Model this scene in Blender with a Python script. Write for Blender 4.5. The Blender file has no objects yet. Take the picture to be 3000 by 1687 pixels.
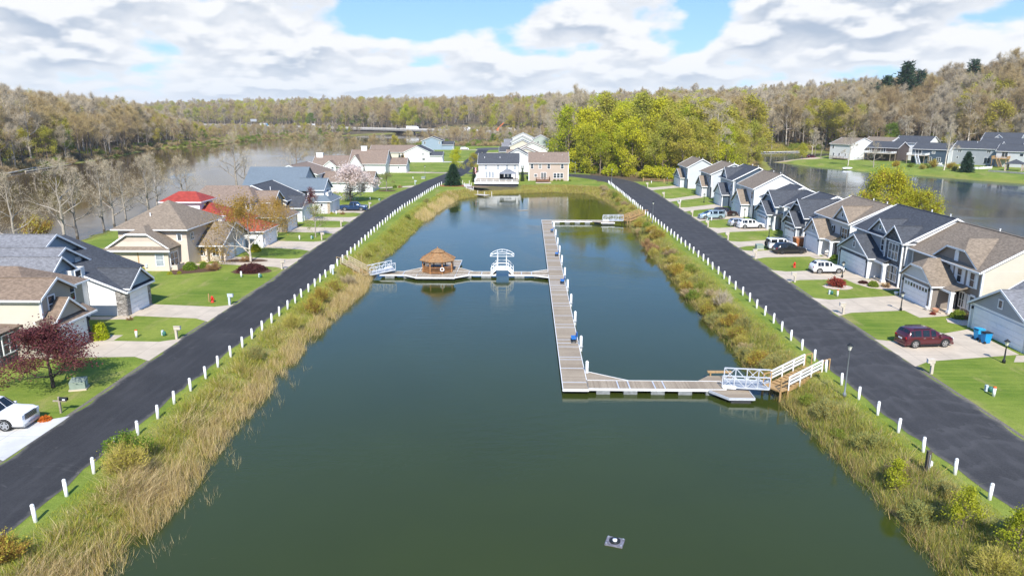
import bpy, math, random
import numpy as np
from mathutils import Vector
rnd = random.Random(7)
SC = bpy.context.scene
COL = SC.collection
R = math.radians

# ------------------------------------------------------------------ camera
cam_d = bpy.data.cameras.new('camera'); cam = bpy.data.objects.new('camera', cam_d); COL.objects.link(cam)
cam_d.sensor_width = 36; cam_d.lens = 25.155; cam_d.clip_start = 0.5; cam_d.clip_end = 20000
cam.location = (0, 0, 21.0); cam.rotation_euler = (R(90 - 13.775), 0, R(1.236))
SC.camera = cam
CAM = Vector((0, 0, 21.0))

# ------------------------------------------------------------------ exposure, sky, sun
SC.view_settings.view_transform = 'Standard'; SC.view_settings.look = 'None'
SC.view_settings.exposure = 0.68; SC.view_settings.gamma = 1
SUN_EL, SUN_AZ = 42.0, 176.0            # the sun stands behind the camera, a touch to its right
world = bpy.data.worlds.new('World'); SC.world = world; world.use_nodes = True
wt = world.node_tree; wt.nodes.clear()
class NT:
    """tiny node-tree writer"""
    def __init__(s, tree): s.t = tree
    def n(s, kind, **kw):
        nd = s.t.nodes.new(kind)
        for k, v in kw.items():
            if k.startswith('i_'):
                key = k[2:]; key = int(key) if key.isdigit() else key.replace('_', ' ')
                if hasattr(v, 'is_output'): s.t.links.new(v, nd.inputs[key])
                else: nd.inputs[key].default_value = v
            else: setattr(nd, k, v)
        return nd
    def m(s, op, a, b=None, c=None, clamp=False):
        nd = s.t.nodes.new('ShaderNodeMath'); nd.operation = op; nd.use_clamp = clamp
        for i, v in enumerate((a, b, c)):
            if v is None: continue
            if hasattr(v, 'is_output'): s.t.links.new(v, nd.inputs[i])
            else: nd.inputs[i].default_value = v
        return nd.outputs[0]
    def mix(s, f, a, b, blend='MIX'):
        nd = s.t.nodes.new('ShaderNodeMix'); nd.data_type = 'RGBA'; nd.blend_type = blend
        for i, v in ((0, f), (6, a), (7, b)):
            if hasattr(v, 'is_output'): s.t.links.new(v, nd.inputs[i])
            elif i == 0: nd.inputs[0].default_value = v
            else: nd.inputs[i].default_value = (*v, 1) if len(v) == 3 else v
        return nd.outputs[2]
    def ramp(s, f, stops, interp='LINEAR'):
        nd = s.t.nodes.new('ShaderNodeValToRGB'); cr = nd.color_ramp; cr.interpolation = interp
        while len(cr.elements) < len(stops): cr.elements.new(0.5)
        for e, (p, c) in zip(cr.elements, stops):
            e.position = p; e.color = (c, c, c, 1) if not hasattr(c, '__len__') else (*c, 1)
        s.t.links.new(f, nd.inputs[0]); return nd.outputs[0]
    def step(s, v, a, b):
        nd = s.t.nodes.new('ShaderNodeMapRange'); nd.interpolation_type = 'SMOOTHSTEP'
        s.t.links.new(v, nd.inputs[0]); nd.inputs[1].default_value = a; nd.inputs[2].default_value = b; return nd.outputs[0]
    def noise(s, vec, scale, detail=3, rough=.5, dist=0):
        nd = s.n('ShaderNodeTexNoise'); nd.inputs['Scale'].default_value = scale; nd.inputs['Detail'].default_value = detail
        nd.inputs['Roughness'].default_value = rough; nd.inputs['Distortion'].default_value = dist
        if vec is not None: s.t.links.new(vec, nd.inputs['Vector'])
        return nd.outputs['Fac']
    def xyz(s, x, y, z):
        nd = s.t.nodes.new('ShaderNodeCombineXYZ')
        for i, v in enumerate((x, y, z)):
            if hasattr(v, 'is_output'): s.t.links.new(v, nd.inputs[i])
            else: nd.inputs[i].default_value = v
        return nd.outputs[0]
    def sep(s, v):
        nd = s.t.nodes.new('ShaderNodeSeparateXYZ'); s.t.links.new(v, nd.inputs[0]); return nd.outputs
    def L(s, a, b): s.t.links.new(a, b)
W = NT(wt)
tc = W.n('ShaderNodeTexCoord').outputs['Generated']
dx, dy, dz = W.sep(tc)
az = W.m('ARCTAN2', dx, dy); el = W.m('ARCSINE', dz)
sky = W.n('ShaderNodeTexSky', sky_type='NISHITA', sun_disc=False, sun_elevation=R(SUN_EL), sun_rotation=R(SUN_AZ), altitude=200, air_density=1.0, dust_density=0.3, ozone_density=2.5)
# cumulus deck: fractal density in bearing / elevation, flatter and smaller towards the horizon
elp = W.m('MAXIMUM', el, 0.0)
vv = W.m('MULTIPLY', W.m('POWER', W.m('ADD', elp, .004), .62), 5.2)
def dens(dv, det=9):
    v = W.m('ADD', vv, dv)
    big = W.noise(W.xyz(W.m('MULTIPLY', az, 4.6), W.m('MULTIPLY', v, 1.5), 3.7), 1.3, 2, .5)
    puf = W.noise(W.xyz(W.m('MULTIPLY', az, 11.5), W.m('MULTIPLY', v, 3.1), 9.1), 1.25, det, .47, .1)
    return W.m('ADD', W.m('MULTIPLY', big, .62), W.m('MULTIPLY', puf, .85))
def gap(a0, e0, sa, se, amp):
    a = W.m('DIVIDE', W.m('SUBTRACT', az, a0), sa); e = W.m('DIVIDE', W.m('SUBTRACT', el, e0), se)
    g = W.m('EXPONENT', W.m('MULTIPLY', W.m('ADD', W.m('MULTIPLY', a, a), W.m('MULTIPLY', e, e)), -1.0))
    return W.m('MULTIPLY', g, amp)
cut = None
for g in ((-.175, .118, .062, .020, .34), (-.11, .150, .12, .024, .42), (.01, .160, .05, .018, .25), (.232, .128, .034, .04, .38), (-.515, .166, .035, .014, .3), (.60, .060, .10, .006, .12), (-.30, .040, .2, .004, .0)):
    o = gap(*g); cut = o if cut is None else W.m('ADD', cut, o)
fill = None
for g in ((-.35, .10, .16, .05, .12), (.08, .115, .10, .035, .20), (.40, .12, .13, .05, .16), (-.62, .11, .12, .05, .10), (.62, .12, .1, .03, .06), (0, .035, 1.2, .035, .07)):
    o = gap(*g); fill = o if fill is None else W.m('ADD', fill, o)
high = W.m('MULTIPLY', W.step(el, .145, .25), .6)
d0 = W.m('SUBTRACT', W.m('ADD', dens(0.0), fill), W.m('ADD', cut, high))
cover = W.step(d0, .60, .75)
lit = W.step(W.m('SUBTRACT', dens(.0, 3.5), dens(.10, 3.5)), -.075, .075)            # tops toward the sun bright, bases grey
thick = W.step(d0, .64, 1.0)
shade = W.m('MULTIPLY', W.m('SUBTRACT', 1.0, lit), W.m('ADD', .12, W.m('MULTIPLY', thick, .72)))
ccol = W.mix(shade, (.94, .955, .98), (.37, .47, .62))
ccol = W.mix(W.m('MULTIPLY', W.m('SUBTRACT', 1.0, W.step(el, .0, .085)), .45), ccol, (.74, .84, .93))
air = W.ramp(W.m('MULTIPLY', elp, 2.0, None), [(0, (.40, .50, .60)), (.12, (.27, .405, .575)), (.29, (.215, .36, .57)), (.42, (.115, .30, .62)), (.9, (.085, .22, .52))])
skc = W.mix(.72, W.mix(1.0, sky.outputs[0], (.08, .115, .17), 'MULTIPLY'), air)
bg1 = W.n('ShaderNodeBackground', i_Color=W.mix(1.0, skc, (8.0, 8.0, 8.0), 'MULTIPLY'), i_Strength=.125)
bg2 = W.n('ShaderNodeBackground', i_Color=ccol, i_Strength=.66)
mx = W.n('ShaderNodeMixShader'); W.L(W.m('MULTIPLY', cover, W.m('SUBTRACT', 1.0, W.m('MULTIPLY', W.step(el, .3, .6), .8))), mx.inputs[0])
W.L(bg1.outputs[0], mx.inputs[1]); W.L(bg2.outputs[0], mx.inputs[2])
W.L(mx.outputs[0], W.n('ShaderNodeOutputWorld').inputs[0])

sun_d = bpy.data.lights.new('sun', 'SUN'); sun = bpy.data.objects.new('sun', sun_d); COL.objects.link(sun)
sun_d.energy = 4.4; sun_d.angle = R(.53); sun_d.color = (1, .965, .90)
se, sa = R(SUN_EL), R(SUN_AZ)
to_sun = Vector((math.sin(sa) * math.cos(se), math.cos(sa) * math.cos(se), math.sin(se)))
sun.rotation_euler = (-to_sun).to_track_quat('-Z', 'Y').to_euler(); sun.location = (30, -60, 120)

# ------------------------------------------------------------------ mesh helpers
ORG = {}
class MB:
    def __init__(s): s.v = []; s.f = []; s.mi = []
    def add(s, vs, fs, mi=0):
        b = len(s.v); s.v.extend(tuple(p) for p in vs)
        for f in fs: s.f.append([b + i for i in f]); s.mi.append(mi)
        return s
    def box(s, x0, x1, y0, y1, z0, z1, mi=0):
        return s.add([(x0,y0,z0),(x1,y0,z0),(x1,y1,z0),(x0,y1,z0),(x0,y0,z1),(x1,y0,z1),(x1,y1,z1),(x0,y1,z1)],
                     [(0,3,2,1),(4,5,6,7),(0,1,5,4),(1,2,6,5),(2,3,7,6),(3,0,4,7)], mi)
    def prism(s, pts, z0, z1, mi=0):
        n = len(pts); a = sum(pts[i][0]*pts[(i+1)%n][1]-pts[(i+1)%n][0]*pts[i][1] for i in range(n))
        if a < 0: pts = pts[::-1]
        return s.add([(x,y,z0) for x,y in pts]+[(x,y,z1) for x,y in pts],
                     [tuple(range(n-1,-1,-1)), tuple(range(n,2*n))]+[(i,(i+1)%n,n+(i+1)%n,n+i) for i in range(n)], mi)
    def plate(s, pts, t=.16, mi=0):
        n = len(pts)
        return s.add(list(pts)+[(p[0],p[1],p[2]-t) for p in pts], [tuple(range(n)), tuple(range(2*n-1,n-1,-1))]+[(i,n+i,n+(i+1)%n,(i+1)%n) for i in range(n)], mi)
    def bar(s, p, q, w, h=None, mi=0, upv=(0,0,1)):
        h = h or w; p = Vector(p); q = Vector(q); d = (q-p).normalized(); u = Vector(upv)
        if abs(d.dot(u)) > .98: u = Vector((0,1,0))
        sd = d.cross(u).normalized()*w/2; u = sd.cross(d).normalized()*h/2
        vs = [e+a*sd+b*u for e in (p,q) for a,b in ((-1,-1),(1,-1),(1,1),(-1,1))]
        return s.add(vs, [(0,1,2,3),(7,6,5,4),(0,4,5,1),(1,5,6,2),(2,6,7,3),(3,7,4,0)], mi)
    def tube(s, p, q, r0, r1=None, n=8, mi=0, cap=True):
        r1 = r0 if r1 is None else r1; p = Vector(p); q = Vector(q); d = (q-p).normalized()
        u = Vector((0,0,1)) if abs(d.z) < .95 else Vector((1,0,0)); a = d.cross(u).normalized(); b = d.cross(a)
        vs = [p+r0*(math.cos(t)*a+math.sin(t)*b) for t in (2*math.pi*i/n for i in range(n))]+[q+r1*(math.cos(t)*a+math.sin(t)*b) for t in (2*math.pi*i/n for i in range(n))]
        fs = [(i,n+i,n+(i+1)%n,(i+1)%n) for i in range(n)]
        if cap: fs += [tuple(range(n)), tuple(range(2*n-1,n-1,-1))]
        return s.add(vs, fs, mi)
    def lathe(s, prof, x=0, y=0, n=12, mi=0):
        k = len(prof); vs = [(x+r*math.cos(2*math.pi*i/n), y+r*math.sin(2*math.pi*i/n), z) for r,z in prof for i in range(n)]
        fs = [(j*n+i, j*n+(i+1)%n, (j+1)*n+(i+1)%n, (j+1)*n+i) for j in range(k-1) for i in range(n)]
        fs += [tuple(range(n-1,-1,-1)), tuple(range((k-1)*n,k*n))]
        return s.add(vs, fs, mi)
    def build(s, name, mats, parent=None, smooth=False, local=False):
        me = bpy.data.meshes.new(name); o = ORG.get(parent.name, (0,0,0)) if parent and not local else (0,0,0)
        me.from_pydata([(v[0]-o[0], v[1]-o[1], v[2]-o[2]) for v in s.v], [], s.f)
        for m in (mats if isinstance(mats, (list, tuple)) else [mats]): me.materials.append(m)
        if any(s.mi): me.polygons.foreach_set('material_index', s.mi)
        if smooth: me.polygons.foreach_set('use_smooth', [True]*len(s.f))
        ob = bpy.data.objects.new(name, me); COL.objects.link(ob)
        if parent:
            ob.parent = parent
            if not local: ORG[ob.name] = o
        return ob
def tag(o, label, cat, group=None):
    o['label'] = label; o['category'] = cat
    if group: o['group'] = group
    return o
def thing(name, label, cat, loc=(0,0,0), rz=0, group=None):
    o = bpy.data.objects.new(name, None); COL.objects.link(o); o.empty_display_size = .3
    o.location = loc; o.rotation_euler = (0, 0, rz); ORG[o.name] = tuple(loc)
    return tag(o, label, cat, group)
def kind(o, k): o['kind'] = k; return o
def kids(o): return [c for c in KID.get(o.name, [])]
KID = {}
def index_kids():
    KID.clear()
    for o in bpy.data.objects:
        if o.parent: KID.setdefault(o.parent.name, []).append(o)
def dup(src, loc, rz=0, sc=None, label=None, group=None):
    r = src.copy(); COL.objects.link(r); r.location = loc; r.rotation_euler = (0, 0, rz)
    if sc: r.scale = (sc, sc, sc) if not hasattr(sc, '__len__') else sc
    if label: r['label'] = label
    if group: r['group'] = group
    for ch in src.children:
        c = ch.copy(); COL.objects.link(c); c.parent = r
        for g in ch.children:
            d = g.copy(); COL.objects.link(d); d.parent = c
    return r
ONES = 'first second third fourth fifth sixth seventh eighth ninth tenth eleventh twelfth thirteenth fourteenth fifteenth sixteenth seventeenth eighteenth nineteenth'.split()
TENS = 'twenty thirty forty fifty sixty seventy eighty ninety'.split()
def nth(i):                      # 1 -> first
    if i < 20: return ONES[i-1]
    t, o = divmod(i, 10)
    return (TENS[t-2][:-1]+'ieth') if o == 0 else TENS[t-2]+'-'+ONES[o-1]
# ------------------------------------------------------------------ materials
def newmat(name):
    m = bpy.data.materials.new(name); m.use_nodes = True; t = NT(m.node_tree)
    return m, t, m.node_tree.nodes['Principled BSDF']
def M(name, col, rough=.75, var=.10, scale=4.0, bump=0, metal=0, spec=.3, rand=0, coat=0, stretch=None):
    m, t, b = newmat(name); oc = t.n('ShaderNodeTexCoord').outputs['Object']
    if stretch: oc = t.n('ShaderNodeMapping', i_Vector=oc, i_Scale=stretch).outputs[0]
    f = t.noise(oc, scale, 4, .6)
    lo = tuple(c*(1-var) for c in col); hi = tuple(min(1, c*(1+var)) for c in col)
    c = t.mix(t.step(f, .3, .7), lo, hi)
    if rand:
        r = t.n('ShaderNodeObjectInfo').outputs['Random']
        c = t.mix(1.0, c, t.ramp(r, [(0, 1-rand), (1, 1+rand)]), 'MULTIPLY')
    t.L(c, b.inputs['Base Color']); b.inputs['Roughness'].default_value = rough
    b.inputs['Metallic'].default_value = metal; b.inputs['Specular IOR Level'].default_value = spec
    if coat: b.inputs['Coat Weight'].default_value = coat; b.inputs['Coat Roughness'].default_value = .05
    if bump:
        bn = t.n('ShaderNodeBump', i_Strength=bump, i_Distance=.03, i_Height=f); t.L(bn.outputs[0], b.inputs['Normal'])
    return m
def siding(name, col, pitch=.19):
    m, t, b = newmat(name); oc = t.n('ShaderNodeTexCoord').outputs['Object']; x, y, z = t.sep(oc)
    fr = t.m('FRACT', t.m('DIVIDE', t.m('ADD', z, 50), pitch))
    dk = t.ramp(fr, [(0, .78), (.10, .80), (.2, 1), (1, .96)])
    f = t.noise(oc, .9, 4, .6); g = t.noise(t.n('ShaderNodeMapping', i_Vector=oc, i_Scale=(.4, .4, 6)).outputs[0], 2.2, 3, .6)
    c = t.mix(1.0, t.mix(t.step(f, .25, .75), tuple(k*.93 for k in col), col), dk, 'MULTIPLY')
    c = t.mix(t.m('MULTIPLY', t.step(g, .45, .8), .10), c, tuple(k*.8 for k in col))
    t.L(c, b.inputs['Base Color']); b.inputs['Roughness'].default_value = .6
    bn = t.n('ShaderNodeBump', i_Strength=.5, i_Distance=.02, i_Height=fr); t.L(bn.outputs[0], b.inputs['Normal'])
    return m
def shingle(name, col, var=.26):
    m, t, b = newmat(name); oc = t.n('ShaderNodeTexCoord').outputs['Object']; x, y, z = t.sep(oc)
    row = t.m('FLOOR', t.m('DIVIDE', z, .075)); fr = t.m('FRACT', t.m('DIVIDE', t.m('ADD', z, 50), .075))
    tabs = t.noise(t.xyz(t.m('ADD', x, t.m('MULTIPLY', row, 3.17)), t.m('ADD', y, t.m('MULTIPLY', row, 1.71)), row), 2.9, 2, .6)
    blot = t.noise(oc, .35, 4, .65)
    c = t.mix(t.step(tabs, .28, .74), tuple(k*(1-var) for k in col), tuple(k*(1+var) for k in col))
    c = t.mix(t.m('MULTIPLY', t.step(blot, .4, .8), .28), c, tuple(k*.72 for k in col))
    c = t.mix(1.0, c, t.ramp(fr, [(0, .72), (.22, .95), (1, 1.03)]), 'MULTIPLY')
    t.L(c, b.inputs['Base Color']); b.inputs['Roughness'].default_value = .9; b.inputs['Specular IOR Level'].default_value = .15
    bn = t.n('ShaderNodeBump', i_Strength=.5, i_Distance=.03, i_Height=t.m('ADD', tabs, t.m('MULTIPLY', fr, .5))); t.L(bn.outputs[0], b.inputs['Normal'])
    return m
def stone(name, a, c2, sc=2.4):
    m, t, b = newmat(name); oc = t.n('ShaderNodeTexCoord').outputs['Object']
    mp = t.n('ShaderNodeMapping', i_Vector=oc, i_Scale=(1, 1, 2.6)).outputs[0]
    vo = t.n('ShaderNodeTexVoronoi', i_Vector=mp, i_Scale=sc); ve = t.n('ShaderNodeTexVoronoi', feature='DISTANCE_TO_EDGE', i_Vector=mp, i_Scale=sc)
    c = t.mix(t.sep(vo.outputs['Color'])[0], a, c2)
    e = t.step(ve.outputs['Distance'], .01, .06); c = t.mix(e, tuple(k*.35 for k in a), c)
    t.L(c, b.inputs['Base Color']); b.inputs['Roughness'].default_value = .85
    bn = t.n('ShaderNodeBump', i_Strength=.8, i_Distance=.05, i_Height=e); t.L(bn.outputs[0], b.inputs['Normal'])
    return m
def attr_mat(name, rough=.8, transl=0, rand=.15):
    """colour comes from the mesh's own 'Col' attribute: the plant's own hue, blade by blade"""
    m, t, b = newmat(name); a = t.n('ShaderNodeAttribute', attribute_name='Col').outputs['Color']
    r = t.n('ShaderNodeObjectInfo').outputs['Random']
    c = t.mix(1.0, a, t.ramp(r, [(0, 1-rand), (1, 1+rand)]), 'MULTIPLY')
    t.L(c, b.inputs['Base Color']); b.inputs['Roughness'].default_value = rough; b.inputs['Specular IOR Level'].default_value = .15
    if transl:
        o = m.node_tree.nodes['Material Output']; tr = t.n('ShaderNodeBsdfTranslucent', i_Color=c)
        mx = t.n('ShaderNodeMixShader'); mx.inputs[0].default_value = transl
        t.L(b.outputs[0], mx.inputs[1]); t.L(tr.outputs[0], mx.inputs[2]); t.L(mx.outputs[0], o.inputs[0])
    return m
def leafy(name, cols, transl=.35, rough=.6):
    """foliage / twig hue varies from plant to plant and from clump to clump"""
    m, t, b = newmat(name); oc = t.n('ShaderNodeTexCoord').outputs['Object']
    r = t.n('ShaderNodeObjectInfo').outputs['Random']
    f = t.noise(oc, .45, 3, .6); k = len(cols)-1
    sel = t.m('ADD', t.m('MULTIPLY', r, .6), t.m('MULTIPLY', f, .4))
    c = t.ramp(sel, [(.15+.7*i/k, cc) for i, cc in enumerate(cols)])
    g = t.noise(oc, 3.0, 2, .6); c = t.mix(1.0, c, t.ramp(g, [(.25, .72), (.75, 1.25)]), 'MULTIPLY')
    t.L(c, b.inputs['Base Color']); b.inputs['Roughness'].default_value = rough; b.inputs['Specular IOR Level'].default_value = .15
    if transl:
        o = m.node_tree.nodes['Material Output']; tr = t.n('ShaderNodeBsdfTranslucent', i_Color=c)
        mx = t.n('ShaderNodeMixShader'); mx.inputs[0].default_value = transl
        t.L(b.outputs[0], mx.inputs[1]); t.L(tr.outputs[0], mx.inputs[2]); t.L(mx.outputs[0], o.inputs[0])
    return m
def glassy(name, col=(.02, .03, .04), rough=.05):
    m, t, b = newmat(name); oc = t.n('ShaderNodeTexCoord').outputs['Object']
    f = t.noise(oc, 1.3, 3, .6); rr = t.n('ShaderNodeObjectInfo').outputs['Random']; t.L(t.mix(t.m('MULTIPLY', t.step(rr, .62, .95), .55 if name == 'window_glass' else 0.0), t.mix(f, tuple(k*.5 for k in col), tuple(k*1.6 for k in col)), (.42, .42, .40)), b.inputs['Base Color'])  # window_glass: a pale reflection is mixed into the colour of some panes
    b.inputs['Roughness'].default_value = rough; b.inputs['Specular IOR Level'].default_value = .6
    return m
WHITE = M('white_trim', (.80, .80, .79), .5, .04, 1.2)
WHITE_PAINT = M('white_painted_wood', (.77, .765, .74), .6, .12, 5, .1, rand=.08)
GLASS = glassy('window_glass')
GLASS_L = glassy('pale_window_glass', (.30, .33, .36), .12)
CARGLASS = glassy('car_glass', (.012, .016, .018), .03)
RUBBER = M('rubber', (.02, .02, .02), .85)
ALLOY = M('alloy', (.55, .56, .58), .3, .05, 3, 0, .9)
DARKRIM = M('dark_alloy', (.06, .06, .065), .35, .1, 3, 0, .6)
BLACK = M('black_plastic', (.018, .018, .02), .5)
BLACKM = M('black_metal', (.025, .028, .03), .45, .1, 3, 0, .3)
GREYM = M('grey_lamp_metal', (.22, .24, .25), .5, .1, 3, 0, .3)
LAMPG = M('frosted_lamp_glass', (.62, .60, .50), .3)
ALUM = M('weathered_aluminium', (.58, .60, .63), .45, .08, 5, 0, .25)
ALUMD = M('aluminium_walkway', (.36, .38, .40), .6, .12, 5, 0, .1)
GALV = M('galvanised_steel', (.45, .47, .48), .45, .12, 6, 0, .5)
DECKW = None
WOOD_NEW = M('tan_timber', (.40, .25, .11), .75, .22, 3, .2, stretch=(3, 3, .6))
WOOD_OLD = M('grey_timber', (.30, .25, .19), .85, .2, 4, .2)
CEDAR = M('cedar', (.33, .16, .06), .65, .22, 4, .15)
CEDAR_SH = shingle('cedar_shakes', (.30, .175, .085), .3)
BENCHB = M('blue_bench_plastic', (.012, .16, .50), .45, .12, 3)
FLOATB = M('black_dock_float', (.045, .045, .05), .6, .2, 3)
FLOATG = M('grey_dock_float', (.20, .21, .21), .7, .2, 3)
HYDR = M('red_hydrant_paint', (.62, .03, .015), .4)
TEAL = M('green_utility_plastic', (.04, .15, .11), .5)
GRNBOX = M('grey_green_cabinet', (.24, .29, .24), .55, .08, 2)
ORANGE = M('orange_cap', (.70, .12, .02), .5)
TANPL = M('tan_plastic', (.50, .44, .36), .6, .06, 3)
GREYPL = M('grey_plastic', (.48, .54, .58), .55, .06, 3)
BINB = M('blue_bin_plastic', (.015, .24, .52), .42, .1, 3)
BINL = M('light_blue_bin_plastic', (.03, .36, .66), .42, .1, 3)
MULCH = M('mulch', (.10, .055, .03), .95, .4, 9, .5)
PEBBLE = M('pale_landscape_stone', (.55, .45, .36), .9, .3, 12, .5)
CONC = None
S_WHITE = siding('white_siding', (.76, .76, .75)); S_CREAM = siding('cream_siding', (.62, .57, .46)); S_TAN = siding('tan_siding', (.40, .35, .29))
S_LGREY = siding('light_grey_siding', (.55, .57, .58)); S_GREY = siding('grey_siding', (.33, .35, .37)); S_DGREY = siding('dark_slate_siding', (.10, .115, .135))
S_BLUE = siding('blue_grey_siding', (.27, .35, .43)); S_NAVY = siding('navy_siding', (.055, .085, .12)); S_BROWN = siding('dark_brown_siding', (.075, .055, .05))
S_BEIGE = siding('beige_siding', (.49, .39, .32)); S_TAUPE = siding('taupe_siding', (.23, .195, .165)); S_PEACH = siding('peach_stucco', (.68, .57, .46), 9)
STONE_D = stone('dark_ledge_stone', (.05, .055, .065), (.15, .155, .165)); STONE_G = stone('grey_ledge_stone', (.17, .15, .13), (.42, .39, .36))
BRICK = stone('tan_brick', (.42, .31, .22), (.62, .52, .40), 5); BLOCK = stone('grey_block', (.30, .29, .27), (.45, .44, .42), 1.2)
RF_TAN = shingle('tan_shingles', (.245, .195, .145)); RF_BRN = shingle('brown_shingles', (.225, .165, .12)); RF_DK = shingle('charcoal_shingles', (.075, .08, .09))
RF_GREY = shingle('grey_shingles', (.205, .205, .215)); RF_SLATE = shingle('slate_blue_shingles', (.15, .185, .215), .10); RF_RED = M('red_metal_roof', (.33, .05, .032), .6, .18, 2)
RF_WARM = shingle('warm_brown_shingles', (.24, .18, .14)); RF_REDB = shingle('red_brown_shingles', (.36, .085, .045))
def board_mat(name, cols, axis, w=.14):
    m, t, b = newmat(name); oc = t.n('ShaderNodeTexCoord').outputs['Object']; c3 = t.sep(oc); u = c3[axis]
    idx = t.m('FLOOR', t.m('DIVIDE', u, w)); fr = t.m('FRACT', t.m('DIVIDE', t.m('ADD', u, 500), w))
    wn = t.n('ShaderNodeTexWhiteNoise', noise_dimensions='1D'); t.L(idx, wn.inputs['W'])
    gr = t.noise(oc, 5, 4, .6); blot = t.noise(oc, .5, 3, .6)
    c = t.mix(wn.outputs['Value'], cols[0], cols[1]); c = t.mix(t.m('MULTIPLY', t.step(gr, .4, .8), .35), c, cols[2])
    c = t.mix(t.m('MULTIPLY', t.step(blot, .45, .75), .3), c, tuple(k*.7 for k in cols[0]))
    c = t.mix(t.step(fr, .0, .10), tuple(k*.25 for k in cols[0]), c)
    t.L(c, b.inputs['Base Color']); b.inputs['Roughness'].default_value = .85; b.inputs['Specular IOR Level'].default_value = .2
    return m
DK = ((.28, .22, .155), (.40, .325, .235), (.185, .145, .105))
DECK_Y = board_mat('weathered_deck_boards', DK, 1); DECK_X = board_mat('weathered_deck_boards_across', DK, 0)
DECK_R = board_mat('stained_deck_boards', ((.20, .10, .05), (.26, .14, .075), (.13, .06, .03)), 1)
def asphalt(name, base, arcs=False, road=True):
    m, t, b = newmat(name); oc = t.n('ShaderNodeTexCoord').outputs['Object']; x, y, z = t.sep(oc)
    fine = t.noise(oc, 9, 3, .7); big = t.noise(oc, .22, 5, .6)
    st = t.noise(t.n('ShaderNodeMapping', i_Vector=oc, i_Scale=(1.6, .10, 1)).outputs[0], 1.0, 5, .65)
    cr = t.noise(t.n('ShaderNodeMapping', i_Vector=oc, i_Scale=(.5, .9, 1)).outputs[0], .5, 6, .7, 1.2)
    c = t.mix(t.step(fine, .3, .75), tuple(k*.75 for k in base), tuple(k*1.25 for k in base))
    c = t.mix(t.m('MULTIPLY', t.step(big, .42, .72), .38), c, tuple(k*1.8 for k in base))
    c = t.mix(t.m('MULTIPLY', t.step(st, .55, .75), .40), c, tuple(k*2.1 for k in base))
    c = t.mix(t.m('MULTIPLY', t.step(cr, .62, .74), .55), c, (.15, .14, .125))
    if road:   # wheel tracks, worn and gritty edges
        u = t.n('ShaderNodeAttribute', attribute_name='across').outputs['Fac']; tw = t.noise(t.n('ShaderNodeMapping', i_Vector=oc, i_Scale=(1.2, .25, 1)).outputs[0], 1.0, 5, .65)
        for uc in (.22, .42, .60, .80): c = t.mix(t.m('MULTIPLY', t.m('MULTIPLY', t.m('SUBTRACT', 1.0, t.step(t.m('ABSOLUTE', t.m('SUBTRACT', u, uc)), .02, .085)), t.step(tw, .40, .68)), .30), c, tuple(k*2.2 for k in base))
        ed_ = t.m('SUBTRACT', 1.0, t.step(t.m('ADD', t.m('MINIMUM', u, t.m('SUBTRACT', 1.0, u)), t.m('MULTIPLY', t.m('SUBTRACT', t.noise(oc, 1.1, 5, .7), .5), .16)), .0, .06)); c = t.mix(t.m('MULTIPLY', ed_, .75), c, (.13, .12, .10))
    if arcs:   # squeegee sweeps of the sealcoat: bowed bands across the lane
        xx = t.m('SUBTRACT', x, 29.6); bow = t.m('MULTIPLY', t.m('MULTIPLY', xx, xx), .07)
        wob = t.m('MULTIPLY', t.noise(oc, .7, 4, .6), 1.1)
        lane = t.m('ADD', t.noise(t.xyz(t.m('MULTIPLY', x, .35), t.m('MULTIPLY', y, .12), 0), 1.0, 3, .6), 0)
        w = t.m('FRACT', t.m('MULTIPLY', t.m('ADD', t.m('ADD', t.m('ADD', y, 300), bow), t.m('ADD', t.m('MULTIPLY', wob, 2.2), t.m('MULTIPLY', lane, 5))), .40))
        c = t.mix(t.m('MULTIPLY', t.m('MULTIPLY', t.step(w, .5, .95), t.step(t.noise(oc, .3, 3, .6), .34, .58)), .40), c, tuple(k*2.1 for k in base))
    t.L(c, b.inputs['Base Color']); b.inputs['Roughness'].default_value = .82; b.inputs['Specular IOR Level'].default_value = .3
    bn = t.n('ShaderNodeBump', i_Strength=.25, i_Distance=.01, i_Height=fine); t.L(bn.outputs[0], b.inputs['Normal'])
    return m
ASPH_L = asphalt('sealed_asphalt', (.034, .0325, .032)); ASPH_R = asphalt('sealed_asphalt_swept', (.043, .041, .040), True)
ASPH_O = asphalt('old_asphalt', (.075, .073, .075), False, False)
def concrete(name, col):
    m, t, b = newmat(name); oc = t.n('ShaderNodeTexCoord').outputs['Object']; x, y, z = t.sep(oc)
    f = t.noise(oc, .5, 5, .65); g = t.noise(oc, 8, 3, .6)
    c = t.mix(t.step(f, .3, .75), tuple(k*.84 for k in col), tuple(min(1, k*1.08) for k in col)); c = t.mix(t.m('MULTIPLY', g, .18), c, tuple(k*.6 for k in col))
    for q, s in ((x, 3.0), (y, 3.0)):
        fr = t.m('FRACT', t.m('DIVIDE', t.m('ADD', q, 400.7), s)); c = t.mix(t.m('SUBTRACT', 1.0, t.step(fr, .0, .02)), c, tuple(k*.45 for k in col))
    st = t.noise(oc, .9, 4, .7); c = t.mix(t.m('MULTIPLY', t.step(st, .64, .76), .35), c, tuple(k*.55 for k in col))
    t.L(c, b.inputs['Base Color']); b.inputs['Roughness'].default_value = .85
    return m
CONC = concrete('driveway_concrete', (.56, .465, .35)); CONC_W = concrete('new_concrete', (.60, .58, .54)); CONC_B = M('bridge_concrete', (.50, .47, .42), .9, .15, .3)
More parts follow.
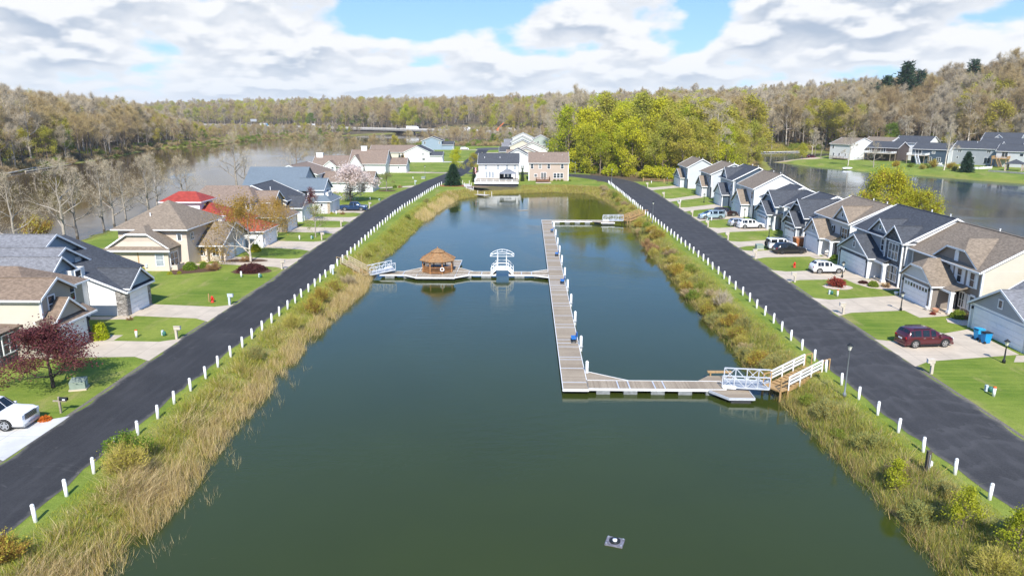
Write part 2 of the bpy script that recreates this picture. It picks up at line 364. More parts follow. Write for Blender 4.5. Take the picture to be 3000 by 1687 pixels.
def water(name, deep, rip=.10, sc=1.1, ior=1.333):
    m, t, b = newmat(name); oc = t.n('ShaderNodeTexCoord').outputs['Object']
    mp = t.n('ShaderNodeMapping', i_Vector=oc, i_Scale=(.55, 1.5, 1)).outputs[0]
    w1 = t.noise(mp, sc, 4, .6); w2 = t.noise(mp, sc*5.5, 3, .6); calm = t.step(t.noise(t.n('ShaderNodeMapping', i_Vector=oc, i_Scale=(1, .6, 1)).outputs[0], .045, 4, .6, .8), .38, .62)
    murk = t.noise(oc, .06, 4, .6)
    t.L(t.mix(murk, tuple(k*.8 for k in deep), tuple(k*1.2 for k in deep)), b.inputs['Base Color'])
    b.inputs['Roughness'].default_value = .035; b.inputs['IOR'].default_value = ior; b.inputs['Specular IOR Level'].default_value = .5
    hgt = t.m('MULTIPLY', t.m('ADD', w1, t.m('MULTIPLY', w2, .5)), t.m('ADD', .12, t.m('MULTIPLY', calm, .88)))
    bn = t.n('ShaderNodeBump', i_Strength=1.0, i_Distance=rip, i_Height=hgt); t.L(bn.outputs[0], b.inputs['Normal'])
    return m
W_POND = water('pond_water', (.034, .046, .008), .018); W_RIVER = water('river_water', (.065, .043, .020), .008, 1.1, 1.12); W_LAKE = water('lake_water', (.040, .062, .078), .016, 1.1, 1.24)
# ------------------------------------------------------------------ land and water
WL = -1.5
POND = [(-21.5,-40),(-21.2,0),(-21.1,39),(-21.7,46),(-21.9,55),(-22.3,68),(-22.0,80),(-21.6,89),(-22.4,98),(-22.4,108),(-21.7,120),(-21.6,136),(-21.9,150),(-21.2,168),(-19.3,187),(-15.9,195),(-8.7,203),(-1.9,206),(8.4,208),(17.3,204),(20.4,190),(21.6,170),(21.2,150),(20.7,130),(19.8,112),(20.3,100),(20.3,90),(19.9,78),(20.3,69),(20.0,60),(20.5,55),(20.4,50),(20.9,43),(21.1,36),(21.5,0),(21.6,-40)]
RIVER = [(-78,-300),(-80,60),(-80,110),(-84,150),(-89,180),(-90,217),(-88,245),(-81,290),(-76,330),(-77,400),(-78,480),(-80,560),(-78,640),(-62,760),(-40,880),(-80,935),(-125,870),(-145,790),(-190,690),(-215,668),(-228,640),(-229,600),(-224,533),(-226,483),(-233,456),(-218,391),(-206,342),(-200,292),(-194,262),(-188,220),(-182,150),(-176,50),(-172,-300)]
LAKE = [(66,-300),(65,40),(66,200),(70,228),(86,262),(101,300),(113,345),(110,400),(112,424),(158,432),(170,424),(174,404),(154,386),(136,364),(113,339),(117,325),(121,310),(127,294),(135,280),(143,267),(152,249),(161,235),(174,214),(196,190),(236,168),(300,150),(420,60),(420,-300)]
def sdist(px, py, poly):
    """signed distance, negative inside"""
    d = np.full(px.shape, 1e9); ins = np.zeros(px.shape, bool); n = len(poly)
    for i in range(n):
        ax, ay = poly[i]; bx, by = poly[(i+1) % n]; ex, ey = bx-ax, by-ay
        t = np.clip(((px-ax)*ex+(py-ay)*ey)/(ex*ex+ey*ey), 0, 1)
        d = np.minimum(d, np.hypot(px-ax-t*ex, py-ay-t*ey))
        c = ((ay > py) != (by > py)) & (px < ex*(py-ay)/(ey if ey else 1e-9)+ax); ins ^= c
    return np.where(ins, -d, d)
def smo(v, a, b):
    t = np.clip((v-a)/(b-a), 0, 1); return t*t*(3-2*t)
def wob(x, y, s, k=0):
    return (np.sin(x*s+1.3+k)*np.cos(y*s*1.23-.7*k)+.5*np.sin(x*s*2.3+y*s*1.7+k)+.3*np.sin(x*s*4.1-y*s*3.7+2*k))/1.8
def land(x, y):
    x = np.asarray(x, float); y = np.asarray(y, float)
    jit = .35*wob(x, y, .8)+.2*wob(x, y, 2.1, 1)
    dp = sdist(x, y, POND)+jit; dr = sdist(x, y, RIVER)+jit*2; dl = sdist(x, y, LAKE)+jit*1.5
    def prof(d, w, h=1.5): return np.where(d > 0, WL+h*smo(d, 0, w), WL+np.maximum(d*.4, -3))
    wp = 4.0+15*smo(y, 200, 204)*smo(x, -18, -15.5)*(1-smo(x, -3.2, -1.4))
    z = np.minimum(np.minimum(prof(dp, wp), prof(dr, 9.0)), prof(dl, 10.0))
    out = smo(np.minimum(dr, 400), 14, 150)*smo(-x, 150, 190)*11*(.6+.4*smo(-x, 190, 330))*(1-.75*smo(y, 420, 600))*(1-smo(x/np.maximum(y, 1), -.56, -.46))
    hl = y-np.interp(x, [-900, -470, 15, 420], [1453, 1090, 680, 337]); far = smo(hl, 24, 420)*16*smo(y, 560, 800)+smo(y, 1300, 2600)*14
    q = (x-120)*.62+(y-440)*.78; qn = smo(q, 0, 130)
    az_ = np.arctan2(x, np.maximum(y, 1)); rh = qn*np.interp(az_, [.02, .12, .30, .39, .45, .53, .585, .68, .8], [0, 2, 5, 9, 14, 20, 27, 26, 26])
    z = z+np.where(dr > 0, np.maximum(out, 0), 0)*(y < 900)+np.where(dr > 0, far, 0)*(.9+.25*wob(x, y, .006))+rh
    return z, dp, dr, dl, q
def landz(x, y): return land(np.array([x]), np.array([y]))[0][0]
def axis(*segs):
    a = [segs[0][0]]
    for s, e, st in segs:
        n = max(1, round((e-s)/st)); a += [s+(e-s)*(i+1)/n for i in range(n)]
    return np.array(a)
gx = axis((-5000,-1500,350),(-1500,-500,60),(-500,-240,16),(-240,-170,3.5),(-170,-90,8),(-90,-70,1.5),(-70,-29,2.2),(-29,-18,.45),(-18,17,3.5),(17,28,.45),(28,60,2.2),(60,74,1.5),(74,180,3),(180,500,14),(500,1500,60),(1500,5000,350))
gy = axis((-300,0,25),(0,20,4),(20,110,1.1),(110,200,1.6),(200,212,.8),(212,360,3),(360,480,5),(480,900,14),(900,2600,60),(2600,9000,500))
XX, YY = np.meshgrid(gx, gy); ZZ, DP, DR, DL, QQ = land(XX.ravel(), YY.ravel())
nx, ny = len(gx), len(gy)
me = bpy.data.meshes.new('ground'); vv_ = np.stack([XX.ravel(), YY.ravel(), ZZ], 1)
ii = (np.arange(ny-1)[:, None]*nx+np.arange(nx-1)[None, :]).ravel()
me.from_pydata(vv_.tolist(), [], np.stack([ii, ii+1, ii+nx+1, ii+nx], 1).tolist())
me.polygons.foreach_set('use_smooth', np.ones(len(me.polygons), bool))
X1, Y1 = XX.ravel(), YY.ravel()
# zones: bank = wild grass round the pond, wood = leaf litter, sand = the little beach
bank = np.clip(1-smo(DP, 3.0, 4.8), 0, 1)*(Y1 < 206)+np.clip(1-smo(DP, 3.0, 7.0), 0, 1)*(Y1 >= 206)
bank = np.maximum(bank, np.clip(1-smo(np.minimum(DR, DL), 2, 6), 0, 1)*(~((X1 > 118) & (Y1 < 345) & (Y1 > 268))))
lawn = ((X1 > -82) & (X1 < 64) & (Y1 < 470) & (DR > 0) & ~((X1 > 22) & (Y1 > 226)) ) | ((X1 > 118) & (X1 < 240) & (QQ < -8) & (Y1 < 372)) | ((Y1 < 60) & (X1 < 64) & (X1 > -70))
lawn &= ~((Y1 > 262) & (X1 > 14) & (X1 < 112))
wood = np.where(lawn, 0, 1.0); wood = np.maximum(wood, .85*(X1 > -17.2)*(X1 < -2.2)*(Y1 > 203)*(Y1 < 216.5)); bank = bank*np.where((X1 > -17.2) & (X1 < -2.2) & (Y1 > 203), .35, 1)
sand = (1-smo(((X1-127)/14)**2+((Y1-346-.35*(X1-127))/10)**2, .7, 1.1))*(X1 < 143)
for nm, arr in (('bank', bank), ('wood', wood), ('sand', sand), ('shore', np.clip(1-smo(DP, .2, 1.2), 0, 1))):
    at = me.attributes.new(nm, 'FLOAT', 'POINT'); at.data.foreach_set('value', arr.astype(np.float32))
m, t, b = newmat('ground_cover'); oc = t.n('ShaderNodeTexCoord').outputs['Object']
A = lambda n_: t.n('ShaderNodeAttribute', attribute_name=n_).outputs['Fac']
f1 = t.noise(oc, .12, 5, .65); f2 = t.noise(oc, 1.6, 4, .65); f3 = t.noise(oc, 14, 2, .6); f4 = t.noise(t.n('ShaderNodeMapping', i_Vector=oc, i_Scale=(1, .25, 1)).outputs[0], .35, 5, .7)
mow = t.noise(t.n('ShaderNodeMapping', i_Vector=oc, i_Rotation=(0, 0, .25), i_Scale=(.15, 2.2, 1)).outputs[0], .8, 2, .5)
g = t.mix(t.step(f1, .3, .7), (.115, .180, .022), (.265, .295, .055))
g = t.mix(t.m('MULTIPLY', t.step(f2, .3, .75), .45), g, (.085, .150, .020)); g = t.mix(t.m('MULTIPLY', t.step(mow, .42, .62), .38), g, (.23, .28, .045))
dry = t.m('MULTIPLY', t.step(f4, .52, .72), .7); g = t.mix(dry, g, (.33, .28, .11)); g = t.mix(1.0, g, t.ramp(f3, [(.25, .62), (.75, 1.35)]), 'MULTIPLY')
bk = t.mix(t.step(f2, .35, .7), (.20, .235, .035), (.30, .27, .075)); far_ = t.step(t.sep(oc)[1], 92, 125); bk = t.mix(t.m('MULTIPLY', t.step(f1, .42, .66), t.m('SUBTRACT', 1.0, t.m('MULTIPLY', far_, .8))), bk, (.33, .255, .125)); bk = t.mix(1.0, bk, t.ramp(f3, [(.25, .5), (.75, 1.3)]), 'MULTIPLY')
wd = t.mix(t.step(f2, .3, .7), (.085, .062, .038), (.16, .115, .065)); wd = t.mix(t.m('MULTIPLY', t.step(f1, .45, .7), .5), wd, (.07, .09, .03))
c = t.mix(A('wood'), g, wd); c = t.mix(A('bank'), c, bk); c = t.mix(A('sand'), c, t.mix(f2, (.52, .38, .26), (.66, .52, .38))); c = t.mix(t.m('MULTIPLY', A('shore'), .75), c, (.045, .038, .022))
t.L(c, b.inputs['Base Color']); b.inputs['Roughness'].default_value = .95; b.inputs['Specular IOR Level'].default_value = .1
bn = t.n('ShaderNodeBump', i_Strength=.7, i_Distance=.06, i_Height=t.m('ADD', f3, f2)); t.L(bn.outputs[0], b.inputs['Normal'])
me.materials.append(m); ground = bpy.data.objects.new('ground', me); COL.objects.link(ground); kind(ground, 'structure')

def sheet(name, polys, z, mat, st=True, sub=None):
    mb = MB()
    for p in polys:
        mb.add([(x, y, z) for x, y in p], [tuple(range(len(p)))])
    o = mb.build(name, mat)
    return kind(o, 'structure') if st else o
def grow(poly, d):
    n = len(poly); out = []
    for i in range(n):
        p0, p, p1 = Vector(poly[i-1]), Vector(poly[i]), Vector(poly[(i+1) % n])
        e = ((p-p0).normalized()+(p1-p).normalized()).normalized(); out.append((p.x+e.y*d, p.y-e.x*d))
    return out
def orient(poly):
    a = sum(poly[i][0]*poly[(i+1) % len(poly)][1]-poly[(i+1) % len(poly)][0]*poly[i][1] for i in range(len(poly)))
    return poly if a > 0 else poly[::-1]
sheet('pond', [grow(orient(POND), 1.5)], WL, W_POND)
sheet('river', [grow(orient(RIVER), 4)], WL, W_RIVER)
sheet('lake', [grow(orient(LAKE), 3)], WL, W_LAKE)

def strip(edges_l, edges_r): return [(l, r) for l, r in zip(edges_l, edges_r)]
def lerp_at(tab, y):
    return float(np.interp(y, [p[0] for p in tab], [p[1] for p in tab]))
LB = [(0,-25.6),(30,-25.8),(45,-26.05),(90,-26.35),(104,-26.8),(125,-27.5),(145,-27.9),(160,-27.85),(175,-27.2),(190,-26.8),(205,-26.2),(213,-25.5)]     # posts of the riverside road
RB = [(0,26.6),(36.6,25.9),(42,25.3),(50,25.0),(62,25.0),(76,25.4),(100,25.6),(115,25.4),(135,25.2),(150,25.0),(185,24.9),(210,24.7),(221,24.5)]                          # posts of the lakeside road
LE = [(0,-31.6),(40,-32.3),(66,-32.9),(90,-32.8),(106,-33.6),(122,-34.1),(139,-34.8),(158,-35.6),(188,-35.2),(208,-33.4),(236,-30.5),(258,-28.5),(300,-27.8),(430,-28.6)]
RE = [(0,32.4),(44,32.9),(80,33.1),(104,33.5),(130,33.9),(168,34.3),(200,34.4),(214,34.0)]
def band(name, pairs, z, mat):
    mb = MB()
    for (l0, r0), (l1, r1) in zip(pairs, pairs[1:]):
        mb.add([(*l0, z), (*r0, z), (*r1, z), (*l1, z)], [(0, 1, 2, 3)])
    o = mb.build(name, mat); o.data.attributes.new('across', 'FLOAT', 'POINT').data.foreach_set('value', np.tile(np.array([0, 1, 1, 0], np.float32), len(pairs)-1)); return kind(o, 'structure')
ys = list(range(-20, 214, 1))+[215]
def rag(y, k): return .09*math.sin(y*1.7+k)+.07*math.sin(y*.63+2*k)+.05*math.sin(y*4.1+k)
lp = [((lerp_at(LE, y)+rag(y, 1), y), (lerp_at(LB, y)-.75+rag(y, 2), y)) for y in ys]+[((-32.6, 222), (-24.6, 222)), ((-30.8, 236), (-22.6, 240)), ((-28.7, 258), (-21.4, 258)), ((-28, 300), (-21.6, 300)), ((-28.2, 360), (-22, 360)), ((-29, 425), (-22.4, 425))]
band('riverside_road', lp, .02, ASPH_L)
sheet('cul_de_sac', [[(-22+9*math.cos(a), 432+14*math.sin(a)) for a in np.linspace(0, 2*math.pi, 24)[:-1]]], .024, ASPH_O)
rp = [((lerp_at(RB, y)+.6+rag(y, 3), y), (lerp_at(RE, y)+rag(y, 4), y)) for y in ys]
cur = [((25.0, 219), (33.6, 222)), ((23.6, 226), (31.2, 233)), ((20.4, 234), (27.0, 243)), ((15.5, 242), (20.5, 251)), ((9.0, 248), (12.5, 256)), ((0, 251.5), (1.5, 258.5)), ((-10, 253), (-10, 259.5)), ((-21.4, 253), (-21.4, 259.5))]
band('lakeside_road', rp+cur, .02, ASPH_R)
# earth kerb lip along the lots: a low asphalt edge
for nm, tab, s in (('road_edge_riverside', LE, -1), ('road_edge_lakeside', RE, 1)):
    mb = MB()
    for y0, y1 in zip(ys, ys[1:]):
        a, c = lerp_at(tab, y0)+s*.08, lerp_at(tab, y1)+s*.08
        mb.add([(a, y0, .004), (a+s*.30, y0, .004), (c+s*.30, y1, .004), (c, y1, .004)], [(0, 1, 2, 3)])
    kind(mb.build(nm, M(nm+'_gravel', (.16, .14, .11), .95, .3, 7)), 'structure')

# driveways and walks (concrete sheets on the lots)
def drive(name, poly, mat=None, z=.012): return sheet(name, [poly], z, mat or CONC)
def lot_drive(side, y0, y1, g0, g1, xg, mat=None, flare=1.1):
    """road edge y0..y1, garage y g0..g1"""
    if side > 0:
        xr = lerp_at(RE, (y0+y1)/2)+.1; xm = xr+1.8
    else:
        xr = lerp_at(LE, (y0+y1)/2)-.1; xm = xr-1.8
    return drive('driveway', [(xr, y0-flare), (xm, y0+(g0-y0)*.1), (xg, g0), (xg, g1), (xm, y1+(g1-y1)*.1), (xr, y1+flare)], mat)
for a in ((59.4, 64.7, 61.6, 69.3, 44.0), (75.0, 80.5, 76.7, 82.9, 44.1), (90.6, 95.6, 91.6, 97.4, 44.4), (105.4, 110.2, 106.6, 113.4, 44.2), (114.6, 118.5, 117.0, 122.0, 44.4), (128.4, 133.0, 130.8, 137.0, 44.4), (143, 147.1, 146.6, 153, 44.4), (157.3, 162.3, 163.5, 170, 44.8), (174.7, 179.3, 183, 189, 44.8), (201.0, 207.0, 208.2, 214.4, 44.3)): lot_drive(1, *a)
for a in ((41.0, 45.6, 40.0, 45.9, -44.5, CONC_W), (59.4, 63.6, 58.9, 63.9, -41.6), (71.4, 76.0, 72.4, 77.1, -42.4), (97.0, 102.6, 99.0, 104.4, -44.0), (110.2, 117.2, 112.0, 118.0, -42.3), (126.4, 132.1, 127.2, 133.2, -43.4), (140.6, 146.0, 141.6, 146.6, -44.4), (153.2, 159.6, 152.4, 158.8, -42.2), (207.0, 211.0, 203, 206, -42.4), (255.6, 259.6, 256.5, 262.5, -43.4), (312.5, 316.5, 313, 319, -37.2, CONC_W), (415, 420, 417, 423, -43)): lot_drive(-1, *a)
WALKS = [[(41.4,73.4),(44.2,74.0),(45.4,74.4),(45.4,76.6),(41.2,76.6)], [(41.5,88.4),(45.6,88.6),(45.8,91.4),(41.2,91.5)], [(42.2,59.6),(49,59.9),(49,61.3),(43.6,61.4)], [(42.6,104.6),(46,104.8),(46,106.4),(42.4,106.4)],
         [(-47.9,70.6),(-41.6,71.0),(-41.6,72.3),(-47.9,71.9)], [(-41.4,63.95),(-39.2,63.95),(-39.2,65.6),(-41.0,65.6)], [(-49,98.2),(-44.2,98.2),(-44.2,99.0),(-49,99.4)]]
for w in WALKS: drive('footpath', w, None, .008)
for p in ([(-35,257.4),(-29,257.4),(-29,258.6),(-35,258.6)], [(-21.5,300),(-8,300),(-8,306),(-21.5,305)], [(-22,332),(-9,333),(-9,338),(-22,337)], [(-22,386),(-8,387),(-8,392),(-22,391)], [(-22,278),(-8,279),(-8,284),(-22,283)]): drive('driveway', p)
# planting beds
def bed(poly, mat=MULCH): return sheet('planting_bed', [poly], .016, mat)
def oval(cx, cy, a, b2, n=20): return [(cx+a*math.cos(2*math.pi*i/n)*(1+.06*math.sin(3*i)), cy+b2*math.sin(2*math.pi*i/n)*(1+.06*math.cos(2*i))) for i in range(n)]
bed(oval(-37.5, 94.4, 2.7, 1.9)); bed(oval(38.5, 87.0, 1.75, 1.45), PEBBLE); bed(oval(-41, 101.5, 3.2, 1.2)); bed(oval(-38.8, 197.3, 2.4, 2.0)); bed(oval(-22, 211.6, 4.2, 2.6), M('red_mulch', (.33, .10, .05), .95, .3, 8))
bed([(46.6,88.4),(45.8,86.2),(44.0,85.4),(42.2,86.6),(41.6,88.3)], PEBBLE); bed([(46.7,74.0),(44.0,73.2),(43.4,71.8),(44.2,70.6),(46.6,70.8)], PEBBLE); bed([(-48.5,93.9),(-47,92.0),(-42.4,94.4),(-42.6,97.2),(-46,97.6),(-48.6,96.4)]); bed(oval(-15.0, 209.0, 4.0, 2.2), M('brown_leaf_mulch', (.20, .13, .075), .95, .3, 7))
# ------------------------------------------------------------------ houses
class House:
    def __init__(s, name, label, cat, org, wall, roof, group=None, trim=None, base=0):
        s.e = thing(name, label, cat, (*org, base), 0, group); s.wm = wall; s.rm = roof; s.tm = trim or WHITE
        s.p = {}; s.base = base
    def mb(s, part, mat):
        return s.p.setdefault((part, mat.name), (MB(), mat))[0]
    def vol(s, x0, x1, y0, y1, z1, z0=-.3, mat=None, part='wall'):
        m = s.mb(part, mat or s.wm)
        m.add([(x0,y0,z0),(x1,y0,z0),(x1,y1,z0),(x0,y1,z0),(x0,y0,z1),(x1,y0,z1),(x1,y1,z1),(x0,y1,z1)], [(0,1,5,4),(1,2,6,5),(2,3,7,6),(3,0,4,7)])
    def gable(s, x0, x1, y0, y1, ze, zr, ax, ov=.4, end=.3, e0=True, e1=True, wall=None, mat=None, t=.16, c0=None, c1=None, rake=None):
        """gable roof over the rectangle, ridge along ax; e0/e1: is there a gable end at the low / high end"""
        rm = s.mb('roof', mat or s.rm); tm = s.mb('trim', s.tm); wm = s.mb('wall', wall or s.wm)
        if ax == 'x': a0, a1, b0, b1 = x0, x1, y0, y1; P = lambda a, b, z: (a, b, z)
        else: a0, a1, b0, b1 = y0, y1, x0, x1; P = lambda a, b, z: (b, a, z)
        mid = (b0+b1)/2; sl = (zr-ze)/(mid-b0); zo = ze-sl*ov
        A0 = a0-(end if e0 else 0); A1 = a1+(end if e1 else 0)
        rm.plate([P(A0,b0-ov,zo+t), P(A1,b0-ov,zo+t), P(A1,mid,zr+t), P(A0,mid,zr+t)], t)
        rm.plate([P(A0,mid,zr+t), P(A1,mid,zr+t), P(A1,b1+ov,zo+t), P(A0,b1+ov,zo+t)], t)
        rm.box(*( (A0,A1,mid-.12,mid+.12) if ax == 'x' else (mid-.12,mid+.12,A0,A1) ), zr+t-.05, zr+t+.03)
        for A, on, dr in ((a0, e0, -1), (a1, e1, 1)):
            if not on: continue
            wm.add([P(A,b0,ze), P(A,b1,ze), P(A,mid,zr)], [(0,1,2)])
            X = A+dr*(end+.03)
            for bb in (b0-ov, b1+ov):                       # rake boards
                p, q = P(X,bb,zo+t-.16), P(X,mid,zr+t-.16)
                d = .05; o = [(0,0,0),(0,0,.22)]; dd = P(d*dr,0,0)
                vs = [p,(p[0],p[1],p[2]+.22),(q[0],q[1],q[2]+.22),q]; vs += [tuple(v[i]+dd[i] for i in range(3)) for v in vs]
                tm.add(vs, [(0,1,2,3),(7,6,5,4),(0,4,5,1),(1,5,6,2),(2,6,7,3),(3,7,4,0)])
        for bb, dd in ((b0-ov, -1), (b1+ov, 1)):            # gutters
            u0, u1 = sorted((bb+dd*.01, bb+dd*.12)); r = (A0, A1, u0, u1) if ax == 'x' else (u0, u1, A0, A1)
            tm.box(*r, zo-.02, zo+t-.03)
    def hip(s, x0, x1, y0, y1, ze, zr, ov=.45, in0=None, in1=None, ax=None, mat=None, t=.16):
        rm = s.mb('roof', mat or s.rm); tm = s.mb('trim', s.tm)
        ax = ax or ('x' if x1-x0 >= y1-y0 else 'y')
        if ax == 'x': a0, a1, b0, b1 = x0, x1, y0, y1; P = lambda a, b, z: (a, b, z)
        else: a0, a1, b0, b1 = y0, y1, x0, x1; P = lambda a, b, z: (b, a, z)
        mid = (b0+b1)/2; h = (b1-b0)/2; sl = (zr-ze)/h; zo = ze-sl*ov
        i0 = h if in0 is None else in0; i1 = h if in1 is None else in1
        if a0+i0 > a1-i1: k = (a1-a0)/(i0+i1); i0 *= k; i1 *= k
        A0, A1, B0, B1 = a0-ov, a1+ov, b0-ov, b1+ov; r0, r1 = P(a0+i0,mid,zr+t), P(a1-i1,mid,zr+t); z = zo+t
        rm.plate([P(A0,B0,z), P(A1,B0,z), r1, r0], t); rm.plate([P(A1,B1,z), P(A0,B1,z), r0, r1], t)
        rm.plate([P(A0,B1,z), P(A0,B0,z), r0], t); rm.plate([P(A1,B0,z), P(A1,B1,z), r1], t)
        X0, X1, Y0, Y1 = x0-ov, x1+ov, y0-ov, y1+ov
        tm.box(X0-.10, X1+.10, Y0-.10, Y0-.01, zo-.02, z-.03); tm.box(X0-.10, X1+.10, Y1+.01, Y1+.10, zo-.02, z-.03)
        tm.box(X0-.10, X0-.01, Y0-.01, Y1+.01, zo-.02, z-.03); tm.box(X1+.01, X1+.10, Y0-.01, Y1+.01, zo-.02, z-.03)
    def slope(s, pts, t=.14, mat=None): s.mb('roof', mat or s.rm).plate(pts, t)
    @staticmethod
    def face(f, at, c):
        if f == 'S': return lambda u, z, d: (c+u, at-d, z)
        if f == 'N': return lambda u, z, d: (c-u, at+d, z)
        if f == 'W': return lambda u, z, d: (at-d, c-u, z)
        return lambda u, z, d: (at+d, c+u, z)
    @staticmethod
    def slab(mb, P, u0, u1, z0, z1, d0, d1):
        vs = [P(u, z, d) for d in (d0, d1) for u, z in ((u0,z0),(u1,z0),(u1,z1),(u0,z1))]
        mb.add(vs, [(0,3,2,1),(4,5,6,7),(0,1,5,4),(1,2,6,5),(2,3,7,6),(3,0,4,7)])
    def win(s, f, at, c, z0, w, h, mull=1, shut=None, glass=None, sash=True, arch=False, fr=None):
        P = s.face(f, at, c); F = MB(); G = MB(); fw = .10; a = w/2
        for q in ((-a-fw,-a,z0-fw,z0+h+fw), (a,a+fw,z0-fw,z0+h+fw), (-a,a,z0+h,z0+h+fw*(2.2 if arch else 1)), (-a,a,z0-fw,z0)): s.slab(F, P, *q, .0, .07)
        for i in range(1, mull): u = -a+w*i/mull; s.slab(F, P, u-.045, u+.045, z0, z0+h, .0, .06)
        if sash and h > .8: s.slab(F, P, -a, a, z0+h*.5-.03, z0+h*.5+.03, .0, .055)
        s.slab(G, P, -a, a, z0, z0+h, .0, .025)
        w_ = F.build('window', fr or WHITE, s.e); G.build('pane', glass or GLASS, w_)
        if shut:
            for sg in (-1, 1):
                S = MB(); s.slab(S, P, sg*(a+fw+.26)-.21, sg*(a+fw+.26)+.21, z0-.08, z0+h+.08, .0, .05); S.build('shutter', shut, s.e)
    def garage(s, f, at, c, w, h=2.15, z0=0, glaz=0, mat=None):
        P = s.face(f, at, c); D = MB(); F = MB(); a = w/2
        for q in ((-a-.13,-a,z0,z0+h+.13), (a,a+.13,z0,z0+h+.13), (-a,a,z0+h,z0+h+.13)): s.slab(F, P, *q, .0, .06)
        n = 4
        for i in range(n):
            z = z0+h*i/n; s.slab(D, P, -a, a, z+.012, z+h/n-.012, .0, .03)
            k = max(3, int(w/1.2))
            for j in range(k):
                u0 = -a+w*j/k+.12; u1 = -a+w*(j+1)/k-.12
                if not (glaz and i == n-1): s.slab(D, P, u0, u1, z+.11, z+h/n-.11, .03, .045)
        d = D.build('garage_door', mat or WHITE, s.e); F.build('door_frame', WHITE, d)
        if glaz:
            for j in range(glaz):
                G = MB(); u0 = -a+w*(j+.5)/glaz-.2; s.slab(G, P, u0, u0+.4, z0+h*.78, z0+h*.95, .03, .05); G.build('pane', GLASS, d)
    def door(s, f, at, c, w=.95, h=2.05, z0=.15, mat=None, glass=True):
        P = s.face(f, at, c); D = MB(); s.slab(D, P, -w/2, w/2, z0, z0+h, 0, .05)
        d = D.build('door', mat or BLACKM, s.e); F = MB()
        for q in ((-w/2-.1,-w/2,z0,z0+h+.1), (w/2,w/2+.1,z0,z0+h+.1), (-w/2,w/2,z0+h,z0+h+.1)): s.slab(F, P, *q, 0, .06)
        F.build('frame', WHITE, d)
        K = MB(); p = P(w*.38, z0+1, .06); K.lathe([(.0,p[2]-.04),(.04,p[2]-.02),(.04,p[2]+.02),(.0,p[2]+.04)], p[0], p[1], 6); K.build('handle', GALV, d)
    def slider(s, f, at, c, w=1.8, h=2.1, z0=.2): s.win(f, at, c, z0, w, h, 2, sash=False)
    def panel(s, f, at, u0, u1, z0, z1, mat, d=.03, part='cladding'):
        P = s.face(f, at, 0); s.slab(s.mb(part, mat), P, u0, u1, z0, z1, 0, d)
    def tri(s, f, at, c, hw, z0, z1, mat, d=.03):
        P = s.face(f, at, c); m = s.mb('cladding', mat)
        m.add([P(-hw,z0,0),P(hw,z0,0),P(0,z1,0),P(-hw,z0,d),P(hw,z0,d),P(0,z1,d)], [(0,2,1),(3,4,5),(0,1,4,3),(1,2,5,4),(2,0,3,5)])
    def corners(s, pts, z1, w=.14):
        for x, y in pts: s.mb('trim', s.tm).box(x-w/2-.02, x+w/2+.02, y-w/2-.02, y+w/2+.02, -.1, z1-.03)
    def column(s, x, y, z0, z1, w=.36, mat=None):
        c = MB(); c.box(x-w/2, x+w/2, y-w/2, y+w/2, z0+.25, z1-.15); c.box(x-w/2-.07, x+w/2+.07, y-w/2-.07, y+w/2+.07, z0, z0+.25); c.box(x-w/2-.06, x+w/2+.06, y-w/2-.06, y+w/2+.06, z1-.15, z1)
        c.build('column', mat or WHITE, s.e)
    def pipe(s, x, y, z0, h=.5, r=.07): 
        m = MB(); m.tube((x,y,z0-.3), (x,y,z0+h), r, r, 8); m.tube((x,y,z0+h), (x,y,z0+h+.05), r*1.4, r*1.4, 8); m.build('vent_pipe', WHITE, s.e)
    def chimney(s, x, y, w, d, z0, z1, mat=None):
        m = MB(); m.box(x-w/2, x+w/2, y-d/2, y+d/2, z0, z1); m.box(x-w/2-.1, x+w/2+.1, y-d/2-.1, y+d/2+.1, z1, z1+.18); m.build('chimney', mat or WHITE, s.e)
    def meter(s, f, at, c, z=1.0):
        P = s.face(f, at, c); m = MB(); s.slab(m, P, -.15, .15, z, z+.45, 0, .14); m.build('utility_meter', GREYPL, s.e)
    def light(s, f, at, c, z=2.0):
        P = s.face(f, at, c); m = MB(); s.slab(m, P, -.08, .08, z, z+.28, .0, .16); m.build('wall_lamp', BLACKM, s.e)
    def deck(s, x0, x1, y0, y1, z, mat=None, rail=None, sides='SWE', name='deck', h=.95, posts=True):
        mat = mat or DECK_Y; m = MB(); m.box(x0, x1, y0, y1, z-.2, z)
        if posts:
            for x in (x0+.2, x1-.2):
                for y in (y0+.2, y1-.2): m.box(x-.09, x+.09, y-.09, y+.09, -1.2-s.base, z-.2)
        d = m.build(name, mat, s.e); r = MB(); rail = rail or WHITE
        segs = {'S': ((x0,y0),(x1,y0)), 'N': ((x0,y1),(x1,y1)), 'W': ((x0,y0),(x0,y1)), 'E': ((x1,y0),(x1,y1))}
        for k in sides:
            (ax, ay), (bx, by) = segs[k]; L = math.hypot(bx-ax, by-ay); n = max(1, round(L/1.8)); nb = max(2, round(L/.18))
            for zz in (z+.12, z+h-.07): r.bar((ax,ay,zz), (bx,by,zz), .06, .06)
            for i in range(n+1): x, y = ax+(bx-ax)*i/n, ay+(by-ay)*i/n; r.box(x-.06, x+.06, y-.06, y+.06, z, z+h)
            for i in range(1, nb): x, y = ax+(bx-ax)*i/nb, ay+(by-ay)*i/nb; r.box(x-.018, x+.018, y-.018, y+.018, z+.15, z+h-.1)
        r.build('railing', rail, d)
    def done(s):
        for (part, _), (mb, mat) in s.p.items():
            if mb.f: mb.build(part, mat, s.e)
        return s.e

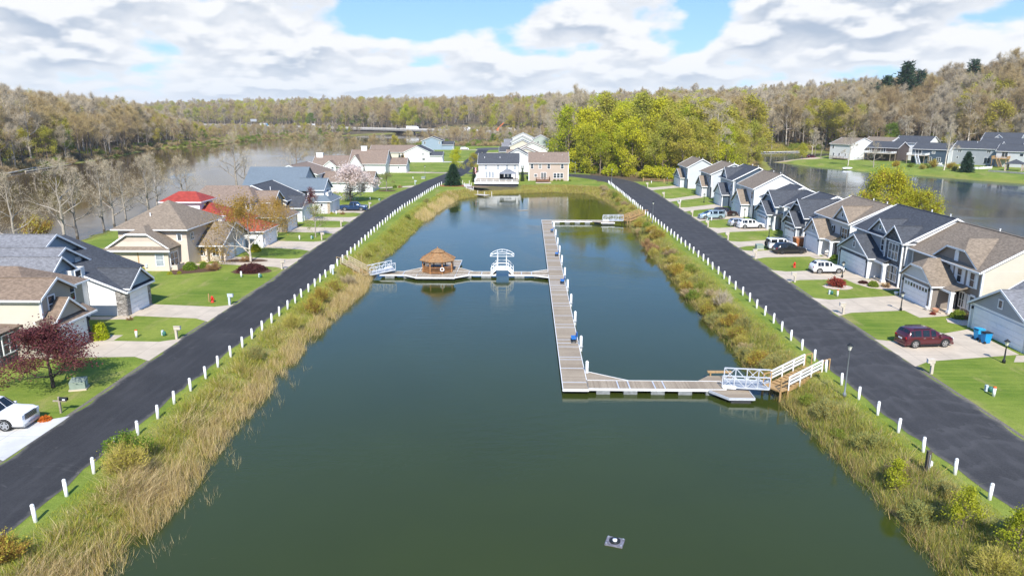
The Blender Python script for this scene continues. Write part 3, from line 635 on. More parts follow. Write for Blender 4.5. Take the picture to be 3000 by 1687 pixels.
G_LAKE = 'houses along the lakeside road'; G_RIV = 'houses along the riverside road'
def lake_house(label, y0, y1, gy0, gy1, side, front, roof, gar=None, mx=46.3, gx=44.25, ze=5.6, zr=8.45, back=57.0, bay=None, cross=None, gze=2.75, gzr=4.95, glaz=0, door_y=None, porch=None, wins=(), low=(), shut=None, gtri=None, vents=2, corner=True):
    H = House('house', label, 'house', (50, (y0+y1)/2), side, roof, G_LAKE)
    rx = (mx+back)/2
    H.vol(mx, back, y0, y1, ze); H.gable(mx, back, y0, y1, ze, zr, 'y', .45, .3)
    H.panel('W', mx, -y1+.02, -y0-.02, -.2, ze-.02, front) if front is not side else None
    gm = gar or front
    H.vol(gx, mx-.02, gy0, gy1, gze, mat=side); H.panel('W', gx, -gy1, -gy0, -.2, gze, gm)
    H.gable(gx, mx+.6, gy0, gy1, gze, gzr, 'x', .35, .28, True, False, wall=gm)
    gm_c = (gy0+gy1)/2
    if gtri: H.tri('W', gx-.035, gm_c, (gy1-gy0)/2-.25, gze+.12, gzr-.18, gtri)
    H.panel('W', gx, -gy1+.1, -gy0-.1, gze-.10, gze+.10, WHITE, .06, 'trim')
    H.garage('W', gx-.03, gm_c, gy1-gy0-1.3, 2.15, 0, glaz)
    H.win('W', gx-.07, gm_c, gze+.65, .5, .7, 1, sash=False)
    if corner: H.corners([(mx-.02, y0), (mx-.02, y1), (back, y0), (gx-.02, gy0), (gx-.02, gy1)], gze); H.corners([(mx-.02, y0)], ze)
    if porch:
        p0, p1 = porch
        H.slope([(gx+.55, p0-.25, gze-.12), (mx, p0-.25, gze+.62), (mx, p1, gze+.62), (gx+.55, p1, gze-.12)])
        H.mb('trim', WHITE).box(gx+.5, gx+.62, p0-.25, p1, gze-.42, gze-.14); H.mb('trim', WHITE).box(gx+.62, mx-.03, p0-.27, p0-.19, gze-.42, gze-.27)
        H.column(gx+.85, p0, .12, gze-.42); m = MB(); m.box(gx+.55, mx-.04, p0-.2, p1-.02, 0, .14); m.box(gx+.2, gx+.55, p0+.4, p1-.3, 0, .07); m.build('step', CONC, H.e)
        H.door('W', mx-.04, (p0+p1)/2+.2, 1.0, 2.05, .16)
    if bay:                                              # projecting bay with its own gable
        b0, b1, bm, bz = bay
        H.vol(mx-.45, mx+.02, b0, b1, ze, mat=bm); H.gable(mx-.45, mx+2.6, b0, b1, ze, bz, 'x', .3, .25, True, False, wall=bm)
        fx = mx-.45; H.corners([(fx, b0), (fx, b1)], ze)
    else: fx = mx-.03
    if cross:
        c0, c1, cm, cz = cross
        H.gable(mx-.02, rx, c0, c1, ze+.05, cz, 'x', .25, .25, True, False, wall=cm)
        H.win('W', mx-.05, (c0+c1)/2, ze+.55, .55, .6, 1, sash=False)
    for y, z, w, h, mu in wins: H.win('W', fx if bay and bay[0] < y < bay[1] else mx-.03, y, z, w, h, mu, shut)
    for y, z, w, h, mu in low: H.win('W', fx if bay and bay[0] < y < bay[1] else mx-.03, y, z, w, h, mu, shut)
    for i in range(vents): H.pipe(rx+.5, y0+2+4.2*i, zr, .35)
    H.mb('trim', WHITE).tube((mx+.25, y0-.06, .1), (mx+.25, y0-.06, ze-.2), .05, .05, 6)   # downpipe
    H.meter('S', y0, back-3); H.light('W', gx-.03, gy0+.3); H.light('W', gx-.03, gy1-.3)
    # lake side: patio doors and windows
    for yy in (y0+3, y1-3): H.win('E', back, yy, 3.2, 1.2, 1.3, 2); H.slider('E', back, yy, 1.8, 2.05, .15)
    return H
# one by one, coming up the road
H = lake_house('pale grey garage-fronted house with dark pediment and white vent, by two blue bins', 57.2, 70.0, 61.6, 70.2, S_LGREY, S_LGREY, RF_GREY, S_LGREY, mx=47.0, gx=44.6, ze=3.0, zr=6.4, gze=2.5, gzr=4.75, gtri=S_GREY, vents=1); H.done()
H = House('house', 'taupe two-storey house with clipped gables, white shutters and paned garage door', 'house', (50, 79), S_TAUPE, RF_TAN, G_LAKE)
mx, gx = 46.9, 44.1
H.vol(mx, 57, 72.8, 86.4, 5.2); H.gable(mx, 57, 72.8, 86.4, 5.2, 8.1, 'y', .5, .3); H.mb('wall', S_CREAM).box(mx+.02, 57-.02, 72.75, 72.79, -.2, 5.15); H.mb('wall', S_CREAM).add([(mx+.1, 72.77, 5.15), (56.9, 72.77, 5.15), (51.95, 72.77, 7.95)], [(0, 1, 2)])  # south wall sheeted in lighter siding: its sunlight is put into the colour
H.vol(gx, mx-.02, 76.7, 82.9, 2.8)
def clipped(x0, x1, y0, y1, ze, zc, zr, wall, cut):
    """front gable whose peak is cut by a small hip; ridge along x"""
    mid = (y0+y1)/2; k = (zc-ze)/(zr-ze); w0 = y0+(mid-y0)*k; w1 = y1-(y1-mid)*k; sl = (zr-ze)/(mid-y0); ov = .35; t = .15; zo = ze-sl*ov; e = .28
    H.mb('wall', wall).add([(x0, y0, ze), (x0, y1, ze), (x0, w1, zc), (x0, w0, zc)], [(0, 1, 2, 3)])
    for a, b2, bb in ((y0-ov, w0, 1), (y1+ov, w1, -1)):
        H.slope([(x0-e, a, zo+t), (x1, a, zo+t), (x1, mid, zr+t), (x0+cut, mid, zr+t), (x0-e, b2, zc+t)], t)
        p, q = (x0-e-.04, a, zo-.02), (x0-e-.04, b2, zc-.02); H.mb('trim', WHITE).add([p, q, (q[0], q[1], q[2]+.2), (p[0], p[1], p[2]+.2)], [(0, 1, 2, 3)])
        u = sorted((a, a-.1*bb)); H.mb('trim', WHITE).box(x0-e, x1, u[0], u[1], zo-.02, zo+t-.04)
    H.slope([(x0-e, w0, zc+t), (x0-e, w1, zc+t), (x0+cut, mid, zr+t)], t); H.mb('trim', WHITE).box(x0-e-.06, x0-e-.02, w0, w1, zc-.05, zc+t)
clipped(gx, mx+.7, 76.7, 82.9, 2.8, 4.15, 5.0, S_LGREY, .9); clipped(mx-.04, 51, 73.3, 81.8, 5.0, 6.6, 7.6, S_TAUPE, 1.0)
H.garage('W', gx-.01, 79.8, 4.9, 2.2, 0, 8); H.panel('W', gx, -82.8, -76.8, 2.66, 2.82, WHITE, .05, 'trim')
H.corners([(gx, 76.7), (gx, 82.9)], 2.8); H.corners([(mx, 72.8), (mx, 86.4)], 5.2)
for y in (78.9, 76.7, 74.4): H.win('W', mx, y, 3.15, .75, 1.45, 1, WHITE, arch=True)
for y in (75.7, 73.9): H.win('W', mx, y, .65, .75, 1.5, 1, WHITE, arch=True)
H.win('W', mx-.05, 77.6, 5.35, .5, .9, 1, glass=WHITE, arch=True, sash=False)
H.slope([(45.0, 74.6, 2.6), (mx, 74.6, 3.05), (mx, 76.75, 3.05), (45.0, 76.75, 2.6)]); H.column(45.2, 74.8, .14, 2.45); m = MB(); m.box(44.9, mx-.02, 74.5, 76.65, 0, .16); m.box(44.5, 44.9, 75.0, 76.4, 0, .08); m.build('step', CONC, H.e)
H.mb('trim', WHITE).box(44.93, 45.06, 74.5, 76.7, 2.28, 2.5); H.door('W', mx, 76.2, .95, 2.05, .18); H.pipe(52.6, 75.5, 8.1, .3); H.pipe(52.6, 80, 8.1, .3); H.meter('S', 72.75, 55); H.light('W', gx, 77.0); H.light('W', gx, 82.6); H.done()
H = lake_house('white-sided house with dark ledge-stone front and triple windows under charcoal roof', 86.8, 100.4, 91.9, 100.6, S_WHITE, S_GREY, RF_DK, STONE_D, mx=46.2, bay=(86.85, 91.0, STONE_D, 7.2), cross=(91.2, 96.2, S_GREY, 7.4), porch=(89.4, 91.9), wins=((88.9, 3.2, 2.3, 1.9, 3), (92.6, 3.6, .7, 1.4, 1)), low=((88.6, .5, 2.3, 1.9, 3),), gtri=S_GREY); H.done()
H = lake_house('white house with warm tan roof, dark shutters and square porch post', 103, 115, 107.8, 113.6, S_WHITE, S_LGREY, RF_TAN, S_LGREY, mx=46.5, ze=5.5, zr=8.0, cross=(103.4, 108.4, S_LGREY, 7.5), porch=(105.7, 107.8), wins=((104.7, 3.0, 1.7, 1.5, 2), (109, 3.4, .6, .9, 1)), low=((104.6, .6, 1.7, 1.5, 2),), shut=BLACKM); H.done()
def dark_ranch(label, y0, y1, gy0, gy1, side, front, step):
    H = House('house', label, 'house', (50, (y0+y1)/2), side, RF_DK, G_LAKE); g = 44.4; c = (gy0+gy1)/2
    H.vol(g, 46.4, gy0, gy1, 2.85); H.panel('W', g, -gy1, -gy0, -.2, 2.85, front); H.gable(g, 49, gy0, gy1, 2.85, 4.75, 'x', .4, .4, True, False, wall=front)
    H.vol(45.6, 50, gy0-.35, gy1+.6, 4.3, 2.2); H.gable(45.6, 51.5, gy0-.35, gy1+.6, 4.35, 6.75, 'x', .4, .4, True, False, wall=front); H.panel('W', 45.6, -gy1-.5, -gy0+.3, 3.0, 4.3, front)
    H.vol(46.6, 57, y0, step, 4.5); H.gable(46.6, 57, y0, step, 4.5, 6.75, 'y', .45, .3, True, False)
    H.vol(46.4, 57.2, step, y1, 4.9); H.gable(46.4, 57.2, step, y1, 4.9, 7.2, 'y', .45, .02, True, True)
    H.garage('W', g-.03, c, gy1-gy0-1.3, 2.15, 0, 7); H.win('W', 45.56, c, 4.0, .6, .8, 1); H.panel('W', g, -gy1+.1, -gy0-.1, 2.74, 2.92, WHITE, .06, 'trim')
    for zc, hw, xx in ((4.0, 1.0, g-.42), (6.0, 1.0, 45.18)): H.mb('trim', WHITE).box(xx-.06, xx, c-hw, c+hw, zc-.08, zc+.06)
    H.corners([(g, gy0), (g, gy1)], 2.85); H.corners([(46.6, y0), (57, y0)], 4.5); H.slope([(45, y0+.5, 2.7), (46.6, y0+.5, 3.1), (46.6, gy0, 3.1), (45, gy0, 2.7)]); H.column(45.2, y0+.7, 0, 2.6, .25); H.door('W', 46.58, (y0+gy0)/2+.3); H.win('W', 46.6, y0+1.2, .8, 1.0, 1.4)
    H.pipe(53.5, y0+3, 6.2, .4); H.pipe(53, y0+7, 6.6, .4); H.meter('S', y0, 54); H.light('W', g-.03, gy0+.3); H.slider('E', 57.2, y1-3); H.win('E', 57, y0+2, 1, 1.4, 1.3, 2); return H.done()
dark_ranch('dark slate-fronted house with paned garage door behind the pale jeep', 116.2, 128.4, 118.0, 123.6, S_GREY, S_DGREY, 121)
dark_ranch('charcoal-roofed house with blue-grey gable in front of the white crossover', 130.4, 143.2, 132.3, 138.9, S_LGREY, S_BLUE, 136)
H = lake_house('tall bright white house with tan roof and open garage bay by the minivan', 146, 157, 148.5, 155.3, S_WHITE, S_WHITE, RF_TAN, S_WHITE, mx=45.9, gx=44.2, ze=6.1, zr=8.8, back=56, gzr=5.2, wins=((147.4, 3.9, 1.0, 1.4, 1), (154.6, 3.9, .9, 1.3, 1)), low=()); H.done()
H = lake_house('blue-grey sided house with charcoal roof and white-trimmed upper porch', 163, 174.2, 165.4, 172.3, S_NAVY, S_LGREY, RF_DK, S_LGREY, mx=46.4, gx=44.7, ze=6.2, zr=8.9, cross=(168.2, 173, S_LGREY, 8.4), wins=((164.6, 3.6, 1.1, 1.5, 1), (167.4, 3.6, .8, 1.5, 1)), gtri=S_WHITE); H.done()
H = lake_house('light grey house with brown-grey roof and small front gable, beside a pale shrub', 182, 193.3, 184.8, 191.2, S_LGREY, S_GREY, RF_TAN, S_GREY, mx=46.2, gx=44.7, ze=6.0, zr=8.4, wins=((183.4, 3.6, .9, 1.4, 1), (186.5, 3.6, .9, 1.4, 1))); H.done()
H = lake_house('last pale blue-grey house of the lake row, against the green grove', 205, 217.2, 208, 217.3, S_LGREY, S_BLUE, RF_TAN, S_BLUE, mx=45.3, gx=44.0, ze=6.0, zr=8.1, back=53, wins=((206.4, 3.6, .9, 1.4, 1),), corner=True); H.win('S', 205, 49.6, 3.7, 1.5, 1.2, 2); H.done()
# ------------------------------------------------------------------ houses beside the river
# tan two-storey
H = House('house', 'tan-sided two-storey house with brown roof behind the purple plum tree', 'house', (-48, 63), S_TAN, RF_BRN, G_RIV)
H.vol(-46, -41.5, 58.6, 64.1, 2.9); H.slope([(-40.9, 58.1, 2.85), (-40.9, 64.7, 2.85), (-42.25, 64.7, 3.55), (-42.25, 58.1, 3.55)]); H.mb('trim', WHITE).box(-40.9, -40.8, 58.1, 64.7, 2.66, 2.84)
H.gable(-43.0, -41.3, 59.3, 63.2, 3.25, 4.75, 'x', .2, .2, False, True, wall=S_TAN)
H.garage('E', -41.5, 61.6, 4.2, 2.2); H.panel('E', -41.5, 63.85, 64.1, -.1, 2.8, STONE_D, .1); H.light('E', -41.4, 64.0); H.panel('E', -41.5, 58.6, 59.3, -.1, 2.8, STONE_D, .1)
H.vol(-50, -42.3, 59.2, 63.4, 5.35, mat=S_TAN); H.mb('wall', S_CREAM).box(-49.9, -42.32, 59.14, 59.19, .2, 5.3); H.gable(-50, -42.3, 59.2, 63.4, 5.35, 6.55, 'x', .4, .35, False, True, wall=S_TAN)
H.vol(-60, -43.7, 60.4, 67.4, 5.15); H.hip(-60, -43.7, 59.6, 67.4, 5.15, 7.1, .45, 3, 3.2, 'x')
H.win('E', -42.3, 60.6, 3.75, .85, 1.45, 1); H.win('E', -43.7, 65.6, 3.5, .85, 1.45, 1)
H.vol(-55, -44.6, 56.6, 59.1, 2.9, mat=STONE_D); H.slope([(-44.1, 56.2, 3.0), (-44.1, 59.12, 3.0), (-55.5, 59.12, 3.3), (-55.5, 56.2, 3.3)], .1); H.win('E', -44.6, 57.8, .9, 1.5, 1.6, 2); H.win('S', 56.6, -46, .8, 1.7, 1.6, 3); H.corners([(-42.3, 59.2)], 5.35)
H.mb('trim', WHITE).tube((-42.2, 59.05, 3.2), (-42.2, 59.05, 5.1), .05, .05, 6); H.done()
# blue-gabled with white garage
H = House('house', 'blue-gabled house with broad grey roof and white garage edged in stone', 'house', (-50, 74), S_BLUE, RF_GREY, G_RIV)
H.vol(-49, -42.45, 72.3, 77.2, 2.75, mat=S_WHITE); H.mb('wall', S_WHITE).add([(-42.45, 72.3, 2.75), (-49, 72.3, 2.75), (-49, 72.3, 5.4)], [(0, 1, 2)])
H.slope([(-42.0, 71.9, 2.72), (-42.0, 77.6, 2.72), (-49.4, 77.6, 5.75), (-49.4, 71.9, 5.75)], .16, RF_DK); tm = H.mb('trim', WHITE)
tm.add([(-42.0, 71.87, 2.5), (-42.0, 71.87, 2.72), (-49.4, 71.87, 5.75), (-49.4, 71.87, 5.5), (-42.0, 71.82, 2.5), (-42.0, 71.82, 2.72), (-49.4, 71.82, 5.75), (-49.4, 71.82, 5.5)], [(0,1,2,3),(7,6,5,4),(0,4,5,1),(1,5,6,2),(2,6,7,3),(3,7,4,0)]); tm.box(-42.0, -41.9, 71.9, 77.6, 2.5, 2.7)
H.gable(-46.5, -42.1, 72.6, 77.1, 2.98, 4.55, 'x', .2, .25, False, True, wall=S_BLUE, mat=RF_DK)
H.garage('E', -42.4, 74.8, 3.6, 2.15); H.panel('E', -42.45, 72.3, 72.95, -.1, 2.7, STONE_G, .14); H.panel('E', -42.45, 76.65, 77.2, -.1, 2.7, STONE_G, .14); H.panel('E', -42.45, 72.96, 76.64, 2.3, 2.7, STONE_D, .1); H.panel('S', 72.3, -43.4, -42.36, -.1, 2.7, STONE_G, .1)
H.vol(-68, -50.8, 70.5, 81, 5.0); H.gable(-68, -50.8, 68.3, 81.0, 4.9, 8.15, 'x', .4, .4, True, True); H.vol(-50.7, -48.6, 70.4, 76, 5.2); H.gable(-58, -48.6, 68.4, 76.6, 5.0, 7.15, 'x', .4, .4, False, True)
H.vol(-48.5, -47.0, 67.6, 71.2, 5.3); H.gable(-58, -47.0, 67.5, 71.3, 5.35, 6.8, 'x', .35, .35, False, True); H.win('E', -47, 69.5, 3.7, 1.9, 1.15, 2); H.vol(-47.6, -46.3, 70.0, 72.2, 5.4, mat=S_WHITE); H.win('E', -46.3, 71.0, 3.9, .9, 1.3, 1)
H.slope([(-46.0, 76.8, 3.5), (-46.0, 83.2, 3.2), (-53, 80, 7.4), (-53, 77.5, 7.4)], .16, RF_DK); H.vol(-55, -46.6, 76.5, 82.4, 3.3)
for i in range(5): H.mb('louver', WHITE).box(-48.55, -48.46, 74.2, 75.3, 5.25+.13*i, 5.31+.13*i)
for i in range(5): H.mb('louver', WHITE).box(-50.75, -50.66, 76.2, 77.6, 5.5+.13*i, 5.56+.13*i)
H.done()
# beige hip-roofed
H = House('house', 'beige stucco house with broad hip roof and clipped front gable', 'house', (-50, 99), S_PEACH, RF_TAN, G_RIV)
H.vol(-57.2, -48.7, 94.3, 103, 2.75); sl = RF_TAN
H.slope([(-57.4, 93.7, 2.95), (-48.2, 93.7, 2.95), (-48.5, 94.4, 3.35), (-57.1, 94.4, 3.35)]); H.mb('trim', WHITE).box(-57.5, -48.1, 93.6, 93.7, 2.72, 2.95)
H.mb('wall', S_PEACH).add([(-56.6, 94.42, 3.3), (-48.9, 94.42, 3.3), (-51.4, 94.42, 5.0), (-53.9, 94.42, 5.0)], [(0, 1, 2, 3)])
for p in ([(-48.3, 94.1, 3.1), (-48.3, 101, 3.1), (-52.65, 101, 5.9), (-52.65, 96.2, 5.9), (-51.2, 94.1, 5.1)], [(-57.2, 94.1, 3.1), (-54.1, 94.1, 5.1), (-52.65, 96.2, 5.9), (-52.65, 101, 5.9), (-57.2, 101, 3.1)], [(-54.1, 94.1, 5.1), (-51.2, 94.1, 5.1), (-52.65, 96.2, 5.9)]): H.slope(p)
for p, q in (((-48.3, 3.0), (-51.2, 5.0)), ((-57.2, 3.0), (-54.1, 5.0))): H.mb('trim', WHITE).add([(p[0], 94.05, p[1]-.1), (q[0], 94.05, q[1]-.1), (q[0], 94.05, q[1]+.12), (p[0], 94.05, p[1]+.12)], [(0, 1, 2, 3)])
H.mb('trim', WHITE).box(-54.1, -51.2, 94.03, 94.08, 4.92, 5.14)
H.vol(-57.0, -47.4, 97.4, 108, 5.45); H.hip(-57.0, -47.4, 97.2, 108.6, 5.45, 8.5, .5, None, None, 'x')
H.vol(-47.4, -43.9, 101.2, 109, 2.6); H.gable(-51, -43.9, 100.4, 110.2, 2.55, 5.0, 'x', .4, .35, False, True, wall=S_PEACH); H.garage('E', -43.9, 102.9, 2.9, 2.1); H.garage('E', -43.9, 107, 3.2, 2.1)
for x in (-48.1, -46.2, -44.2): H.column(x, 100.35, 0, 2.35, .3, S_PEACH)
for x in (-47.0, -45.2): H.win('S', 101.2, x, .8, .9, 1.3, 2)
H.win('S', 94.3, -49.9, .7, 1.0, 1.6, 1, glass=GLASS_L); H.win('E', -48.7, 95.8, .5, 2.0, 1.8, 2); H.win('S', 97.4, -55.8, 3.6, .6, .9); H.win('S', 97.4, -48.4, 3.7, .5, .8); H.win('E', -47.4, 99.0, 3.6, .8, .9, 2); H.panel('S', 94.3, -52.9, -52.75, .2, 2.6, WOOD_NEW, .02)
H.vol(-48.75, -47.9, 94.9, 97.0, .7, mat=S_PEACH); H.pipe(-53.2, 99.4, 6.9, .3); H.meter('S', 94.3, -51.8, .5); H.done()
# red-roofed
H = House('house', 'white house with bright red hip roof and raised red clerestory', 'house', (-52, 117), S_WHITE, RF_RED, G_RIV)
H.vol(-48.3, -42.2, 111.9, 118.4, 2.7); H.hip(-48.3, -42.2, 111.9, 118.4, 2.7, 4.1, .4, 0, 2.6, 'x', RF_REDB); H.garage('E', -42.2, 115.2, 4.8, 2.15); H.mb('trim', WHITE).box(-42.6, -42.1, 111.7, 112.4, -.1, .6)
H.vol(-64, -48.35, 113.5, 124.5, 3.1); H.hip(-64, -48.35, 113.0, 126, 3.1, 6.3, .5, 4, 5.5, 'x')
H.vol(-60.0, -54.0, 116.6, 121.6, 6.85, 4.4); H.hip(-60.0, -54.0, 116.6, 121.6, 6.85, 8.0, .5, 1.6, 1.6, 'x'); H.mb('trim', WHITE).box(-60.3, -53.7, 116.2, 116.55, 6.45, 6.7)
H.vol(-51.2, -49.6, 109.9, 113.5, 2.9, mat=S_WHITE); H.slope([(-51.6, 109.5, 3.0), (-49.2, 109.5, 3.0), (-49.2, 113.6, 3.6), (-51.6, 113.6, 3.6)], .12); H.win('S', 113.5, -53.5, 1.0, 1.6, 1.3, 2); H.win('E', -48.3, 121.5, .9, 1.4, 1.3, 2)
m = MB(); m.plate([(-56.2, 114.9, 4.35), (-55.0, 114.9, 4.35), (-55.0, 115.9, 4.8), (-56.2, 115.9, 4.8)], .08); m.build('skylight', GLASS_L, H.e)
m = MB(); m.box(-49.0, -47.9, 110.4, 111.8, 0, 4.9); m.box(-49.15, -47.75, 110.25, 111.95, 4.9, 5.1); m.build('chimney', WHITE, H.e); H.done()
# brick
H = House('house', 'tan brick house with brown hip roof and arched entry beside the white garage', 'house', (-52, 131), BRICK, RF_WARM, G_RIV)
H.vol(-46.0, -43.4, 127.0, 133.4, 2.85); H.hip(-50, -43.4, 127.0, 133.4, 2.85, 4.7, .45, 3, 3.2, 'x'); H.garage('E', -43.4, 130.2, 4.7, 2.1)
H.vol(-64, -47, 128.6, 140, 3.0); H.hip(-64, -48, 127.2, 141, 3.0, 7.5, .5, 3.5, 4.5, 'x'); H.vol(-49.5, -47.2, 132, 137.2, 4.8); H.gable(-54, -47.2, 131.9, 137.3, 4.8, 6.5, 'x', .3, .3, False, True, wall=S_GREY)
for x in (-50.4, -52.3): H.vol(x-.55, x+.55, 128.0, 131, 5.3, 3.6, mat=S_WHITE); H.slope([(x-.8, 127.7, 5.25), (x+.8, 127.7, 5.25), (x+.8, 131, 5.7), (x-.8, 131, 5.7)], .1); H.win('S', 128.0, x, 4.2, .6, .8, sash=False)
H.win('S', 128.6, -51, .9, 1.4, 1.2, 2); H.win('S', 127.0, -45.4, .3, .9, 1.7, 1, arch=True, sash=False); H.done()
# white with dark gable
H = House('house', 'white-walled house with charcoal roof next to the tan brick one', 'house', (-50, 143), S_WHITE, RF_DK, G_RIV)
H.vol(-47.4, -44.4, 139.6, 146.6, 2.85); H.gable(-49, -44.4, 139.5, 146.7, 2.85, 4.6, 'x', .4, .3, False, True, wall=S_WHITE); H.garage('E', -44.4, 143.2, 4.8, 2.1); H.vol(-60, -47.5, 139.8, 150, 4.2); H.gable(-60, -47.5, 139.4, 150.4, 4.2, 7.0, 'y', .4, .3); H.win('S', 139.6, -46.0, 1.1, .5, .5, sash=False); H.win('S', 139.8, -53, 1.1, 1.5, 1.2, 2); H.pipe(-51.2, 142, 6.1, .5); H.done()
# slate roof
H = House('house', 'big slate-blue roofed house with white turret and balustraded garage', 'house', (-50, 157), S_WHITE, RF_SLATE, G_RIV)
H.vol(-61, -48.5, 150.5, 168, 3.3); H.slope([(-61.5, 150.0, 3.35), (-48.2, 150.0, 3.35), (-48.2, 159.2, 9.3), (-61.5, 159.2, 9.3)]); H.slope([(-61.5, 159.2, 9.3), (-48.2, 159.2, 9.3), (-48.2, 168.4, 3.35), (-61.5, 168.4, 3.35)]); H.mb('wall', S_LGREY).add([(-48.5, 150.5, 3.3), (-48.5, 168, 3.3), (-48.5, 159.2, 9.1)], [(0, 1, 2)]); H.mb('wall', S_LGREY).add([(-61, 150.5, 3.3), (-61, 168, 3.3), (-61, 159.2, 9.1)], [(0, 1, 2)])
H.vol(-48.4, -43.6, 152.6, 158.6, 5.0); H.gable(-49.5, -43.6, 152.5, 158.7, 5.0, 7.0, 'x', .35, .3, False, True, wall=S_LGREY); H.vol(-48.2, -46.4, 151.4, 152.58, 4.9); H.slope([(-48.5, 151.0, 4.9), (-46.1, 151.0, 4.9), (-46.1, 153, 5.6), (-48.5, 153, 5.6)], .12)
H.win('S', 151.4, -47.3, 2.9, .9, 1.6, 1, arch=True, sash=False, fr=BLACKM); H.win('E', -43.6, 155.6, 3.3, 1.2, 1.4, 2)
H.vol(-46.2, -42.0, 151.3, 159.2, 2.75); H.hip(-46.2, -42.0, 151.3, 159.2, 2.75, 4.2, .35, 2.2, 2.2, 'y'); H.garage('E', -42.0, 155.9, 5.2, 2.1); H.win('S', 151.3, -43.8, 1.6, .45, .5, arch=True, sash=False); r = MB()
for i in range(9): r.box(-42.9, -42.8, 153.2+.35*i, 153.3+.35*i, 3.5, 4.3)
r.box(-42.95, -42.75, 153.1, 156.2, 4.3, 4.4); r.box(-44.4, -42.9, 156.1, 156.2, 3.5, 4.35); r.box(-44.4, -42.9, 153.1, 153.2, 3.5, 4.35); r.build('balustrade', WHITE, H.e); H.panel('S', 151.3, -42.6, -42.02, -.1, 2.7, BRICK, .08); H.done()
# white garage house behind the blossom
H = House('house', 'white cottage-like garage wing with tan roof behind the blossoming tree', 'house', (-46, 198), S_WHITE, RF_WARM, G_RIV)
H.vol(-60, -41.9, 193.8, 201.6, 2.8); H.gable(-60, -41.9, 193.8, 201.6, 2.8, 5.2, 'x', .4, .3, True, True, wall=S_LGREY); H.win('E', -41.9, 197.6, 1.0, 1.2, 1.2, 2); H.vol(-70, -56, 190, 206, 5); H.gable(-70, -56, 190, 206, 5, 7.2, 'y', .4, .3); H.door('S', 193.8, -44.5); H.done()
# long white
H = House('house', 'long white house with tan roof, two white chimneys and steep front gables', 'house', (-60, 254), S_WHITE, RF_WARM, G_RIV)
H.vol(-75, -60.5, 250, 260, 2.9, -1.5); H.gable(-75, -60.5, 250, 262, 2.9, 6.0, 'x', .5, .3, True, False); H.vol(-62, -49.5, 251, 263, 3.7); H.gable(-62, -49.5, 250.9, 263.5, 3.7, 8.0, 'x', .4, .3, True, True)
H.vol(-70.4, -66.3, 248.6, 250, 3.0, -1.5); H.gable(-70.4, -66.3, 248.6, 256, 3.0, 4.6, 'y', .3, .3, True, False); H.vol(-62.2, -57.0, 249.3, 251, 2.8); H.gable(-62.2, -57.0, 249.3, 257.3, 2.7, 6.5, 'y', .3, .3, True, False)
H.vol(-49.4, -43.5, 258.2, 266, 2.9); H.gable(-50, -43.5, 258.2, 266, 2.9, 4.9, 'x', .35, .3, False, True); H.garage('E', -43.5, 262, 5); H.win('S', 258.2, -46.2, 1.6, .5, .5, sash=False)
for x, z, w, h in ((-73.4, .2, .9, 1.0), (-71.9, .2, 1.5, 1.1), (-72, -1.3, 1.6, 1.0)): H.win('S', 250, x, z, w, h, 1, sash=False)
for x in (-69.3, -67.4): H.win('S', 248.6, x, 1.3, .8, 1.4)
for x, w in ((-61.1, .6), (-59.5, 1.2), (-57.9, .6)): H.win('S', 249.3, x, 1.4, w, 1.4, 2 if w > 1 else 1)
H.win('S', 250, -64.5, 1.2, 1.5, 1.2, 2); H.chimney(-73.4, 255.4, 2.2, 1.2, 2, 7.0); H.chimney(-58.0, 257.2, 2.0, 1.0, 6, 9.2); H.pipe(-55, 254.4, 5.6, .3); H.pipe(-53.5, 253, 4.9, .3); H.done()
H = House('house', 'tan-roofed house with low orange deck and clipped cypresses', 'house', (-60, 335), S_CREAM, RF_WARM, G_RIV)
H.vol(-72, -50, 330, 341, 3.4); H.gable(-72, -50, 330, 341, 3.4, 6.2, 'x', .4, .3); H.win('S', 330, -58, 1, 1.6, 1.2, 2); H.deck(-56.4, -51, 322.5, 329.9, 1.3, WOOD_NEW, WOOD_NEW); H.done()
H = House('house', 'pale white house with charcoal roof and attached low garage up the road', 'house', (-47, 318), S_WHITE, RF_DK, G_RIV)
H.vol(-53.2, -42.4, 313, 326, 4.3); H.gable(-53.2, -42.4, 313, 326, 4.3, 6.8, 'y', .4, .3); H.vol(-42.38, -37, 313.6, 320, 2.9); H.gable(-43, -37, 313.6, 320, 2.9, 4.3, 'x', .4, .3, False, True); H.garage('E', -37, 316.8, 4.6); H.win('S', 313, -45.2, 3.1, .8, .8, 2, sash=False); H.win('S', 313, -45, .8, 1.0, 1.0, 2, sash=False); H.done()
H = House('house', 'blue-grey house with white corner windows at the head of the road', 'house', (-53, 425), S_BLUE, RF_DK, G_RIV)
H.vol(-61, -49.5, 419, 431, 5.1); H.gable(-61, -49.5, 419, 431, 5.1, 7.2, 'y', .4, .4); H.vol(-49.48, -43, 419.6, 427, 2.9); H.gable(-50, -43, 419.6, 427, 2.9, 4.6, 'x', .4, .3, False, True); H.garage('E', -43, 423.2, 5); H.corners([(-43, 419.6), (-61, 419)], 2.9); H.win('S', 419, -59.3, 3.3, .9, 1.3); H.win('S', 419, -50.8, 3.3, .9, 1.3); H.done()
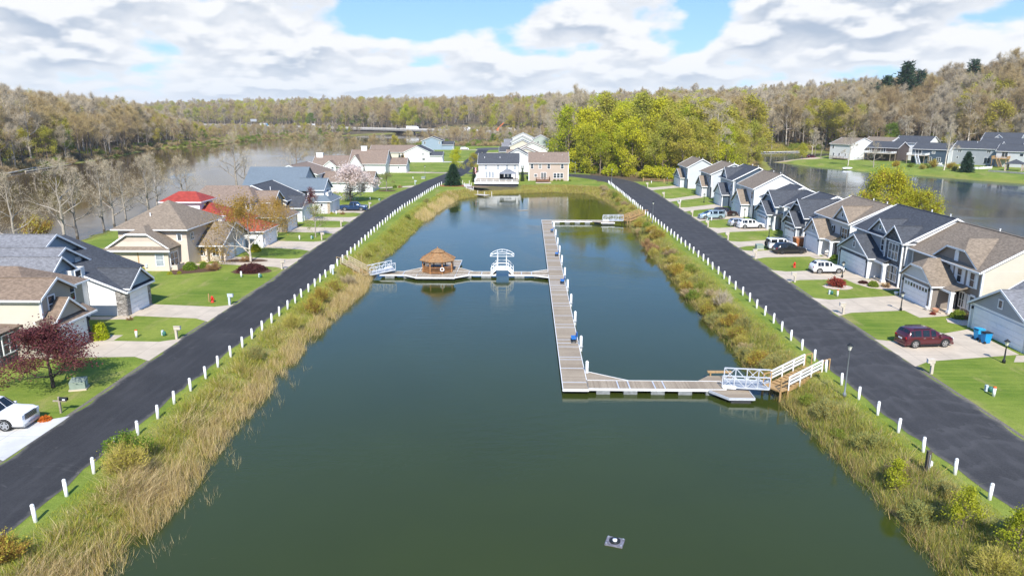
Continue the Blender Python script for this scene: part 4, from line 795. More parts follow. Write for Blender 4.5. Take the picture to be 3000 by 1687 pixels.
# ------------------------------------------------------------------ pond-head houses
G_C = 'houses at the head of the pond'
H = House('house', 'white two-storey house with charcoal roof and white-railed deck over the pond', 'house', (-9, 234), S_WHITE, RF_DK, G_C)
H.vol(-15.5, -2.9, 228.5, 238.5, 5.35); H.gable(-15.5, -2.9, 228.5, 238.5, 5.35, 8.1, 'x', .45, .3)
for x in (-13.2, -9.3, -6.5, -4.0): H.win('S', 228.5, x, 3.5, .8, 1.4, 1, glass=GLASS_L)
for x in (-13.0, -12.0, -11.0): H.win('S', 228.5, x, .9, .75, 1.9, 1, glass=GLASS_L, sash=False)
H.slider('S', 228.5, -6.2, 2.2, 2.1, .75); H.pipe(-13.7, 231, 6.9, .4); H.pipe(-8.8, 231, 6.9, .4); H.vol(-16.7, -15.52, 230, 234, 2.4); H.slope([(-17.1, 229.6, 2.4), (-15.5, 229.6, 3.0), (-15.5, 234.4, 3.0), (-17.1, 234.4, 2.4)], .12)
H.deck(-15.9, -2.7, 214.6, 228.4, .75, DECK_X, WHITE, 'SWE', posts=False); m = MB(); m.box(-15.7, -2.9, 214.9, 228.3, -1.4, .5); m.build('retaining_base', M('dark_skirt', (.045, .045, .05), .85, .3, 2), H.e); m = MB(); m.box(-15.95, -2.65, 214.45, 214.58, .30, .75); m.build('fascia', WHITE, H.e); H.done()
H = House('house', 'beige two-storey house with brown roof and small timber deck', 'house', (6.5, 233), S_BEIGE, RF_WARM, G_C)
H.vol(.4, 12.8, 228, 238, 5.65); H.gable(.4, 12.8, 228, 238, 5.65, 8.5, 'x', .4, .25)
for x in (1.4, 3.95, 6.65, 10.9): H.win('S', 228, x, 3.85, .8, 1.35, 1)
H.win('S', 228, 2.55, 1.25, .8, .85, 1, sash=False); H.slider('S', 228, 5.05, 1.6, 2.0, .55)
for x in (8.65, 9.7, 10.75): H.win('S', 228, x, .95, .85, 1.35, 1)
H.corners([(.4, 228), (12.8, 228)], 5.65, .2); H.pipe(5, 231.6, 7.6, .35); H.pipe(11, 231.6, 7.6, .35); H.deck(2.7, 6.9, 222.4, 227.9, .5, DECK_R, M('stained_rail', (.16, .075, .035), .7), 'SWE'); m = MB(); m.prism([(2.5, 219.6), (7.2, 219.6), (7.2, 222.5), (2.5, 222.5)], -.4, .06); m.build('patio', CONC, H.e); H.done()
G_N = 'gabled houses stacked behind the pond-head pair'
for lab, x0, x1, y0, y1, ze, zr, wl, rf in (('white-sided house with charcoal roof directly behind the white deck house', -8.5, 1.2, 262, 274, 5.4, 8.0, S_WHITE, RF_DK),
    ('cream-gabled house with tan roof, its low garage turned to the road', -6.4, 5.2, 279, 291, 5.2, 7.6, S_CREAM, RF_WARM), ('bright white gable rising above the tan roofs', -4.2, 8.6, 318, 330, 5.2, 8.0, S_WHITE, RF_WARM),
    ('cream gable with charcoal roof midway up the stack', -8.4, 3.4, 345, 357, 5.4, 8.2, S_CREAM, RF_DK), ('pale gable with white rake boards near the top of the stack', -8.8, 3.0, 392, 404, 5.6, 8.6, S_LGREY, RF_GREY),
    ('topmost white gable of the stacked houses', -9.4, 3.6, 450, 462, 5.6, 8.6, S_WHITE, RF_GREY), ('grey-green house with light roof, back from the stacked gables', 3.0, 12.4, 426, 440, 5.6, 8.0, siding('sage_siding', (.40, .45, .41)), RF_GREY)):
    H = House('house', lab, 'house', ((x0+x1)/2, (y0+y1)/2), wl, rf, G_N); H.vol(x0, x1, y0, y1, ze); H.gable(x0, x1, y0, y1, ze, zr, 'y', .4, .35)
    H.vol(x0-5, x0-.02, y0+2, y0+8.5, 2.8); H.gable(x0-5, x0+.5, y0+2, y0+8.5, 2.8, 4.8, 'x', .35, .3, True, False); H.garage('W', x0-5, y0+5.2, 4.8)
    H.win('S', y0, x0+3, 3.4, .9, 1.2); H.win('S', y0, x1-3, 1.0, 1.2, 1.3, 2); H.done()
# ------------------------------------------------------------------ houses across the lake
G_E = 'houses on the far shore of the lake'
def shore_house(label, x0, x1, y0, y1, ze, zr, ax, wall, roof, base, extra=None, at=None, rot=0, side=None):
    H = House('house', label, 'house', ((x0+x1)/2, (y0+y1)/2), wall, roof, G_E, base=base); b_ = base
    H.vol(x0, x1, y0, y1, b_+ze, b_-1.5); H.gable(x0, x1, y0, y1, b_+ze, b_+zr, ax, .4, .3)
    if side: H.panel('E', x1, y0+.03, y1-.03, b_-1.5, b_+ze-.02, side); H.mb('cladding', side).add([(x1+.03, y0+.1, b_+ze), (x1+.03, y1-.1, b_+ze), (x1+.03, (y0+y1)/2, b_+zr-.1)], [(0, 1, 2)])
    if extra: extra(H, b_)
    if at: H.e.location = (*at, base); H.e.rotation_euler = (0, 0, R(rot))
    return H.done()
def ra1(H, b):
    H.vol(139, 145.4, 347, 358, b+3.4, b-1); H.gable(139, 145.4, 347, 358, b+3.4, b+5.2, 'y', .4, .3); H.vol(146, 160, 350, 362, b+6.6, b-1); H.gable(146, 160, 350, 362, b+6.6, b+9.2, 'x', .4, .3)
    H.win('S', 332, 145.4, b+4.4, .8, 1.2)
    for x in (146, 149, 152.4): H.win('S', 332, x, b+1.2, .7, 1.1)
    H.deck(146, 154, 329, 331.9, b+.2, WOOD_OLD, WOOD_OLD, 'S', posts=False)
shore_house('tall white house with tan roof beside the sandy spit', 143.6, 155, 332, 348, 6.4, 9.0, 'x', S_WHITE, RF_TAN, .5, ra1, (150.5, 341), -62)
def ra2(H, b):
    H.deck(157.2, 169, 326.5, 331.8, b+2.9, DECK_X, WHITE, 'SWE'); H.slider('S', 332, 163.2, 2.0, 2.0, b+3); H.win('S', 332, 157.6, b+3.6, .9, 1.0); H.win('S', 332, 159.8, b+3.6, .9, 1.0); H.win('S', 332, 158, b+.5, 1.6, 1.3, 2)
    m = MB(); 
    for s_ in (0, 1.1): m.bar((157.0-s_*0, 326.6+s_, b+3.9), (153.4, 325.6+s_, b+.7), .1, .14); m.bar((157.0, 326.6+s_, b+2.9), (153.4, 325.6+s_, b-.3), .16, .22)
    for i in range(11): m.box(153.6+.32*i, 153.9+.32*i, 325.8+.09*i, 326.8+.09*i, b-.2+.28*i, b-.14+.28*i)
    m.build('stair', WHITE, H.e); H.vol(162, 177, 344, 356, b+7.2, b-1, mat=S_WHITE); H.gable(162, 177, 344, 356, b+7.2, b+10, 'x', .4, .3, wall=S_WHITE); H.win('S', 344, 173.6, b+5.2, 1.8, 1.4, 2)
shore_house('dark brown house with white deck and long white stair', 156, 169.5, 332, 343, 5.2, 7.6, 'x', S_BROWN, RF_DK, .5, ra2, (163, 333), -50)
def ra3(H, b):
    H.deck(164.4, 171.4, 306.6, 312.4, b+2.8, DECK_X, WHITE, 'SWE'); H.slider('S', 312.6, 167, 2.4, 2.0, b+2.9); H.win('S', 312.6, 172.8, b+3.5, 1.1, 1.1); H.win('S', 312.6, 171.6, b+.4, 1.5, 1.5, 2); H.win('S', 312.6, 175.0, b+.4, 1.5, 1.5, 2); H.pipe(175, 316, b+6.0, .7); H.corners([(178.5, 312.6)], b+5)
    m = MB()
    for s_ in (0, 1.2): m.bar((167.6+s_, 306.4, b+2.7), (170.2+s_, 302.0, b-.6), .14, 1.0)
    for i in range(10): m.box(167.7+.27*i, 168.9+.27*i, 306.0-.44*i, 306.4-.44*i, b+2.4-.32*i, b+2.46-.32*i)
    m.build('stair', WHITE, H.e)
shore_house('navy blue house with white-railed upper deck on the lake bank', 164.5, 178.5, 312.6, 324, 5.2, 7.6, 'x', S_NAVY, RF_DK, .7, ra3, (173.5, 314), -45, S_LGREY)
def ra4(H, b):
    for x in (179.2, 189.6): H.win('S', 303, x, b+4.3, 1.3, 1.2, 2, sash=False)
    H.win('S', 303, 178.6, b+1.7, .6, .8, sash=False); H.win('S', 303, 184.4, b+1.7, 1.0, .9, sash=False); H.slider('S', 303, 189.4, 2.2, 2.2, b+.2); H.corners([(192.6, 303), (176.6, 303)], b+5.6); H.pipe(184, 307.5, b+8.0, .6)
    H.vol(182, 200, 318, 330, b+7.2, b-1); H.gable(182, 200, 318, 330, b+7.2, b+9.6, 'x', .4, .3); H.vol(184, 190, 330, 340, b+9, b-1); H.gable(180, 194, 330, 341, b+9.0, b+11.6, 'x', .4, .3); H.gable(184, 189, 329, 336, b+8.6, b+10.8, 'y', .3, .3, True, False, wall=S_LGREY); H.win('S', 329, 186.5, b+7.0, 1.8, 1.1, 3)
shore_house('grey two-storey house with white corner boards and vinyl fence', 176.6, 192.6, 303, 315, 5.9, 8.6, 'x', S_GREY, RF_DK, .7, ra4, (187.5, 306.5), -45, S_WHITE)
def ra5(H, b):
    H.slider('S', 292.6, 196.4, 2.0, 2.1, b+3.0); H.win('S', 292.6, 202, b+3.6, 1.2, 1.0, sash=False); H.deck(193.2, 198.4, 287.6, 292.4, b+2.7, WOOD_NEW, WOOD_NEW, 'SWE')
    m = MB()
    for s_ in (0, 1.1): m.bar((194.6+s_, 287.4, b+2.8), (197.0+s_, 283.0, b-.3), .12, .5)
    for i in range(9): m.box(194.7+.27*i, 195.8+.27*i, 287.0-.46*i, 287.4-.46*i, b+2.4-.32*i, b+2.46-.32*i)
    m.build('stair', WOOD_NEW, H.e); H.vol(200, 214, 304, 316, b+7.5, b-1, mat=S_TAN); H.gable(200, 214, 304, 316, b+7.5, b+10, 'x', .4, .3); H.gable(201, 207, 302.6, 312, b+6.5, b+9.6, 'y', .3, .3, True, False, wall=S_TAN); H.win('S', 304, 204, b+5.2, 1.8, 1.3, 3)
shore_house('light grey house with timber deck above a stepped block wall', 193.5, 212, 292.6, 303, 5.4, 7.8, 'x', S_LGREY, RF_DK, .7, ra5, (197, 291), -45, S_WHITE)
# ------------------------------------------------------------------ docks on the pond
DZ = -1.0
def dock(name, label, x0, x1, y0, y1, along, boards, float_y=None, seams=(), org=None, n_f=None, skirt=True, fl=FLOATB, group='floating dock sections'):
    t = thing(name, label, 'dock', (org or ((x0+x1)/2, (y0+y1)/2))+(WL,), 0, group)
    m = MB(); m.box(x0, x1, y0, y1, DZ-.06, DZ); m.build('decking', boards, t)
    m = MB()
    m.box(x0-.06, x0-.002, y0-.06, y1+.06, DZ-.17, DZ+.025); m.box(x1+.002, x1+.06, y0-.06, y1+.06, DZ-.17, DZ+.025)
    m.box(x0-.002, x1+.002, y0-.06, y0-.002, DZ-.17, DZ+.025); m.box(x0-.002, x1+.002, y1+.002, y1+.06, DZ-.17, DZ+.025)
    m.build('edge_beam', WHITE_PAINT, t)
    if seams:
        for s_ in seams:
            m = MB()
            if along == 'y': m.box(x0+.01, x1-.01, s_-.05, s_+.05, DZ, DZ+.012)
            else: m.box(s_-.05, s_+.05, y0+.01, y1-.01, DZ, DZ+.012)
            m.build('seam_strip', ALUM, t)
    L = (y1-y0) if along == 'y' else (x1-x0); k = n_f or max(2, int(L/1.9))
    for i in range(k):
        a = (i+.28)/k*L; b2 = (i+.78)/k*L; m = MB()
        if along == 'y': m.box(x0+.05, x1-.05, y0+a, y0+b2, WL-.15, DZ-.18)
        else: m.box(x0+a, x0+b2, y0-.03, y1-.1, WL-.15, DZ-.18)
        m.build('float', fl, t)
    return t
sm = []
yy = 56.6
while yy < 149: sm += [yy]; yy += rnd.choice((1.1, 2.3, 3.4, .7, 4.2, 3.0))
dock('long_dock', 'long straight weathered board dock running up the pond with white cross strips', 3.02, 5.05, 55.05, 149.9, 'y', DECK_Y, seams=sm)
dock('side_dock', 'board dock arm reaching from the long dock to the closer lakeside gangway', 5.12, 16.3, 55.25, 57.05, 'x', DECK_X, seams=(7.6, 8.5, 10.6, 11.4), fl=FLOATG)
dock('side_dock', 'board dock arm at the far end of the long dock', 5.12, 15.6, 148.2, 149.8, 'x', DECK_X, seams=(8, 11, 13.5), fl=FLOATG)
dock('side_dock', 'short dock arm between the long dock and the arched footbridge', -2.5, 2.95, 97.5, 99.4, 'x', DECK_X, seams=(-.8, .6), fl=FLOATG)
dock('side_dock', 'short dock arm between the gazebo platform and the arched footbridge', -9.95, -4.4, 97.5, 99.4, 'x', DECK_X, seams=(-8.2, -6.4), fl=FLOATG)
dock('side_dock', 'dock arm between the gazebo platform and the riverside gangway', -20.6, -15.35, 97.2, 99.3, 'x', DECK_X, seams=(-17.4,), fl=FLOATG)
gp = dock('gazebo_platform', 'broad board platform carrying the cedar gazebo', -15.3, -10.0, 95.6, 107.4, 'y', DECK_X, seams=(97.1, 99.6, 103.2, 105), fl=FLOATG, n_f=4)
gusset = [(('triangular gusset of decking at the corner of the long dock', 'wedge'), [(5.12, 57.12), (8.6, 57.12), (5.12, 59.3)]), (None, [(2.95, 99.46), (.6, 99.46), (2.95, 101)]), (None, [(2.95, 97.44), (.6, 97.44), (2.95, 96.2)]),
          (None, [(-9.93, 99.46), (-7.6, 99.46), (-9.93, 102)]), (None, [(-9.93, 97.44), (-8.0, 97.44), (-9.93, 95.8)]), (None, [(-15.37, 97.14), (-17.2, 97.14), (-15.37, 95.7)]), (None, [(-15.37, 99.36), (-17.6, 99.36), (-15.37, 102)])]
gl = ('wedge of decking at the joint of long dock and closer side arm', 'wedge of decking behind the footbridge arm at the long dock', 'wedge of decking before the footbridge arm at the long dock', 'wedge of decking behind the arm, bridge side of the gazebo platform', 'wedge of decking before the arm, bridge side of the gazebo platform', 'wedge of decking before the arm, gangway side of the gazebo platform', 'wedge of decking behind the arm, gangway side of the gazebo platform')
for (q, pts), lab in zip(gusset, gl):
    t = thing('dock_wedge', lab, 'dock', (*pts[0], WL), 0, 'deck wedges at dock corners'); m = MB(); m.prism(pts, DZ-.07, DZ-.008); m.build('decking', DECK_Y, t)
    m = MB(); a, b2 = pts[1], pts[2]; m.bar((*a, DZ-.07), (*b2, DZ-.07), .06, .18); m.build('edge_beam', WHITE_PAINT, t)
# landing rafts by the closer gangway
t = thing('landing_raft', 'small board raft in front of the closer lakeside gangway', 'dock', (16.4, 54.2, WL), 0, 'floating dock sections'); m = MB(); m.prism([(14.9, 55.16), (16.1, 53.5), (18.1, 53.5), (18.1, 55.16)], DZ-.07, DZ-.008); m.build('decking', DECK_Y, t); m = MB(); m.bar((16.1, 53.46, DZ-.1), (18.1, 53.46, DZ-.1), .06, .2); m.bar((14.9, 55.1, DZ-.1), (16.1, 53.46, DZ-.1), .06, .2); m.bar((18.14, 53.46, DZ-.1), (18.14, 55.1, DZ-.1), .06, .2); m.build('edge_beam', ALUM, t); m = MB(); m.box(16.3, 17.9, 53.6, 54.9, WL-.1, DZ-.1); m.build('float', FLOATB, t)
t = thing('landing_raft', 'small board raft behind the closer lakeside gangway with a bench ledge', 'dock', (15.6, 58, WL), 0, 'floating dock sections'); m = MB(); m.prism([(14.4, 57.12), (15.6, 58.4), (17.6, 58.4), (17.6, 57.12)], DZ-.07, DZ-.008); m.build('decking', DECK_Y, t); m = MB(); m.box(15.6, 17.7, 58.4, 58.8, DZ+.25, DZ+.33); m.box(15.8, 15.9, 58.45, 58.7, DZ-.1, DZ+.25); m.box(17.4, 17.5, 58.45, 58.7, DZ-.1, DZ+.25); m.build('ledge', WOOD_NEW, t)
t = thing('landing_raft', 'small raft under the far lakeside gangway', 'dock', (16.4, 147.6, WL), 0, 'floating dock sections'); m = MB(); m.prism([(13.4, 148.14), (15.2, 146.6), (18.0, 146.6), (18.0, 149.8), (15.68, 149.8), (15.68, 148.14)], DZ-.07, DZ-.008); m.build('decking', DECK_Y, t); m = MB(); m.bar((15.2, 146.56, DZ-.1), (18.0, 146.56, DZ-.1), .06, .2); m.build('edge_beam', WHITE_PAINT, t); m = MB(); m.box(15.4, 17.8, 146.7, 149, WL-.1, DZ-.1); m.build('float', FLOATB, t)
# mooring piles
PY = [140.3, 130.9, 122, 114.5, 106.4, 97.6, 90.2, 82.6, 75.0, 66.2, 59.0]
src = None
for i, y in enumerate(PY[::-1]):
    lab = 'white capped mooring pile on the long dock, %s from its closer end' % nth(i+1)
    if src is None:
        src = thing('mooring_pile', lab, 'pile', (5.26, y, WL), 0, 'white mooring piles along the long dock')
        m = MB(); m.lathe([(.13, -.5), (.13, 1.42), (.0, 1.42)], 0, 0, 12); m.build('pile', WHITE_PAINT, src, True, True); m = MB(); m.lathe([(.145, 1.42), (.145, 1.47), (.03, 1.58), (0, 1.58)], 0, 0, 12); m.build('cap', WHITE, src, False, True); m = MB(); m.lathe([(.2, .38), (.2, .5), (.135, .5), (.135, .38)], 0, 0, 12); m.build('pile_hoop', GALV, src, False, True)
    else: dup(src, (5.26, y, WL), .3*i, None, lab)
# blue benches
src = None
for i, y in enumerate((67.6, 92.4, 111.2, 134.4)):
    lab = 'blue bench on the long dock, %s from its closer end' % nth(i+1)
    if src is None:
        src = thing('bench', lab, 'bench', (4.62, y, DZ), 0, 'blue benches on the long dock')
        m = MB()
        for k in range(3): m.box(-.22+.15*k, -.09+.15*k, -.62, .62, .42, .46)
        m.build('seat', BENCHB, src, False, True); m = MB()
        for k in range(3): m.add([(.24+.03*k, -.62, .52+.14*k), (.28+.03*k, -.62, .52+.14*k), (.28+.03*k, .62, .52+.14*k), (.24+.03*k, .62, .52+.14*k), (.265+.03*k, -.62, .64+.14*k), (.305+.03*k, -.62, .64+.14*k), (.305+.03*k, .62, .64+.14*k), (.265+.03*k, .62, .64+.14*k)], [(0,3,2,1),(4,5,6,7),(0,1,5,4),(1,2,6,5),(2,3,7,6),(3,0,4,7)])
        m.build('backrest', BENCHB, src, False, True)
        for s_ in (-.5, .5):
            m = MB(); m.box(-.2, -.14, s_-.03, s_+.03, 0, .42); m.bar((.18, s_, 0), (.34, s_, .95), .06, .05); m.box(-.2, .2, s_-.03, s_+.03, .36, .42); m.box(-.26, .26, s_-.035, s_+.035, 0, .04); m.build('leg', BLACKM, src, False, True)
    else: dup(src, (4.66, y, DZ), 0, None, lab)
# ------------------------------------------------------------------ gangways
def gangway(label, a, b2, za, zb, w=1.9, h=.98, n=4):
    t = thing('gangway', label, 'gangway', (*a, za), 0, 'aluminium gangways'); A = Vector((*a, za)); B = Vector((*b2, zb)); d = (B-A); dh = Vector((d.x, d.y, 0)).normalized(); sd = Vector((-dh.y, dh.x, 0))*w/2; up = Vector((0, 0, 1))
    m = MB(); vs = [A-sd, B-sd, B+sd, A+sd]; m.plate([tuple(v) for v in vs], .1); m.build('walkway', ALUMD, t)
    for sg in (-1, 1):
        m = MB(); o = sd*sg*1.03
        m.bar(A+o, B+o, .09, .12); m.bar(A+o+up*h, B+o+up*h, .09, .09)
        for i in range(n+1): p = A+d*i/n+o; m.bar(p, p+up*h, .07, .07)
        for i in range(n):
            p, q = A+d*i/n+o, A+d*(i+1)/n+o
            if i % 2 == 0: m.bar(p, q+up*h, .055, .055); m.bar(p+up*h, q, .04, .04) if i == n-2 or i == 0 else None
            else: m.bar(p+up*h, q, .055, .055)
        m.build('truss_rail', ALUM if w < 2.5 else WHITE_PAINT, t)
    m = MB(); m.bar(A-sd*1.05+d*.02+up*.02, A-sd*1.05+d*.3+up*.02, .07, .30); m.build('sign_board', WHITE, t)
    return t
gangway('aluminium truss gangway from the closer side dock to the timber stair', (16.4, 56.5), (19.85, 55.3), DZ+.1, -.62)
gangway('aluminium truss gangway from the gazebo dock arm to the riverside bank stair', (-18.9, 98.75), (-22.15, 97.2), DZ+.55, -.90)
gangway('aluminium truss gangway at the far end of the pond docks', (15.8, 149.2), (20.0, 148.6), DZ+.1, -.75)
def stair(label, land_c, lw, top, zl, zt, w=1.6, n=9, mat=None, rail=None):
    """timber landing at land_c then steps up to top"""
    mat = mat or WOOD_NEW; rail = rail or WOOD_NEW
    t = thing('timber_stair', label, 'stairs', (*land_c, zl-1), 0, 'timber stairs down the pond banks')
    A = Vector((*land_c, zl)); B = Vector((*top, zt)); d = B-A; dh = Vector((d.x, d.y, 0)).normalized(); sd = Vector((-dh.y, dh.x, 0))*w/2; up = Vector((0, 0, 1))
    m = MB(); pl = [A-dh*lw-sd, A-sd*1, A+sd*1, A-dh*lw+sd]; m.plate([tuple(v) for v in pl], .12)
    for v in pl: m.box(v.x-.07, v.x+.07, v.y-.07, v.y+.07, -2.4, zl-.12)
    m.build('landing', mat, t)
    m = MB()
    for i in range(n):
        p = A+Vector((d.x, d.y, 0))*(i+.5)/n; z = zl+(zt-zl)*(i+1)/n; q = Vector((p.x, p.y, z)); hl = Vector((d.x, d.y, 0))*.46/n
        m.plate([tuple(q-sd-hl), tuple(q-sd+hl), tuple(q+sd+hl), tuple(q+sd-hl)], .05)
    for sg in (-1, 1): m.bar(A+sd*sg-up*.15, B+sd*sg-up*.15, .06, .26)
    m.build('step', WOOD_NEW, t)
    for sg in (-1, 1):
        m = MB(); o = sd*sg*1.02
        for hh in (.38, .68, .98): m.bar(A+o+up*hh, B+o+up*hh, .06, .14)
        for i in range(4): p = A+d*i/3+o; m.bar(p-up*.3, p+up*1.0, .09, .09)
        m.build('handrail', rail, t)
    m = MB()
    for sg in (-1, 1):
        p = A-dh*lw+sd*sg; m.bar(p, p+up*.95, .08, .08); m.bar(A+sd*sg, A+sd*sg+up*.95, .08, .08); m.bar(p+up*.92, A+sd*sg+up*.92, .06, .1); m.bar(p+up*.5, A+sd*sg+up*.5, .05, .09)
        e = B+sd*sg; m.bar(e+dh*.1, e+dh*.1+up*.95, .08, .08); m.bar(e+up*.93, e+dh*1.0+up*.93, .06, .08); m.bar(e+dh*1.0-up*.1, e+dh*1.0+up*.95, .08, .08)
    m.build('post_rail', mat, t); return t
stair('new timber stair with white painted rails climbing from the closer lakeside gangway', (20.6, 55.2), .95, (24.1, 57.5), -.60, .05, 1.7, 9, WOOD_NEW, WHITE_PAINT)
stair('weathered timber stair from the riverside gangway up to the bollards', (-22.8, 97.0), .7, (-26.0, 99.6), -.85, .05, 1.4, 9, M('weathered_tan_timber', (.36, .27, .15), .85, .2, 4, .2), M('weathered_rail_timber', (.46, .38, .25), .85, .2, 4, .2))
stair('timber stair from the far gangway up to the lakeside posts', (20.8, 148.6), .8, (24.2, 151.5), -.70, .05, 1.5, 9, WOOD_NEW, WOOD_NEW)
# ------------------------------------------------------------------ arched footbridge
t = thing('footbridge', 'white arched footbridge with open canopy frame in the gap of the dock', 'footbridge', (-3.5, 98.4, DZ)); 
prof = [(-5.05, DZ+.05), (-4.35, -.25), (-2.65, -.25), (-1.95, DZ+.05)]; m = MB()
for (xa, za), (xb, zb) in zip(prof, prof[1:]): m.plate([(xa, 97.6, za), (xb, 97.6, zb), (xb, 99.3, zb), (xa, 99.3, za)], .12)
m.build('walkway', WHITE_PAINT, t)
for y in (97.55, 99.35):
    m = MB()
    for (xa, za), (xb, zb) in zip(prof, prof[1:]):
        for hh in (.92, .5): m.bar((xa, y, za+hh), (xb, y, zb+hh), .055, .06)
        m.bar((xa, y, za-.06), (xb, y, zb-.06), .06, .16)
    for xa, za in prof+[(-4.7, (DZ-.2)/2), (-2.3, (DZ-.2)/2)]: m.bar((xa, y, za-.1), (xa, y, za+.95), .055, .055)
    m.build('railing', WHITE_PAINT, t)
for x in (-4.15, -2.9):
    for y in (97.55, 99.35): m = MB(); m.bar((x, y, -.2), (x, y, 1.75), .07, .07); m.build('canopy_post', WHITE_PAINT, t)
m = MB(); ar = [(-5.15+3.3*i/10, 1.62+.62*math.sin(math.pi*i/10)**.8) for i in range(11)]
for y in (97.55, 99.35):
    for (xa, za), (xb, zb) in zip(ar, ar[1:]): m.bar((xa, y, za), (xb, y, zb), .06, .06)
    m.bar((-5.15, y, 1.6), (-1.85, y, 1.6), .055, .055)
for i in (0, 3, 5, 7, 10): m.bar((ar[i][0], 97.55, ar[i][1]), (ar[i][0], 99.35, ar[i][1]), .05, .05)
m.build('canopy_frame', WHITE_PAINT, t)
# ------------------------------------------------------------------ gazebo
t = thing('gazebo', 'octagonal cedar gazebo with two-tier shingled roof on the dock platform', 'gazebo', (-12.72, 99.7, DZ)); cx0, cy0 = -12.72, 99.7
def octo(r, z, ph=math.pi/8): return [(cx0+r*math.cos(ph+k*math.pi/4), cy0+r*math.sin(ph+k*math.pi/4), z) for k in range(8)]
e0, e1 = octo(2.62, .78), octo(.98, 1.72); m = MB()
for k in range(8): m.plate([e0[k], e0[(k+1) % 8], e1[(k+1) % 8], e1[k]], .08)
m.build('roof', CEDAR_SH, t); m = MB()
for k in range(8): m.bar(e0[k], e1[k], .10, .10); 
m.build('ridge_cap', CEDAR, t); m = MB(); u0, u1 = octo(.80, 1.6), octo(.80, 1.92)
for k in range(8): m.add([u0[k], u0[(k+1) % 8], u1[(k+1) % 8], u1[k]], [(0, 1, 2, 3)])
m.build('cupola_wall', CEDAR, t); m = MB(); c0 = octo(1.06, 1.86)
for k in range(8): m.plate([c0[k], c0[(k+1) % 8], (cx0, cy0, 2.38)], .07)
m.build('cupola_roof', CEDAR_SH, t); m = MB(); m.lathe([(.05, 2.3), (.05, 2.45), (.0, 2.62)], cx0, cy0, 8); m.build('finial', CEDAR, t)
P0, P1 = octo(2.22, DZ), octo(2.22, .86)
for k in range(8): m = MB(); m.bar(P0[k], P1[k], .14, .14); m.build('post', CEDAR, t)
m = MB(); f0 = octo(2.3, DZ+.04)
m.add(f0, [tuple(range(8))]); m.build('floor', DECK_R, t)
for k in range(8):
    if k == 0: continue
    a, b2 = Vector(P0[k]), Vector(P0[(k+1) % 8]); m = MB(); up = Vector((0, 0, 1))
    m.bar(a+up*.92, b2+up*.92, .1, .07); m.bar(a+up*.12, b2+up*.12, .07, .07)
    for i in range(1, 14): p = a+(b2-a)*i/14; m.bar(p+up*.12, p+up*.9, .035, .035)
    if k in (4, 6): m.plate([tuple(a+up*.52), tuple(b2+up*.52), tuple(b2+up*.14), tuple(a+up*.14)], .02) if False else None
    m.build('railing', CEDAR, t)
    m = MB(); m.bar(a+up*1.80, b2+up*1.80, .08, .10); m.bar(a+up*1.52, b2+up*1.52, .06, .06)
    for i in range(1, 12): p = a+(b2-a)*i/12; m.bar(p+up*1.52, p+up*1.8, .03, .03)
    m.build('frieze', CEDAR, t)
tt = thing('life_ring', 'white life ring hung on the gazebo railing', 'life ring', (-11.86, 97.5, -.3)); m = MB(); vs = []; n1, n2 = 18, 8
for i in range(n1):
    for j in range(n2):
        a, b2 = 2*math.pi*i/n1, 2*math.pi*j/n2; r = .24+.065*math.cos(b2); vs.append((r*math.cos(a), .065*math.sin(b2)-.03, r*math.sin(a)))
m.add(vs, [(i*n2+j, ((i+1) % n1)*n2+j, ((i+1) % n1)*n2+(j+1) % n2, i*n2+(j+1) % n2) for i in range(n1) for j in range(n2)]); m.build('ring', WHITE, tt, True, True)
m = MB(); m.box(-.02, .02, -.1, .07, .18, .30); m.box(-.02, .02, -.1, .07, -.30, -.18); m.build('band', ORANGE, tt, False, True)
tt = thing('picnic_table', 'dark blue picnic table inside the gazebo', 'table', (cx0, cy0+.2, DZ+.04)); m = MB(); m.box(-.95, .95, -.45, .45, .70, .75); m.build('tabletop', M('dark_blue_table', (.015, .03, .10), .4), tt, False, True)
for s_ in (-1, 1):
    m = MB(); m.box(-.9, .9, s_*.75-.14, s_*.75+.14, .42, .46); m.build('bench_seat', BENCHB, tt, False, True); m = MB(); m.bar((s_*.7, -.7, 0), (s_*.7, .1, .7), .06, .06); m.bar((s_*.7, .7, 0), (s_*.7, -.1, .7), .06, .06); m.box(s_*.7-.03, s_*.7+.03, -.8, .8, .36, .42); m.build('leg', BLACKM, tt, False, True)
# fountain float, log, gulls
t = thing('fountain_float', 'square grey fountain float with a round nozzle ring adrift on the open pond', 'fountain', (4.8, 34.3, WL), R(-18)); m = MB(); m.box(-.48, .48, -.40, .40, -.05, .09); m.build('raft', M('grey_raft', (.16, .155, .18), .5, .4, 7), t, False, True)
m = MB(); m.lathe([(.30, .09), (.30, .17), (.22, .19), (.16, .12), (0, .12)], 0, 0, 16); m.build('nozzle_ring', BLACKM, t, True, True); m = MB(); m.lathe([(.13, .12), (.12, .22), (0, .22)], 0, 0, 12); m.build('nozzle', WHITE, t, True, True)
m = MB()
for sx, sy in ((-.4, -.32), (.4, -.32), (.4, .32), (-.4, .32)): m.lathe([(.05, .09), (.05, .13), (0, .13)], sx, sy, 6)
m.build('bolt', GALV, t, False, True)
t = MB(); t.tube((-2.2, 168.3, WL), (0.2, 168.7, WL+.05), .12, .07, 7); tag(t.build('drift_log', WOOD_OLD), 'dark log adrift before the beige house reflection', 'log')
